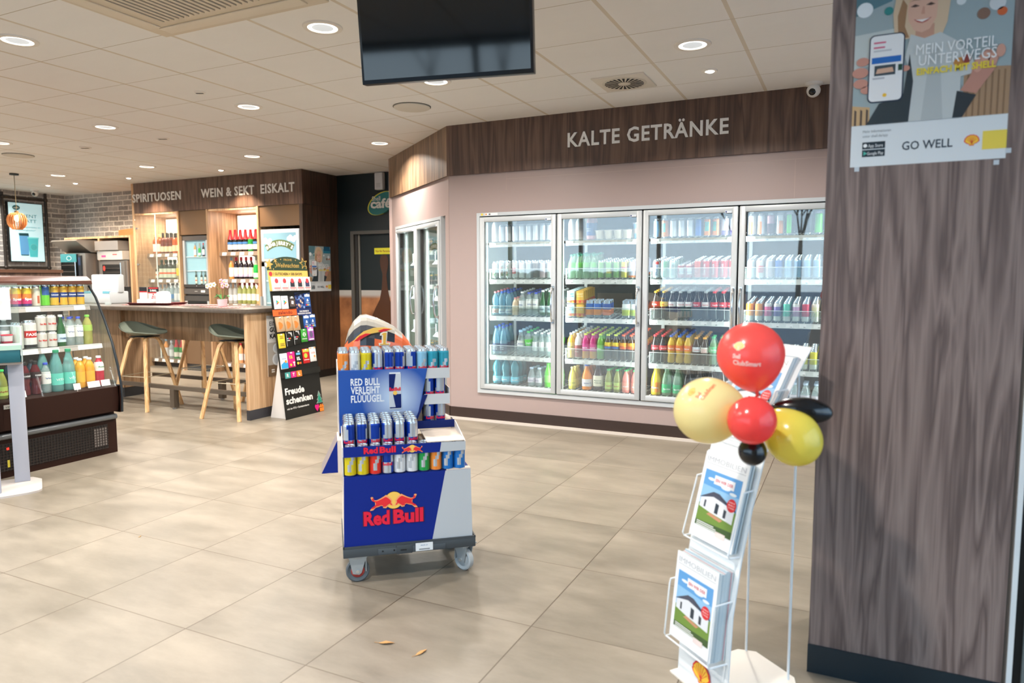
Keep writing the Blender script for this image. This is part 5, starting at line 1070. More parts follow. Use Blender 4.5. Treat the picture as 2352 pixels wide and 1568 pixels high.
# ------------------------------------------------------------------ high counter with stools
t = thing('high_counter', 'high oak bar counter with a grey stone-look top between stools and shelves', 'counter', (0, 0, 0))
M_TOP = bpy.data.materials.new('grey_top'); M_TOP.use_nodes = True; n, l, b = N(M_TOP); nz = n.new('ShaderNodeTexNoise'); nz.inputs['Scale'].default_value = 30; nz.inputs['Detail'].default_value = 6
g_ = n.new('ShaderNodeNewGeometry'); l.new(g_.outputs['Position'], nz.inputs[0]); rp = n.new('ShaderNodeValToRGB'); rp.color_ramp.elements[0].color = (*lin('#463d36'), 1); rp.color_ramp.elements[1].color = (*lin('#6b5f53'), 1); l.new(nz.outputs[0], rp.inputs[0]); l.new(rp.outputs[0], b.inputs['Base Color']); b.inputs['Roughness'].default_value = .3
MB().box(-8.35, -5.08, 4.84, 5.60, 1.018, 1.058, M_TOP, bev=.003).build('top', t)
m = MB(); m.box(-5.145, -5.105, 4.87, 5.48, .096, 1.018, M_OAK); m.build('end_panel', t)
MB().box(-5.147, -5.103, 4.868, 5.482, 0, .096, P('#35353a', .5)).build('end_plinth', t)
MB().box(-7.42, -5.145, 5.29, 5.33, .684, 1.018, M_OAKD).build('apron', t)
MB().box(-8.30, -7.42, 5.24, 5.58, .11, 1.018, M_OAKD).build('base_cabinet', t)
MB().box(-8.28, -7.425, 5.245, 5.57, 0, .11, P('#2b2c2e', .5)).build('cabinet_plinth', t)
BZ = P('#6b6054', .4, .5)
for y in (5.0, 5.62):
    m = MB(); m.box(-7.42, -5.145, y-.02, y+.02, .20, .24, BZ); m.build('foot_rail', t)
    m = MB(); m.box(-6.33, -6.27, y-.03, y+.03, .012, .20, BZ); m.cyl((-6.3, y, 0), (-6.3, y, .012), .018, M_STEEL); m.build('rail_post', t)
# printed poster on the counter end
m = MB(); m.box(-5.105, -5.103, 5.115, 5.46, .39, .985, P('#e6e2dd', .5)); m.box(-5.103, -5.1022, 5.115, 5.46, .39, .72, P('#b9b2a8', .5)); m.box(-5.1022, -5.1016, 5.115, 5.46, .39, .50, P('#7a6248', .6))
ME = Matrix.Translation((-5.1028, 5.115, 0)) @ Matrix.Rotation(pi/2, 4, 'Z')
m.text('EIN', .035, 0, .885, .062, P('#2a2a2a', .5), ME, align='L'); m.text('GUTER', .035, 0, .825, .062, P('#1a1a1a', .5), ME, align='L', bold=.04); m.text('KAFFEE', .035, 0, .762, .062, P('#1a1a1a', .5), ME, align='L', bold=.04)
for z, r in ((.66, .05), (.55, .06)): m.disc((.12, -.001, z), r, P('#e9eef2', .3), 20, ME); m.disc((.12, -.002, z), r*.7, P('#cfd6dc', .3), 20, ME)
for z in (.445, .425): m.box(-5.1016, -5.101, 5.16, 5.2, z, z+.012, WT)
one('coffee_poster', m, 'pale coffee poster with black lettering on the oak counter end', 'poster')
# bar stools: bent ply legs, shell seat, wire footrest
M_SEAT = P('#767d70', .5); WIRE = P('#c4b79e', .35, .6)
def make_stool():
    parts = []
    for sx in (-1, 1):           # each leg pair is one bent hoop cut at its crown, so every leg is a piece of its own
        for sy in (-1, 1):
            m = MB(); pts = [(.235*sx, .225*sy, 0), (.17*sx, .165*sy, .36), (.115*sx, .118*sy, .62), (.098*sx, .10*sy, .695), (.07*sx, .085*sy, .73), (.02*sx, .07*sy, .742), (0, .065*sy, .743)]
            P3 = [Vector(p) for p in pts]; vs = []; W2, T2 = .019, .0085
            for i, p in enumerate(P3):
                d = (P3[min(i+1, 6)]-P3[max(i-1, 0)]).normalized(); a = Vector((0, 1, 0)); a = (a-d*a.dot(d)).normalized(); c = d.cross(a)
                for u, v in ((-1, -1), (1, -1), (1, 1), (-1, 1)): vs.append(tuple(p+a*(u*W2)+c*(v*T2)))
            fs = [(i*4+j, i*4+(j+1) % 4, (i+1)*4+(j+1) % 4, (i+1)*4+j) for i in range(6) for j in range(4)] + [(3, 2, 1, 0), (24, 25, 26, 27)]
            m.add(vs, fs, M_STOOL); parts.append(('leg', m.mesh('leg', 30)))
    m = MB(); s = .17; q = [(s, s*.97), (-s, s*.97), (-s, -s*.97), (s, -s*.97)]; m.tube([(x, y, .345) for x, y in q], .0045, WIRE, 8, closed=True); parts.append(('footrest', m.mesh('footrest')))
    m = MB(); nu, nv = 28, 8; top = []
    for lay in (0, 1):
        for j in range(nv+1):
            f = j/nv
            for i in range(nu):
                a = 2*pi*i/nu; c, s_ = cos(a), sin(a); back = max(0, -s_)
                rx = .232*(1-.10*max(0, s_)); ry = .212*(1+.10*max(0, s_))
                z = .762+(.055*f**2.2)+.085*f**2.5*back**1.3-.03*f**3*max(0, s_)**1.5
                z -= (0 if lay else .010)
                top.append((rx*f*c, ry*f*s_*1.02-.01, z))
    K = (nv+1)*nu; fs = []
    for lay in (0, 1):
        for j in range(nv):
            for i in range(nu):
                q = (lay*K+j*nu+i, lay*K+j*nu+(i+1) % nu, lay*K+(j+1)*nu+(i+1) % nu, lay*K+(j+1)*nu+i); fs.append(q if lay else q[::-1])
    fs += [(nv*nu+i, nv*nu+(i+1) % nu, K+nv*nu+(i+1) % nu, K+nv*nu+i) for i in range(nu)]
    m.add(top, fs, M_SEAT); parts.append(('seat', m.mesh('seat', 60)))
    m = MB(); m.box(-.09, .09, -.11, .11, .744, .752, M_BLACK); parts.append(('seat_mount', m.mesh('seat_mount')))
    return parts
SP = make_stool()
for x, y, rz, lb in ((-6.62, 4.93, radians(-82), 'green-grey shell bar stool nearest the drinks chiller, before the counter'), (-5.40, 4.99, radians(-84), 'green-grey shell bar stool in front of the counter, nearest its pale end panel'),
                     (-6.58, 5.62, radians(185), 'bar stool behind the counter, seen under the apron in the middle'), (-5.72, 5.80, radians(175), 'bar stool behind the counter, seen under the apron next to the front stool')):
    t = thing('bar_stool', lb, 'bar stool', (x, y, 0), rz, 'bar stools at the counter')
    for nm, me in SP: link(nm, me, t)
# things on the counter
t = thing('payment_box', 'white boxy dispenser with two teal corners on the counter', 'dispenser', (-7.95, 5.42, 1.0585), 0)
m = MB(); m.box(-.29, .27, -.12, .12, 0, .14, P('#cdd0d0', .4), bev=.012); m.build('base', t); m = MB(); m.box(-.20, .29, -.02, .06, .125, .335, P('#d0d3d3', .4), bev=.018); m.build('lid_panel', t)
m = MB(); m.box(-.285, -.06, -.122, -.10, .115, .142, P('#6fb4c4', .35)); m.box(.15, .265, -.122, -.10, .115, .142, P('#6fb4c4', .35)); m.build('teal_trim', t)
m = MB(); m.box(-.08, .18, -.0225, -.02, .16, .30, P('#e2e4e4', .3)); m.build('front_plate', t)
MATR = bpy.data.materials.new('checked_mat'); MATR.use_nodes = True; n, l, b = N(MATR); tc = n.new('ShaderNodeTexCoord'); ch = n.new('ShaderNodeTexChecker'); ch.inputs['Scale'].default_value = 42; l.new(tc.outputs['Object'], ch.inputs[0]); ch.inputs[1].default_value = (*lin('#c8262e'), 1); ch.inputs[2].default_value = (*lin('#e8b4b0'), 1); l.new(ch.outputs[0], b.inputs['Base Color'])
for x, y, rz, w_, lb in ((-6.92, 5.30, .25, .62, 'red checked paper mat under the black tray on the counter'), (-5.72, 5.17, -.12, .46, 'red checked paper mat under the orchid on the counter'), (-6.35, 5.45, .5, .42, 'pale red checked paper mat between tray and orchid')):
    m = MB(); m.box(-w_/2, w_/2, -.13, .13, 0, .002, MATR); o = one('paper_mat', m, lb, 'place mat', (x, y, 1.0588), rz, 'checked mats on the counter')
t = thing('serving_tray', 'black serving tray with red rim on the checked mat', 'tray', (-6.88, 5.30, 1.0612), .25)
m = MB(); m.prism([(-.23, -.15), (.23, -.15), (.23, .15), (-.23, .15)], 0, .004, M_BLACK, None, 'z'); m.build('base', t)
m = MB(); 
for q in range(4):
    c = [(-.23, -.15), (.23, -.15), (.23, .15), (-.23, .15)]; a, b_ = c[q], c[(q+1) % 4]; ea, eb = (a[0]*1.12, a[1]*1.16), (b_[0]*1.12, b_[1]*1.16); m.add([(*a, .003), (*b_, .003), (*eb, .022), (*ea, .022), (*a, .001), (*b_, .001), (*eb, .02), (*ea, .02)], [(0, 1, 2, 3), (7, 6, 5, 4), (3, 2, 6, 7)], P('#5a1218', .4))
m.build('rim', t)
t = thing('napkin_dispenser', 'white ribbed napkin holder standing on the black tray', 'napkin holder', (-6.78, 5.30, 1.0655), .2)
m = MB(); m.prism([(-.055, 0), (.055, 0), (.055, .105), (.04, .135), (.0, .142), (-.04, .135), (-.055, .105)], -.05, .05, P('#f4efec', .4)); m.build('body', t)
m = MB()
for x in (-.03, .0, .03): m.box(x-.006, x+.006, -.053, -.05, .01, .12, P('#ece2df', .4))
m.build('ribs', t)
t = thing('sugar_box', 'low white box of sachets on the black tray', 'box', (-6.98, 5.25, 1.0655), .25)
MB().box(-.09, .07, -.05, .05, 0, .05, P('#f4ece9', .5), bev=.004).build('body', t); MB().box(-.08, .06, -.04, .04, .048, .056, P('#f7f3f0', .6)).build('sachets', t)
t = thing('menu_card', 'folded white, black and red menu card at the left of the tray', 'menu card', (-7.16, 5.38, 1.061), .35)
m = MB(); m.box(-.075, .015, -.01, .0, 0, .19, P('#e8e2de', .5)); m.box(-.075, .015, -.011, -.01, .14, .19, P('#161414', .5)); m.box(-.075, .015, -.0115, -.01, .13, .142, P('#cf2a2c', .5)); m.build('narrow_leaf', t)
m = MB(); m.box(.02, .15, .0, .01, 0, .19, P('#e2d6d2', .5)); m.box(.02, .15, -.001, .0, .13, .19, P('#161414', .5)); m.box(.02, .15, -.0015, .0, .12, .13, P('#d22a2c', .5)); m.box(.03, .14, -.0018, -.001, .172, .183, P('#d22a2c', .5)); m.text('5-MAL', .085, -.001, .14, .03, WT, w=.08, bold=.04); m.disc((.10, -.0003, .055), .04, P('#c0a6a6', .5), 16)
for i in range(5): m.disc((.05+.008*i, -.0006, .02+.022*i), .008, P('#c8202a', .5), 8)
m.build('wide_leaf', t)
t = thing('orchid_pot', 'small white and pink orchid in a grey pot on the counter', 'plant', (-5.78, 5.20, 1.0612), 0)
m = MB(); m.lathe([(.038, 0), (.045, .004), (.052, .075), (.048, .075), (.044, .062), (0, .062)], P('#cfc8ca', .4), 24); m.build('pot', t)
m = MB()
for a, L_, z in ((2.8, .16, .10), (.2, .10, .09), (4.2, .09, .085)):
    dx, dy = cos(a), sin(a); m.add([(0, 0, .06), (dx*L_*.5-dy*.028, dy*L_*.5+dx*.028, z+.03), (dx*L_, dy*L_, z), (dx*L_*.5+dy*.028, dy*L_*.5-dx*.028, z+.03), (dx*L_*.5, dy*L_*.5, z+.015)], [(0, 4, 1), (1, 4, 2), (2, 4, 3), (3, 4, 0)], P('#3f7a34', .4))
m.build('leaves', t)
m = MB(); m.tube([(0, 0, .06), (-.02, 0, .16), (-.09, 0, .215), (-.20, -.01, .205)], .0022, P('#6a7a3a', .5), 6); m.tube([(.01, 0, .06), (.04, 0, .17), (.07, 0, .22), (.02, 0, .25)], .0022, P('#6a7a3a', .5), 6); m.build('stems', t)
def bloom(mb, x, y, z, s, c):
    for k in range(5): a = 2*pi*k/5; mb.ball((x+s*.8*cos(a), y, z+s*.8*sin(a)), (s*.6, s*.2, s*.5), P(c, .5), 8, 6)
    mb.ball((x, y-.006, z), s*.3, P('#d8c83a', .5), 6, 4)
for x, z, c in ((-.20, .205, '#f4efe6'), (-.15, .215, '#f6f2ea'), (-.10, .222, '#f2ecdf'), (.05, .25, '#ecb8c4'), (.0, .255, '#e8a8b8'), (.08, .215, '#f0ccd0'), (.02, .21, '#eab4c0')):
    m = MB(); bloom(m, x, -.008, z, .022, c); m.build('flower', t)
m = MB(); m.lathe([(.03, 0), (.034, .03), (.03, .03), (.028, .006), (0, .006)], P('#c8d2d0', .25), 20); one('glass_dish', m, 'small glass dish on the counter in front of the white dispenser', 'dish', (-7.35, 5.05, 1.0585))

# ------------------------------------------------------------------ shelving wall for spirits, wine and ice cream
def unit():
    t = thing('shelving_unit', 'tall walnut shelving wall lettered SPIRITUOSEN, WEIN & SEKT and EISKALT', 'shelf unit', (0, 0, 0))
    YF, YB = 7.18, 7.74
    m = MB(); m.box(-9.735, -6.475, YF, YF+.03, 2.315, CEIL-.002, M_WALNUT); m.build('fascia', t)
    m = MB(); m.box(-9.785, -9.735, YF, YB, 0, CEIL-.002, M_OAK); m.build('side_panel', t)
    m = MB(); m.box(-6.535, -6.48, YF+.001, 7.88, 0, CEIL-.002, M_WALNUTD); m.build('side_panel', t)
    MB().box(-6.481, -6.474, YF+.02, 7.88, .0, .10, M_BLACK).build('side_plinth', t)
    m = MB(); m.box(-6.48, -6.4775, YF+.03, 7.88, 2.312, 2.316, M_BLACK); m.build('panel_joint', t)
    for x in (-8.82, -8.222, -7.272):
        o = MB().box(x-.016, x+.016, YF, YB, .0, 2.315, M_OAK if x != -8.222 else M_OAKD).build('divider', t)
    MB().box(-9.735, -6.535, YB-.01, YB+.02, 0, 2.32, M_OAKD).build('back_board', t)
    for (x0, x1) in ((-9.735, -8.836), (-8.206, -7.288)):
        MB().box(x0, x1, YF+.01, YB, 2.285, 2.315, M_OAK).build('bay_top', t)
        b_ = MB(); b_.box(x0+.03, x1-.03, YB-.05, YB-.03, 1.0, 2.26, P('#fff3e4', .5, emit=2.6)); b_.build('light_panel', t)
        for z in (1.722, 1.338, .985, .62, .125):
            s = MB(); s.box(x0+.01, x1-.005, 7.37, YB-.06, z-.02, z, P('#a39485', .4, .3)); o = s.build('shelf', t)
            r = MB(); r.prism([(7.355, -.055), (7.36, -.058), (7.372, -.0), (7.367, .002)], x0+.005, x1-.005, P('#8e7c6b', .4, .3), Matrix.Translation((0, 0, z)), 'x')
            for q in range(5): xx = x0+.06+q*.17; r.prism([(7.3535, -.05), (7.3545, -.05), (7.364, -.008), (7.363, -.008)], xx, xx+.085, P('#f1efec', .5), Matrix.Translation((0, 0, z)), 'x')
            r.build('price_rail', o)
            if z > 1.2:
                k = MB(); k.prism([(YB-.06, -.02), (7.42, -.02), (7.47, -.045), (7.56, -.07), (YB-.06, -.16)], (x0+x1)/2+.02, (x0+x1)/2+.03, P('#8e7c6b', .5), Matrix.Translation((0, 0, z)), 'x'); k.build('bracket', o)
        m = MB(); m.box(x0, x1, 7.40, YB, 0, .10, P('#2a2320', .5)); m.build('plinth', t)
    for (x0, x1, z0) in ((-8.804, -8.238, 1.97), (-7.256, -6.535, 2.04)):
        MB().box(x0, x1, YF+.02, YF+.05, z0, 2.315, P('#6a5036', .4, .1)).build('cover_panel', t)
    MB().box(-8.804, -8.238, YF+.03, YF+.06, .10, .56, P('#6f563e', .4, .2)).build('cover_panel', t)
    MB().box(-8.804, -8.238, YF+.05, YB, 0, .10, P('#3a3b3c', .5)).build('plinth', t)
    # glass doors of the spirits bay
    for x0, x1 in ((-9.73, -9.29), (-9.285, -8.84)):
        g = MB(); g.box(x0, x1, YF-.004, YF+.004, .16, 2.28, clear('#eef4f2', .02, .02, key='cab')); g.box(x1-.004 if x0 < -9.5 else x0, x1 if x0 < -9.5 else x0+.004, YF-.006, YF+.005, .16, 2.28, P('#dfe8e4', .2)); o = g.build('glass_door', t)
        if x0 < -9.5:
            for z in (2.09, 1.555): h = MB(); h.cyl((x0+.03, YF-.012, z), (x0+.03, YF+.004, z), .016, M_CHROME, 12); h.box(x0, x0+.06, YF-.009, YF+.004, z-.006, z+.006, M_CHROME); h.build('hinge', o)
    return t
unit()
for txt, x0, x1 in (('SPIRITUOSEN', -9.756, -8.721), ('WEIN & SEKT', -8.309, -7.304), ('EISKALT', -7.188, -6.598)): letters(txt, x0, x1, 2.478, .168, 7.18, 'white letters %s on the walnut board of the shelving wall' % txt)
for xc in (-9.28, -7.74): area('shelf_light', (xc, 7.6, 2.27), .5, 15, (1, .84, .66), aim=(0, -.2, -1), shape='RECTANGLE', size_y=.06)
# drinks on the shelves
B2 = lambda *a, **k: bottle(*a, **k)
cg = lambda c: clear(c, .45, .05)
B2('whis', 'spirit_bottle', 'amber spirit bottle with white label', .29, .036, 'spirit', gl('#a8541c'), P('#d8b27a', .4), P('#e9e0d6', .5), (.10, .50), capz=.86)
B2('cogn', 'spirit_bottle', 'dark brandy bottle with black neck', .31, .04, 'spirit', gl('#6a2410'), P('#1f1712', .4), P('#e6d2ac', .5), (.08, .34), capz=.70)
B2('bran', 'spirit_bottle', 'orange brandy bottle with black neck', .30, .042, 'spirit', gl('#c4581a'), P('#1f1712', .4), P('#ead8b2', .5), (.10, .40), capz=.74)
B2('herb', 'herb_liqueur_bottle', 'square green herbal liqueur bottle', .29, .043, 'spirit', gl('#1c2a16'), P('#2a4a20', .4), P('#cfd6c0', .5), (.06, .54), capz=.86, band=(.26, .34, P('#e0551c', .5)))
B2('herbs', 'herb_liqueur_bottle', 'small green herbal liqueur bottle', .21, .033, 'spirit', gl('#1c2a16'), P('#2a4a20', .4), P('#cfd6c0', .5), (.06, .54), capz=.86, band=(.26, .34, P('#e0551c', .5)))
B2('rum', 'rum_bottle', 'rum bottle with yellow label and gold cap', .32, .038, 'spirit', cg('#e8dfb8'), P('#b8924a', .4), P('#f0c63a', .5), (.16, .50), capz=.86)
B2('vod', 'vodka_bottle', 'clear vodka bottle with white label', .27, .037, 'spirit', cg('#e6eef0'), P('#c8ccd4', .4), P('#e9ebee', .5), (.12, .5), capz=.86)
B2('gin', 'gin_bottle', 'clear gin bottle with blue mark', .29, .040, 'spirit', cg('#cfe2e6'), P('#4a4438', .4), P('#4f8ac4', .5), (.2, .42), capz=.88)
B2('sekt', 'sparkling_wine_bottle', 'red-foiled dark sparkling wine bottle', .315, .043, 'sekt', gl('#16130f'), P('#c2202a', .35, .3), P('#efe6da', .5), (.10, .32), foil=.56, band=(.34, .44, P('#3f78b4', .5)))
B2('sektg', 'sparkling_wine_bottle', 'red-foiled green sparkling wine bottle', .315, .043, 'sekt', gl('#1f8a3a'), P('#c2202a', .35, .3), P('#efe6da', .5), (.10, .32), foil=.56)
B2('sektp', 'sparkling_wine_bottle', 'grey-foiled green sparkling wine bottle', .32, .042, 'sekt', gl('#1faa44'), P('#a8a894', .4, .3), P('#e9ece2', .5), (.06, .26), foil=.62)
B2('red', 'red_wine_bottle', 'dark red wine bottle with cream label', .31, .038, 'wine', gl('#18101a'), P('#c8222c', .4), P('#ece2da', .5), (.14, .52), capz=.84, band=(.10, .2, P('#c9bcd6', .5)))
B2('rose', 'rose_wine_bottle', 'orange rosé bottle with white label', .31, .037, 'wine', gl('#e8964a'), P('#7fa0b4', .4), P('#efe4e0', .5), (.10, .52), capz=.84)
B2('whi', 'white_wine_bottle', 'pale green white wine bottle', .31, .037, 'wine', cg('#d6dc8a'), P('#a8343c', .4), P('#efece4', .5), (.16, .46), capz=.84)
B2('ros2', 'rose_wine_bottle', 'peach rosé bottle with red cap', .31, .037, 'wine', gl('#f0b07a'), P('#b83a3c', .4), P('#f2e6e2', .5), (.14, .44), capz=.84)
B2('lil', 'aperitif_bottle', 'clear bottle with silver neck', .31, .036, 'wine', cg('#eef0ec'), P('#c9d2d8', .3, .4), P('#f0f0ee', .5), (.14, .4), capz=.76)
def shelf_row(keys, x0, dx, y, z, where, grp, rows=2, dy=.085):
    for r in range(rows):
        for i, k in enumerate(keys):
            if k is None or (r and i % 5 == 4 and rows > 2): continue
            put(k, Matrix.Translation((x0+i*dx+.004*r, y+r*dy, z+.0005)) @ Matrix.Rotation(random.uniform(-.2, .2), 4, 'Z'), '%s, %s from left, %s, %s' % (KINDS[k][1], ORD[i], 'front row' if r == 0 else ORD[r]+' row', where), grp, 'bottle')
shelf_row('whis whis cogn cogn cogn bran bran bran bran'.split(), -9.63, .088, 7.43, 1.722, 'top spirits shelf', 'bottles on the top spirits shelf')
shelf_row('herbs herb herb herb herb rum rum rum'.split(), -9.60, .093, 7.43, 1.338, 'second spirits shelf', 'bottles on the second spirits shelf')
shelf_row('vod vod gin gin vod vod vod vod vod'.split(), -9.56, .088, 7.43, .985, 'third spirits shelf', 'bottles on the third spirits shelf')
shelf_row('sekt sekt sekt sekt sektg sekt sektg sektg'.split(), -8.06, .098, 7.44, 1.722, 'top wine shelf', 'bottles on the top wine shelf')
shelf_row('rose red red red red sektp sektp sektp'.split(), -8.06, .096, 7.44, 1.338, 'second wine shelf', 'bottles on the second wine shelf', 1)
shelf_row('lil lil whi whi whi whi ros2 ros2 ros2'.split(), -8.09, .091, 7.44, .985, 'third wine shelf', 'bottles on the third wine shelf')
shelf_row('rose vod sektg sektg herb vod'.split(), -9.50, .115, 7.44, .125, 'bottom spirits shelf', 'bottles on the bottom shelves', 1)
shelf_row('ros2 ros2 ros2 ros2 red red'.split(), -8.05, .115, 7.44, .125, 'bottom wine shelf', 'bottles on the bottom shelves', 1)
# built-in wine fridge
t = thing('wine_fridge', 'black and silver built-in bottle fridge between the spirits and wine shelves', 'fridge', (-8.521, 7.215, .56), 0); w2 = .26
DKG = P('#2c2b2a', .35); m = MB(); m.box(-w2, w2, .03, .50, 0, 1.38, DKG); m.box(-w2+.05, w2-.05, .025, .031, .70, 1.33, P('#9cc4d0', .4, emit=.25)); m.build('cabinet', t)
m = MB(); m.box(-w2, w2, 0, .03, 1.33, 1.395, P('#4a4643', .35)); m.box(-w2, -w2+.045, 0, .03, .70, 1.33, M_ALU); m.box(w2-.045, w2, 0, .03, .70, 1.33, M_ALU); m.box(-w2, w2, 0, .03, .655, .70, DKG); o = m.build('door', t)
MB().box(-w2+.045, w2-.045, .005, .009, .70, 1.33, M_GLASS).build('glass_pane', o)
m = MB(); m.box(-w2, w2, -.005, .03, .56, .64, P('#4a4643', .35)); m.box(.09, .17, -.0065, -.005, .585, .615, P('#dcdcd8', .5)); m.box(-.04, .02, -.0065, -.005, .597, .603, P('#b9b9b4', .5)); m.build('control_panel', t)
m = MB(); m.box(-w2, w2, 0, .03, .46, .535, P('#3c3a38', .35)); m.box(-w2, -w2+.06, 0, .03, 0, .46, M_ALU); m.box(w2-.06, w2, 0, .03, 0, .46, M_ALU); m.box(-w2+.06, w2-.06, .005, .03, 0, .46, P('#0f1412', .15)); m.build('lower_door', t)
for z in (1.10, .90): m = MB(); m.box(-w2+.05, w2-.05, .012, .025, z-.012, z, P('#dfe9ec', .4)); m.build('rack', t)
m = MB(); m.disc((.0, -.0005, .678), .008, M_CHROME, 12); m.build('lock', t)
for x, z, k in ((.0, 1.102, 'rose'), (.09, 1.102, 'sektp'), (.16, 1.102, 'red'), (-.02, .702, 'herbs'), (.10, .702, 'herbs'), (.16, .702, 'herbs')):
    pass
FB = [('rose', -.02, 1.10, 'rosé bottle'), ('sektp', .07, 1.10, 'grey-foiled bottle'), ('red', .15, 1.10, 'dark bottle'), ('herbs', -.02, .70, 'lone small green bottle'), ('herbs', .09, .70, 'small green bottle, first of the pair'), ('herbs', .165, .70, 'small green bottle, second of the pair')]
for k, x, z, d in FB:
    nm, ds, pts, HH, RR = KINDS[k]; sc = .19/HH
    put(k, Matrix.Translation((-8.521+x, 7.215-.028, .56+z+.0005)) @ Matrix.Diagonal((.19/HH, .019/RR*1.0, sc, 1)), d+' behind the glass of the built-in bottle fridge', 'bottles in the wine fridge', 'bottle') if False else put(k, Matrix.Translation((-8.521+x, 7.229, .56+z+.0005)) @ Matrix.Diagonal((.62, .2, sc, 1)), d+' behind the glass of the built-in bottle fridge', 'bottles in the wine fridge', 'bottle')
# ice cream freezer
t = thing('ice_cream_freezer', 'white upright ice cream freezer with a glowing arched-lettering header', 'freezer', (-6.905, 7.20, .05), 0); w2 = .335; FW = P('#c9cfd2', .4)
m = MB(); m.box(-w2, w2, .03, .53, 0, 1.95, FW); m.build('cabinet', t)
m = MB(); m.box(-w2, w2, .0, .03, 1.52, 1.95, FW, bev=.008); m.build('header', t)
m = MB(); m.box(-w2+.05, w2-.05, -.003, .0, 1.56, 1.90, P('#7fa8b8', .4, emit=.22)); m.build('header_light', t)
m = MB(); LE = P('#5a6a3a', .5); WH = P('#f4f6ee', .5, emit=.25)
for i, ch_ in enumerate("BEN&JERRY'S"):
    a = (i-5)*.105; M = Matrix.Translation((.43*sin(a)*1.0, -.0035, 1.335+.43*cos(a))) @ Matrix.Rotation(a, 4, 'Y')
    m.box(-.024, .024, -.001, 0, -.045, .045, LE, M); m.text(ch_, 0, -.001, -.022, .062, WH, M, bold=.05)
m.build('brand_lettering', t)
m = MB()
for cx, cz in ((-.22, 1.79), (.22, 1.82)):
    for k in range(5): m.disc((cx+(k-2)*.028, -.0035-.0003*k, cz+.018*sin(k*1.7)), .032, P('#f4fafc', .5, emit=.3), 14)
m.build('cloud_print', t)
m = MB(); m.box(-w2, -w2+.055, 0, .03, 0, 1.51, FW); m.box(w2-.055, w2, 0, .03, 0, 1.51, FW); m.box(-w2, w2, 0, .03, 1.455, 1.51, FW); m.box(-w2, w2, 0, .03, 0, .08, FW); o = m.build('door', t)
MB().box(-w2+.05, w2-.05, .008, .012, .08, 1.46, M_GLASS).build('glass_pane', o); MB().box(-w2-.012, -w2+.012, -.035, .0, .70, 1.05, P('#9aa0a2', .4)).build('handle', o)
m = MB(); m.box(-w2+.055, w2-.055, .022, .029, .08, 1.455, P('#9fc0c8', .4, emit=.28)); m.build('inner_lining', t)
for z in (1.25, .95, .65, .35): m = MB(); m.box(-w2+.06, w2-.06, .013, .022, z, z+.02, P('#eef6f6', .3)); m.build('wire_basket', t)
# ------------------------------------------------------------------ open-front drinks chiller at the left
CL = Vector((-5.13, 3.54, 0)); t = thing('drinks_chiller', 'dark brown drinks chiller with a curved glass front at the left edge', 'chiller', CL, pi/2)
BR = P('#2a150e', .5, spec=.2); BRR = P('#4a281b', .4, spec=.3); CLL = 1.45; CWM = Matrix.Translation(CL) @ Matrix.Rotation(pi/2, 4, 'Z')
m = MB(); m.prism([(.0, 0), (.0, .265), (.02, .27), (.02, .32), (-.05, .33), (-.062, .42), (-.058, .52), (-.035, .535), (.80, .535), (.80, 0)], -CLL, 0, BR, None, 'x'); m.build('base', t)
m = MB(); m.box(-CLL, -.075, -.004, 0, .045, .235, P('#120d0b', .6))
for k in range(64): x = -CLL+.01+k*.0212; m.box(x, x+.004, -.008, -.004, .045, .235, P('#2a1f1a', .5)) if x < -.08 else None
for k in range(10): z = .05+.02*k; m.box(-CLL, -.075, -.009, -.005, z, z+.004, P('#2a1f1a', .5))
m.build('vent_grille', t)
m = MB(); m.box(-.185, -.085, -.0045, -.0035, .07, .215, P('#8b8480', .4, .5)); m.build('condenser_face', t)
m = MB(); m.cyl((-CLL, -.012, .285), (-.01, -.012, .285), .022, P('#6f7274', .35, .4), 12); m.build('bumper_rail', t)
m = MB(); m.box(-CLL, -.012, .80, .83, .53, 1.36, BR); m.box(-CLL, -.012, .77, .80, .54, 1.30, P('#2b2018', .6)); m.build('back_wall', t)
m = MB(); m.prism([(.20, 1.305), (.205, 1.33), (.26, 1.365), (.83, 1.37), (.83, 1.33), (.30, 1.32), (.26, 1.30)], -CLL, 0, BRR, None, 'x'); m.build('canopy', t)
m = MB(); m.box(-CLL, -.02, .27, .42, 1.286, 1.302, P('#d6ead8', .4, emit=1.0)); m.build('light_strip', t)
area('chiller_light', CWM @ Vector((-.7, .32, 1.28)), 1.3, 14, (.95, 1, .95), aim=(.15, 0, -1), shape='RECTANGLE', size_y=.10)
GP = [(.235, 1.29), (.162, 1.204), (.069, 1.031), (-.006, .859), (-.061, .676), (-.088, .53)]
m = MB(); sp = GP + [(.80, .53), (.80, 1.30), (.30, 1.30)]; m.prism(sp, -.010, -.004, clear('#eaf2ee', .03, .03, key='side'), None, 'x'); m.build('side_glass', t)
m = MB()
for i in range(len(GP)-1):
    (y0, z0), (y1, z1) = GP[i], GP[i+1]; m.add([(-CLL, y0, z0), (-.012, y0, z0), (-.012, y1, z1), (-CLL, y1, z1)], [(0, 1, 2, 3)], clear('#eef4f2', .015, .02, key='front', refl=.03))
m.build('curved_glass', t)
m = MB(); ed = [(0, y, z) for y, z in GP + [(-.092, .44), (-.083, .325)]]; m.tube([(-.004, y, z) for _, y, z in ed], .009, P('#1c2226', .3), 8); m.build('edge_trim', t)
m = MB(); m.box(-.012, -.002, -.07, .80, .32, .535, BR); m.prism([(-.083, .325), (-.092, .44), (-.088, .53), (.0, .53), (.0, .325)], -.012, -.002, BR, None, 'x'); m.build('end_panel', t)
m = MB(); m.box(-.83, -.70, -.0635, -.060, .478, .506, P('#b9b9b4', .35, .5)); m.text('VIESSMANN', -.765, -.0636, .484, .018, P('#3a3a38', .5), w=.11); m.build('maker_plate', t)
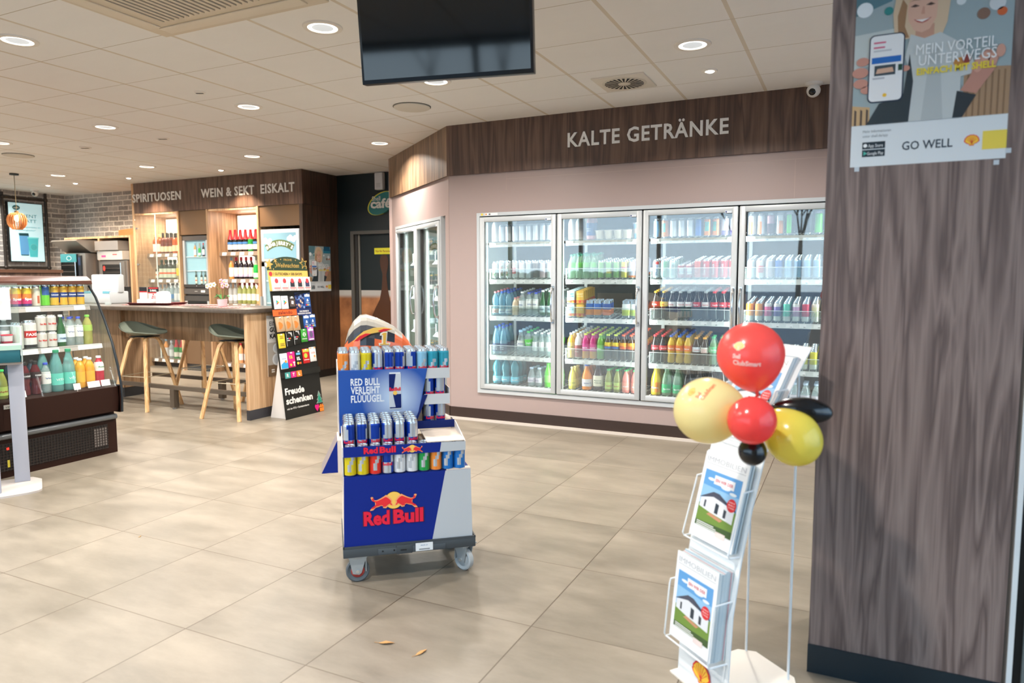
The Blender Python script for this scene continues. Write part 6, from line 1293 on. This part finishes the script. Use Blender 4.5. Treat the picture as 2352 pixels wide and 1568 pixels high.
m = MB(); m.box(-.80, -.785, -.0095, -.008, .19, .205, P('#ff2a1e', .5, emit=4)); m.build('temperature_display', t)
m = MB(); m.box(-.80, -.785, -.0092, -.008, .07, .12, P('#c8b83a', .5)); m.build('warning_label', t)
for z, yf in ((1.145, .20), (.848, .10)):
    s = MB(); s.box(-CLL, -.03, yf+.005, .76, z-.012, z-.004, clear('#e2ece6', .2, .1)); o = s.build('shelf', t)
    r = MB(); r.prism([(yf, -.038), (yf+.004, -.04), (yf+.012, 0), (yf+.008, .002)], -CLL, -.025, P('#b3aaa4', .4), Matrix.Translation((0, 0, z)), 'x')
    for x, w_ in ((-.15, .085), (-.50, .10), (-.75, .1)) if z > 1 else ((-.20, .19), (-.47, .13), (-.62, .13), (-.78, .13)): r.prism([(yf-.001, -.036), (yf+.001, -.036), (yf+.009, -.002), (yf+.007, -.002)], x, x+w_, P('#f2f0ee', .5), Matrix.Translation((0, 0, z)), 'x')
    r.build('price_rail', o)
can('lemon', 'lemonade_can', 'yellow and navy lemonade can', .16, .031, lambda th, z: (P('#e9b63a', .3, .2) if z > .68 or (z < .36 and abs(th) < .2) or z < .12 else P('#1f3f86', .3, .2)), 'Limonata', tz=.5, tsz=.09)
can('lime', 'lemonade_can', 'green and blue lemonade can', .16, .031, lambda th, z: P('#6fce3a', .3, .2) if z < .5 else P('#2a5ca0', .3, .2) if abs(th) < .2 else P('#8fd84a', .3, .2))
can('beige', 'drink_can', 'cream patterned can', .155, .029, patch('#e8e2cc', '#c86a4a', .2, .5, .05))
can('spez', 'cola_mix_can', 'yellow-pink-violet cola mix can', .150, .034, banded((.22, '#4a3a78'), (.40, '#e0387a'), (.62, '#f08a3a'), (1, '#f0cc3a')), 'Spezi', tz=.34, tsz=.16)
can('miguel', 'beer_can', 'white beer can with red script', .118, .034, flat('#ece6dc'), 'San Miguel', '#d0382a', tz=.42, tsz=.16)
can('faxe', 'beer_can', 'large white beer can with red label', .205, .043, lambda th, z: P('#d0221c', .3, .2) if abs(th) < .2 and .42 < z < .66 else (P('#2a2a2a', .3, .2) if z < .12 or abs(th-.3) < .06 else P('#efece6', .3, .2)), 'FAXE', tz=.47, tsz=.13)
can('pale', 'drink_can', 'pale green tall can', .19, .033, flat('#dfe8dc'))
bottle('tea_g', 'tea_bottle', 'green-capped green tea bottle', .225, .034, 'pet', clear('#c9c86a', .6, .06), P('#7fcf4a', .4), P('#a8c85a', .5), (.46, .66), capz=.93)
bottle('pow_b', 'sports_drink_bottle', 'dark blue sports drink bottle', .235, .035, 'cola', gl('#0f3446'), P('#141414', .4), P('#20242a', .5), (.50, .68), 'POWER', capz=.90)
bottle('pow_r', 'sports_drink_bottle', 'dark red sports drink bottle', .235, .035, 'cola', gl('#5a0f1c'), P('#141414', .4), P('#2a1418', .5), (.50, .68), 'POWERADE', capz=.90)
bottle('bigt', 'water_bottle', 'large turquoise water bottle with green cap', .30, .042, 'drop', clear('#8fd0cc', .45, .06), P('#2f9f72', .4), P('#6fd6c4', .5), (.16, .44), 'VITA', '#f0f8f6')
bottle('yel_t', 'juice_bottle', 'white-capped yellow tea bottle', .22, .035, 'slim', gl('#e6a52c'), P('#f2f2ee', .4), P('#f0b83a', .5), (.2, .55))
bottle('red_t', 'juice_bottle', 'white-capped red and white tea bottle', .225, .035, 'slim', gl('#c0283c'), P('#f2f2ee', .4), P('#f0eeea', .5), (.50, .80), 'fuze', '#2f8a3a')
bottle('cup_b', 'coffee_cup', 'blue-lidded latte cup', .115, .038, 'cup', P('#e9eef2', .4), P('#5aa0d0', .4), P('#1c2a3a', .5), (.05, .6), 'COCO|LATTE', capr=1.03)
bottle('cup_r', 'coffee_cup', 'red-lidded latte cup', .115, .038, 'cup', P('#efe6e6', .4), P('#c8384a', .4), P('#a82c46', .5), (.05, .6), 'CAFFE|LATTE', capr=1.03)
def chill(keys, x0, dx, y, z, where, rows=1, dy=.075, stack=1):
    x = x0
    for i, k in enumerate(keys):
        if k is None: x -= dx; continue
        nm, ds, pts, HH, RR = KINDS[k]; x -= RR+.002
        for r in range(rows):
            for u in range(2 if k == 'miguel' else 1):
                put(k, CWM @ Matrix.Translation((x, y+r*dy, z+.0008+u*(HH+.0005))) @ Matrix.Rotation(random.uniform(-.25, .25), 4, 'Z'), '%s, %s from right%s, %s, %s' % (ds, ORD[i], (', upper' if u else ', lower') if k == 'miguel' else '', 'front row' if r == 0 else ORD[r]+' row', where), 'drinks on the '+where, nm.split('_')[-1])
        x -= RR+.002
chill('lemon lemon lemon lemon lime beige spez spez spez spez spez'.split(), -.035, .06, .255, 1.142, 'top chiller shelf', 2)
chill('tea_g wat_l wat_l pel miguel miguel faxe pale cup_r cup_b cup_b'.split(), -.045, .06, .165, .845, 'second chiller shelf', 1)
chill(['wat_l', 'wat_l', 'wat_l', 'pel', 'pale', 'pale', 'pale', 'wat_w', 'wat_w', 'wat_w'], -.11, .06, .26, .845, 'second chiller shelf rear', 1)
chill('red_t yel_t yel_t bigt bigt wat_l pow_r pow_r pow_b apf bigspr bigcola bigspr'.split(), -.06, .05, .03, .536, 'chiller deck', 1)
chill(['yel_t', 'yel_t', 'red_t', 'bigt', 'bigt', 'pow_b', 'pow_r', 'pow_b', 'pow_b', 'bigspr'], -.10, .05, .125, .536, 'chiller deck rear', 1)
for x, w_ in ((-.13, .07), (-.235, .095), (-.34, .05), (-.74, .07)):
    m = MB(); m.add([(0, 0, 0), (w_, 0, 0), (w_, .012, .045), (0, .012, .045), (0, .001, 0), (w_, .001, 0), (w_, .013, .045), (0, .013, .045)], [(0, 1, 2, 3), (7, 6, 5, 4), (3, 2, 6, 7), (1, 5, 6, 2), (0, 3, 7, 4)], P('#f0eeec', .5))
    o = m.build('price_card'); o.matrix_world = CWM @ Matrix.Translation((x, -.045, .537)); tag(o, {-.13: 'white price card before the red tea bottle on the chiller deck', -.235: 'wide white price card before the yellow tea bottles on the chiller deck', -.34: 'narrow white price card before the turquoise bottles on the chiller deck', -.74: 'white price card beside the kiosk pole on the chiller deck'}[x], 'price card', 'price cards on the chiller deck')
# ------------------------------------------------------------------ order kiosk
KL = Vector((-4.90, 2.715, 0)); KR = math.atan2(.866, .5); t = thing('self_service_stand', 'white stand with teal box and light screen in front of the drinks chiller', 'kiosk', KL, KR); KG = P('#a9acb8', .45); KT = P('#0c5560', .45)
KI = (Matrix.Translation(KL) @ Matrix.Rotation(KR, 4, 'Z')).inverted()
m = MB(); m.prism([(p.x, p.y) for p in (KI @ Vector((x, y, 0)) for x, y in ((-4.95, 2.80), (-4.85, 2.80), (-4.62, 2.665), (-4.60, 2.63), (-4.61, 2.57), (-4.66, 2.45), (-4.78, 2.28), (-4.95, 2.1), (-5.08, 2.2), (-5.08, 2.6)))], 0, .012, P('#c0b9b4', .45), None, 'z'); m.build('base_plate', t)
m = MB(); m.box(-.05, .035, -.02, .02, .012, .80, KG, bev=.004); m.build('post', t)
p = KI @ Vector((-4.775, 2.47, 0)); m = MB(); m.box(p.x-.05, p.x+.035, p.y-.02, p.y+.02, .012, .80, KG, bev=.004); m.build('post', t)
m = MB(); m.box(-.30, .03, -.10, .06, .80, .815, P('#b9a89a', .35)); m.box(-.30, .025, -.12, .06, .815, .895, KT, bev=.003); m.box(-.30, .03, -.122, .06, .895, .925, P('#a8c8b8', .35)); m.build('box', t)
m = MB(); m.prism([(-.122, .815), (-.122, .925), (-.03, 1.03), (.06, 1.03), (.06, .815)], .03, .036, P('#9fb0ac', .3), None, 'x'); m.build('side_panel', t)
m = MB(); m.box(-.38, -.012, -.03, -.01, 1.085, 1.292, P('#cfd6e0', .3, emit=.25)); m.prism([(-.38, 1.12), (-.10, 1.12), (-.05, 1.2), (-.12, 1.26), (-.38, 1.26)], -.031, -.030, P('#dcd8c4', .3, emit=.25)); m.build('screen', t)
m = MB(); m.box(-.38, .03, -.008, -.004, 1.05, 1.318, M_GUARD); m.box(-.38, .03, -.004, .0, 1.04, 1.05, P('#cfd6da', .3)); m.build('clear_plate', t)
m = MB(); m.box(-.24, -.18, -.006, .02, .92, 1.10, KG); m.build('screen_arm', t)

# ------------------------------------------------------------------ ovens, hood, cabinet and low partition
t = thing('oven_cabinet', 'light oak cabinet housing that frames the two ovens', 'cabinet', (0, 0, 0))
for a in ((-11.40, -11.37, 7.15, 7.73, 0, 1.965), (-10.575, -10.54, 7.15, 7.73, 0, 1.965), (-9.85, -9.82, 7.15, 7.73, 0, 1.965)): MB().box(*a, M_OAK).build('upright', t)
MB().box(-11.40, -9.82, 7.15, 7.73, 1.965, 1.995, M_OAK).build('top_board', t); MB().box(-11.37, -9.85, 7.70, 7.72, 0, 1.965, P('#3a322c', .6)).build('back_board', t)
MB().box(-11.37, -10.575, 7.16, 7.70, .0, .95, P('#3a3532', .5)).build('lower_front', t); MB().box(-10.54, -9.85, 7.16, 7.70, .0, .95, P('#2c2826', .5)).build('lower_front', t)
t = thing('oven_hood', 'steel extractor hood with slanted slots above the teal-glass oven', 'extractor hood', (0, 0, 0)); HS = P('#a9a39b', .35, .7)
m = MB(); m.prism([(6.82, 1.915), (6.85, 1.935), (7.68, 1.935), (7.68, 1.75), (7.05, 1.75)], -11.22, -10.60, HS, None, 'x'); m.build('canopy', t)
for k in range(7):
    x = -11.15+k*.078; m = MB(); m.add([(x, 6.87, 1.883), (x+.035, 6.87, 1.883), (x+.035, 7.03, 1.768), (x, 7.03, 1.768)], [(3, 2, 1, 0)], P('#2a241f', .6)); m.build('slot', t)
t = thing('combi_oven', 'steel convection oven with a teal band across its glass door', 'oven', (0, 0, 0))
m = MB(); m.box(-11.20, -10.62, 6.97, 7.66, .955, 1.735, P('#b3aca4', .3, .8)); m.build('body', t)
m = MB(); m.box(-11.19, -10.80, 6.945, 6.97, 1.15, 1.725, P('#171817', .12)); m.box(-11.19, -10.80, 6.943, 6.945, 1.60, 1.725, P('#3f8f94', .2)); m.disc((-10.98, 6.9425, 1.66), .06, P('#dff0ee', .4), 20, ry=.035); m.disc((-10.98, 6.942, 1.66), .05, P('#2a8a90', .4), 20, ry=.027)
for z in (1.25, 1.35, 1.45, 1.55): m.box(-11.17, -10.82, 6.943, 6.945, z, z+.006, P('#6a625a', .3))
m.build('glass_door', t)
m = MB(); m.box(-10.79, -10.71, 6.955, 6.97, 1.3, 1.70, P('#1c1f24', .3)); m.box(-10.775, -10.725, 6.953, 6.955, 1.55, 1.67, P('#2a3a5a', .3, emit=.3)); m.build('control_panel', t)
m = MB(); m.cyl((-10.815, 6.93, 1.25), (-10.815, 6.93, 1.6), .009, M_CHROME); m.build('handle', t)
t = thing('pizza_oven', 'stacked steel oven with grey vent box beside the spirits shelves', 'oven', (0, 0, 0))
m = MB(); m.box(-10.53, -9.87, 7.12, 7.66, 1.22, 1.62, P('#a19a93', .35, .7)); m.build('body', t); m = MB(); m.box(-10.52, -9.98, 7.06, 7.6, 1.775, 1.915, P('#9a9590', .4, .3)); m.build('vent_box', t)
m = MB(); m.box(-10.50, -9.92, 7.08, 7.6, 1.63, 1.765, P('#c9c6c0', .4, .3)); m.box(-10.40, -10.30, 7.0785, 7.08, 1.67, 1.70, P('#b44a8a', .5)); m.box(-10.14, -10.04, 7.0785, 7.08, 1.70, 1.715, P('#c83a3a', .5)); m.build('control_panel', t)
m = MB(); m.box(-10.46, -9.90, 7.095, 7.12, 1.24, 1.605, P('#8f8983', .35, .6)); m.box(-10.41, -9.98, 7.092, 7.095, 1.33, 1.56, P('#141312', .12)); m.disc((-10.37, 7.0915, 1.50), .028, P('#d0382c', .5), 14, ry=.04)
for z in (1.38, 1.44, 1.5): m.box(-10.40, -9.99, 7.0905, 7.092, z, z+.004, P('#5a534c', .4))
m.build('door', t)
m = MB(); m.cyl((-9.955, 7.07, 1.27), (-9.955, 7.07, 1.58), .009, M_CHROME); m.build('handle', t)
MB().box(-10.53, -9.87, 7.16, 7.66, .96, 1.22, P('#1e1a18', .5)).build('plinth_box', t)
m = MB(); WK = P('#b9854a', .6)
for k in range(6): m.tube([(-.17+.02*(5-k)*0, -.11, .012+.014*k), (.17, -.11-.003*k, .012+.018*k), (.17, .11, .012+.018*k), (-.17, .11, .012+.012*k)], .009, WK, 6, closed=True)
for k in range(12): x = -.16+.029*k; m.box(x-.004, x+.004, -.116, -.106, .0, .06+.0035*k, P('#9a6a36', .6))
m.box(-.17, .17, -.11, .11, .0, .006, WK); one('wicker_basket', m, 'wicker basket lying on top of the oven cabinet', 'basket', (-10.02, 7.35, 1.9955))
t = thing('low_partition', 'low walnut partition with brown cap behind the drinks chiller', 'partition', (0, 0, 0)); MB().box(-8.10, -8.02, 3.6, 4.97, 0, 1.41, M_WALNUT).build('panel', t); MB().box(-8.12, -8.0, 3.58, 4.985, 1.41, 1.445, P('#6f4d3a', .4)).build('cap_rail', t)
# ------------------------------------------------------------------ menu screens in a pipe frame, pendant lamp
WM = Matrix.Translation((XL, 0, 0)) @ Matrix.Rotation(pi/2, 4, 'Z')     # local x = world Y, -y = into the room
PIP = P('#3a3531', .4, .5)
def menu(y0, y1, lb, full):
    t = thing('menu_screen', lb, 'screen', WM @ Vector((y0, 0, 0)), pi/2); w_ = y1-y0; SB = P('#bfe3ea', .4, emit=.8); TE = P('#0f6570', .5); DKT = P('#1c4a54', .4)
    m = MB(); m.box(0, w_, -.075, -.02, 1.615, 2.575, P('#15181a', .4), bev=.003); m.build('casing', t); m = MB(); m.box(.012, w_-.012, -.0765, -.075, 1.628, 2.562, SB)
    m.build('display', t)
    if full:
        m = MB(); y = -.0768; m.disc((.13, y, 2.485), .058, TE, 20, ry=.04); m.text('café', .13, y-.001, 2.472, .04, P('#eef8f8', .5), w=.08, bold=.03)
        m.text('20 CENT', .265, y, 2.335, .075, TE, w=.36); m.text('RABATT', .265, y, 2.255, .075, TE, w=.34); m.text('auf Heißgetränke im', .30, y, 2.17, .034, P('#4a8a94', .5), w=.38); m.text('„Mehrwegbecher“', .26, y, 2.12, .034, P('#4a8a94', .5), w=.32); m.build('screen_lettering', t)
        m = MB(); m.prism([(.16, 1.73), (.29, 1.73), (.30, 2.04), (.15, 2.04)], -.078, -.0768, P('#5f9fd0', .4, emit=.3)); m.prism([(.15, 2.04), (.30, 2.04), (.295, 2.085), (.145, 2.08)], -.079, -.0768, DKT); m.prism([(.165, 1.72), (.285, 1.72), (.285, 1.735), (.165, 1.735)], -.079, -.0768, DKT)
        m.prism([(.30, 1.70), (.42, 1.70), (.445, 2.0), (.28, 2.0)], -.080, -.079, P('#4fc0c8', .4, emit=.3)); m.prism([(.27, 2.0), (.455, 2.0), (.45, 2.02), (.275, 2.02)], -.081, -.079, P('#7fd8da', .4, emit=.3)); m.disc((.365, -.081, 1.86), .055, P('#7fd4d8', .4), 24, d=.0006); m.disc((.365, -.0816, 1.86), .048, P('#4fc0c8', .4), 24, d=.0004); m.build('cup_picture', t)
    return t
menu(6.76, 7.305, 'upright café menu screen with two cups behind the pendant lamp', True); menu(6.02, 6.565, 'second upright menu screen, cut off by the left edge', False)
t = thing('pipe_frame', 'dark pipe frame on the brick wall around the menu screens', 'frame', (0, 0, 0))
for (a, b_) in (((6.70, 1.50), (6.70, 2.72)), ((7.375, 1.50), (7.375, CEIL)), ((5.6, 1.525), (7.375, 1.525)), ((5.6, 2.645), (7.375, 2.645))):
    m = MB(); m.cyl(WM @ Vector((a[0], -.05, a[1])), WM @ Vector((b_[0], -.05, b_[1])), .022, PIP, 12); m.build('pipe', t)
for y, z in ((7.375, 1.525), (7.375, 2.645), (6.70, 1.525), (6.70, 2.645)):
    m = MB(); m.ball(WM @ Vector((y, -.05, z)), .034, PIP, 12, 8); m.build('pipe_joint', t)
t = thing('pendant_lamp', 'round pendant lamp of bent wood strips hanging at the left', 'lamp', (-10.233, 5.793, 2.01))
m = MB(); m.lathe([(.055, .725), (.055, .7465), (0, .7468)], P('#1f2422', .5), 20); m.build('ceiling_rose', t); m = MB(); m.cyl((0, 0, .245), (0, 0, .73), .004, P('#6a5a3a', .6), 8); m.build('cord', t); m = MB(); m.cyl((0, 0, .215), (0, 0, .25), .024, P('#8a6a3a', .4), 14); m.build('lamp_socket', t)
for k in range(22):
    a = 2*pi*k/22; m = MB(); M = Matrix.Rotation(a, 4, 'Z'); pts = [(.035, .225), (.07, .218), (.105, .18), (.118, .13), (.112, .07), (.09, .03), (.06, .005)]
    vs = []; 
    for r, z in pts: vs += [(r, -.0035, z), (r, .0035, z), (r-.02, .0035, z), (r-.02, -.0035, z)]
    m.add(vs, [(i*4+j, i*4+(j+1) % 4, (i+1)*4+(j+1) % 4, (i+1)*4+j) for i in range(6) for j in range(4)] + [(3, 2, 1, 0), (24, 25, 26, 27)], P('#d8965a', .5), M); m.build('shade_slat', t)
m = MB(); m.lathe([(.066, 0), (.066, .006), (.05, .006), (.05, 0), (.066, 0)], P('#d8965a', .5), 28, cap=False); m.build('bottom_ring', t); m = MB(); m.ball((0, 0, .15), (.03, .03, .045), P('#ffd9a0', .4, emit=14), 16, 10); m.build('bulb', t)
# ------------------------------------------------------------------ posters and signs
def dim(c): return tuple(int(c[i:i+2], 16)/255*.97 for i in (1, 3, 5))
def advert(name, M, w, lb):
    t = thing(name, lb, 'poster', M.translation, M.to_euler().z, 'app posters with a smiling person'); q = lambda mb, pts, c, d: mb.prism([(a*w, b*w) for a, b in pts], -.001-d*.00025, -.0009-d*.00025+.0002, P(dim(c), .28))
    m = MB(); q(m, [(0, 0), (1, 0), (1, 1.414), (0, 1.414)], '#dfe6ea', 0); m.build('sheet', t); m = MB()
    q(m, [(0, .31), (1, .31), (1, 1.414), (0, 1.414)], '#9fb0b4', 1); q(m, [(0, .72), (.28, .80), (.28, 1.0), (0, .98)], '#c6d0cf', 2); q(m, [(.66, 1.2), (1, 1.2), (1, 1.33), (.66, 1.33)], '#2f7f9c', 2); q(m, [(.68, 1.28), (.98, 1.28), (.98, 1.414), (.68, 1.414)], '#1f5a7c', 3); q(m, [(0, 1.12), (.24, 1.2), (.28, 1.414), (0, 1.414)], '#57808c', 2)
    q(m, [(.72, .31), (1, .31), (1, .64), (.72, .66)], '#a98a6c', 3)
    for k in range(7): q(m, [(.74+.037*k, .31), (.752+.037*k, .31), (.752+.037*k, .62), (.74+.037*k, .62)], '#8a6e54', 4)
    q(m, [(0, .31), (.12, .31), (.12, .44), (0, .46)], '#c9a87c', 3)
    for k in range(3): q(m, [(.015+.04*k, .31), (.03+.04*k, .31), (.03+.04*k, .42), (.015+.04*k, .43)], '#5a4a40', 4)
    for cx, cz, r, c in ((.06, 1.16, .055, '#eef6fa'), (.22, 1.13, .03, '#2f8a8a'), (.68, 1.13, .03, '#dfe8ea'), (.9, 1.08, .05, '#d8dde0'), (.82, 1.02, .04, '#8a6a5a'), (.93, 1.02, .03, '#d86a3a')): m.disc((cx*w, -.0022, cz*w), r*w, P(dim(c), .3), 18, d=.0002)
    m.build('backdrop_print', t); m = MB()
    q(m, [(.27, .9), (.25, 1.1), (.27, 1.25), (.33, 1.37), (.45, 1.40), (.56, 1.36), (.62, 1.22), (.60, 1.0), (.56, .88), (.42, .92)], '#d8bfa0', 7); q(m, [(.29, .92), (.28, 1.08), (.31, 1.2), (.34, 1.15), (.33, 1.0), (.36, .92)], '#a07a58', 8)
    q(m, [(.40, .88), (.52, .88), (.52, 1.0), (.40, 1.0)], '#c99a84', 8)
    q(m, [(.345, 1.12), (.35, 1.04), (.39, .965), (.44, .945), (.49, .965), (.53, 1.04), (.535, 1.14), (.52, 1.25), (.44, 1.29), (.36, 1.25)], '#deb29c', 9)
    q(m, [(.35, 1.16), (.36, 1.29), (.44, 1.33), (.53, 1.28), (.54, 1.16), (.50, 1.24), (.44, 1.27), (.40, 1.24)], '#d2b490', 10)
    for sx in (-.05, .05):
        q(m, [(.44+sx-.03, 1.135), (.44+sx, 1.128), (.44+sx+.03, 1.135), (.44+sx, 1.150)], '#4a3630', 10); q(m, [(.44+sx-.036, 1.17), (.44+sx, 1.185), (.44+sx+.036, 1.172), (.44+sx, 1.178)], '#8a6a4c', 10)
    q(m, [(.43, 1.075), (.455, 1.072), (.452, 1.125), (.44, 1.13)], '#d09c86', 10); q(m, [(.385, 1.042), (.41, 1.02), (.44, 1.010), (.47, 1.02), (.50, 1.045), (.44, 1.035)], '#b0504c', 11); q(m, [(.395, 1.038), (.44, 1.018), (.49, 1.040), (.44, 1.036)], '#f4efea', 12)
    q(m, [(.36, .31), (.40, .60), (.34, .78), (.37, .94), (.46, .90), (.56, .93), (.66, .86), (.76, .74), (.80, .62), (.70, .60), (.70, .31)], '#c5cccd', 9); q(m, [(.46, .31), (.50, .8), (.56, .82), (.60, .31)], '#b4bcbe', 10)
    q(m, [(.10, .31), (.18, .46), (.34, .52), (.37, .80), (.40, .60), (.38, .31)], '#2f3a40', 10); q(m, [(.66, .31), (.68, .50), (.80, .46), (.72, .31)], '#30383e', 10)
    for (x, z, r, rz_) in ((.06, .78, .045, 0), (.045, .70, .055, 0), (.05, .62, .05, 0), (.09, .57, .04, 0), (.345, .70, .03, 0)): m.disc((x*w, -.0040, z*w), r*w, P('#c48c7c', .4), 16, d=.0002, ry=r*w*.72)
    q(m, [(.70, .50), (.80, .47), (.90, .62), (.93, .72), (.86, .78), (.78, .70), (.76, .60)], '#c08c7c', 11)
    for k in range(4): m.disc(((.80+.045*k)*w, -.0042, (.66+.03*(k % 2)+.02*k)*w), .028*w, P('#cc9a88', .4), 12, d=.0002, ry=.045*w)
    m.disc((.70*w, -.0044, .70*w), .05*w, P('#b8803c', .4), 16, d=.0002, ry=.035*w); m.disc((.73*w, -.0045, .72*w), .03*w, P('#8a3a34', .4), 12, d=.0002); m.build('portrait_print', t)
    m = MB()
    def rr(x0, z0, x1, z1, r, c, d): p = []; [p.append((cx+r*cos(a0+pi/2*k/4), cz+r*sin(a0+pi/2*k/4))) for cx, cz, a0 in ((x1-r, z0+r, -pi/2), (x1-r, z1-r, 0), (x0+r, z1-r, pi/2), (x0+r, z0+r, pi)) for k in range(5)]; q(m, p, c, d)
    rr(.10, .47, .335, .965, .035, '#1d2f4a', 14); rr(.108, .478, .327, .957, .03, '#eef0f2', 16); q(m, [(.12, .755), (.315, .755), (.315, .80), (.12, .80)], '#1f6cc0', 18); q(m, [(.14, .665), (.28, .665), (.28, .74), (.14, .74)], '#3a4a54', 18); q(m, [(.15, .68), (.27, .685), (.26, .72), (.16, .715)], '#d8b098', 19); q(m, [(.297, .69), (.325, .69), (.325, .735), (.297, .735)], '#1f4a3c', 18); m.disc((.215*w, -.0056, .52*w), .014*w, P('#f0c03a', .4), 12, d=.0002)
    for z, l_, c in ((.90, .08, '#d86a8a'), (.865, .075, '#d86a8a'), (.84, .12, '#c9ccd0'), (.64, .08, '#b9bcc4')): q(m, [(.13, z), (.13+l_, z), (.13+l_, z+.012), (.13, z+.012)], c, 18)
    m.build('phone_picture', t)
    m = MB(); y = -.0056; m.text('MEIN VORTEIL', .66*w, y, .785*w, .105*w, P('#f0f2f2', .4), w=.50*w, ext=.0003); m.text('UNTERWEGS', .67*w, y, .705*w, .105*w, P('#f0f2f2', .4), w=.48*w, ext=.0003); m.build('slogan', t); m = MB(); m.text('EINFACH MIT SHELL', .665*w, y, .64*w, .066*w, P('#e8d23c', .4), w=.49*w, bold=.03, ext=.0003)
    m.build('tagline', t); m = MB(); y = -.0013; m.text('GO WELL', .51*w, y, .105*w, .088*w, P('#1d3242', .4), w=.325*w, bold=.012, ext=.0003)
    m.build('motto', t); m = MB(); m.box(.08*w, .235*w, y-.0004, y, .13*w, .182*w, P('#0d2430', .4)); m.box(.08*w, .235*w, y-.0004, y, .072*w, .124*w, P('#0d2430', .4)); m.text('App Store', .17*w, y-.0004, .142*w, .034*w, P('#eef2f4', .4), w=.10*w, ext=.0002); m.text('Google Play', .17*w, y-.0004, .085*w, .034*w, P('#eef2f4', .4), w=.11*w, ext=.0002); m.disc((.10*w, y-.0005, .156*w), .014*w, P('#eef2f4', .4), 10, d=.0002); m.prism([(.09*w, .082*w), (.09*w, .114*w), (.115*w, .098*w)], y-.0007, y-.0004, P('#4ab0a0', .4))
    m.build('store_badges', t); m = MB(); m.text('Mehr Informationen', .175*w, y, .252*w, .03*w, P('#8a949a', .4), w=.19*w, ext=.0002); m.text('unter shell.de/app', .165*w, y, .217*w, .03*w, P('#8a949a', .4), w=.17*w, ext=.0002); m.box(.855*w, w, y-.0003, y, .07*w, .20*w, P('#e6cf52', .4)); m.build('poster_lettering', t)
    m = MB(); shell(m, .79*w, -.0013, .137*w, .047*w); m.build('shell_emblem', t)
    return t
a_ = advert('app_poster', Matrix.Translation((-.020, PY, 1.698)), .412, 'large poster of a smiling person holding a phone, taped to the walnut pillar')
m = MB()
for x, z in ((.02, -.008), (.39, -.012), (.418, .02)): m.box(x-.007, x+.007, -.002, -.0012, z-.006, z+.008, P('#c3ccd4', .25))
m.build('tape', a_)
advert('app_poster', Matrix.Translation((-6.476, 7.277, 1.172)) @ Matrix.Rotation(pi/2, 4, 'Z'), .425, 'small poster of a smiling person on the dark side of the shelving wall')
t = thing('cafe_sign', 'oval teal Shell café sign on the dark green wall', 'sign', (-5.72, YN, 2.345)); EM = Matrix.Rotation(radians(-24), 4, 'Y')
m = MB(); m.prism([(.235*cos(2*pi*k/40), .135*sin(2*pi*k/40)) for k in range(40)], -.03, 0, P('#d8cf3c', .4), EM); m.build('rim', t); m = MB(); m.prism([(.01+.228*cos(2*pi*k/40), -.008+.128*sin(2*pi*k/40)) for k in range(40)], -.034, -.005, P('#17706f', .4), EM); m.build('plate', t)
m = MB(); m.text('Shell', -.075, -.035, .035, .085, WT, w=.135); m.build('upper_word', t); m = MB(); m.text('café', .0, -.035, -.06, .17, WT, w=.335, bold=.03, ext=.004); m.build('sign_lettering', t)
t = thing('alarm_sounder', 'white wall alarm box with speaker holes near the ceiling of the green wall', 'alarm', (-5.73, YN, 2.63)); m = MB(); m.box(-.065, .065, -.07, 0, -.11, .115, P('#cfcfd2', .4), bev=.012); m.build('housing', t)
m = MB()
for i in range(6):
    for j in range(5): m.disc((-.03+.012*i, -.0702, -.075+.012*j), .003, P('#5a5a5e', .5), 6)
m.build('speaker_holes', t)
m = MB(); m.box(-5.895, -5.61, YN+.038, YN+.042, 1.67, 1.755, P('#d8d22a', .45)); m.text('Nur für Personal', -5.752, YN+.038, 1.698, .042, P('#8a2a1a', .5), w=.24, bold=.01); one('staff_sign', m, 'yellow sign reading Nur für Personal on the dark door', 'sign')
m = MB(); m.box(-5.607, -5.43, YN+.038, YN+.042, .97, 1.515, P('#d8d22a', .45)); m.box(-5.607, -5.43, YN+.038, YN+.042, 1.515, 1.663, P('#1a4a94', .45)); m.box(-5.585, -5.44, YN+.037, YN+.038, 1.22, 1.48, P('#e8e49a', .5))
for z in (1.16, 1.10): m.disc((-5.565, YN+.037, z), .02, P('#3a2a1a', .5), 14)
m.disc((-5.565, YN+.037, 1.02), .025, P('#c8281c', .5), 14); one('warning_sign', m, 'tall blue and yellow warning sign at the right side of the staff door', 'sign')
# dry leaves on the floor
for (x, y, rz, s, lb) in ((-1.507, 2.051, .4, 1, 'brown dry leaf on the floor, the one nearer the drink display'), (-1.353, 2.05, 1.3, .9, 'brown dry leaf on the floor, the one nearer the magazine stand'), (-3.315, 2.387, 2, .35, 'tiny brown leaf scrap on the floor between display and chiller')):
    m = MB(); LB = P('#b98a52', .7); m.add([(-.03*s, 0, .001), (-.01*s, -.011*s, .004*s+.001), (.015*s, -.009*s, .006*s+.001), (.034*s, .002*s, .001), (.012*s, .010*s, .002), (-.012*s, .010*s, .001), (0, 0, .008*s+.002)], [(0, 1, 6), (1, 2, 6), (2, 3, 6), (3, 4, 6), (4, 5, 6), (5, 0, 6)], LB); m.tube([(-.03*s, 0, .002), (-.045*s, .003*s, .002)], .0009, LB, 5)
    one('dry_leaf', m, lb, 'leaf', (x, y, .0005), rz, 'dry leaves on the floor')
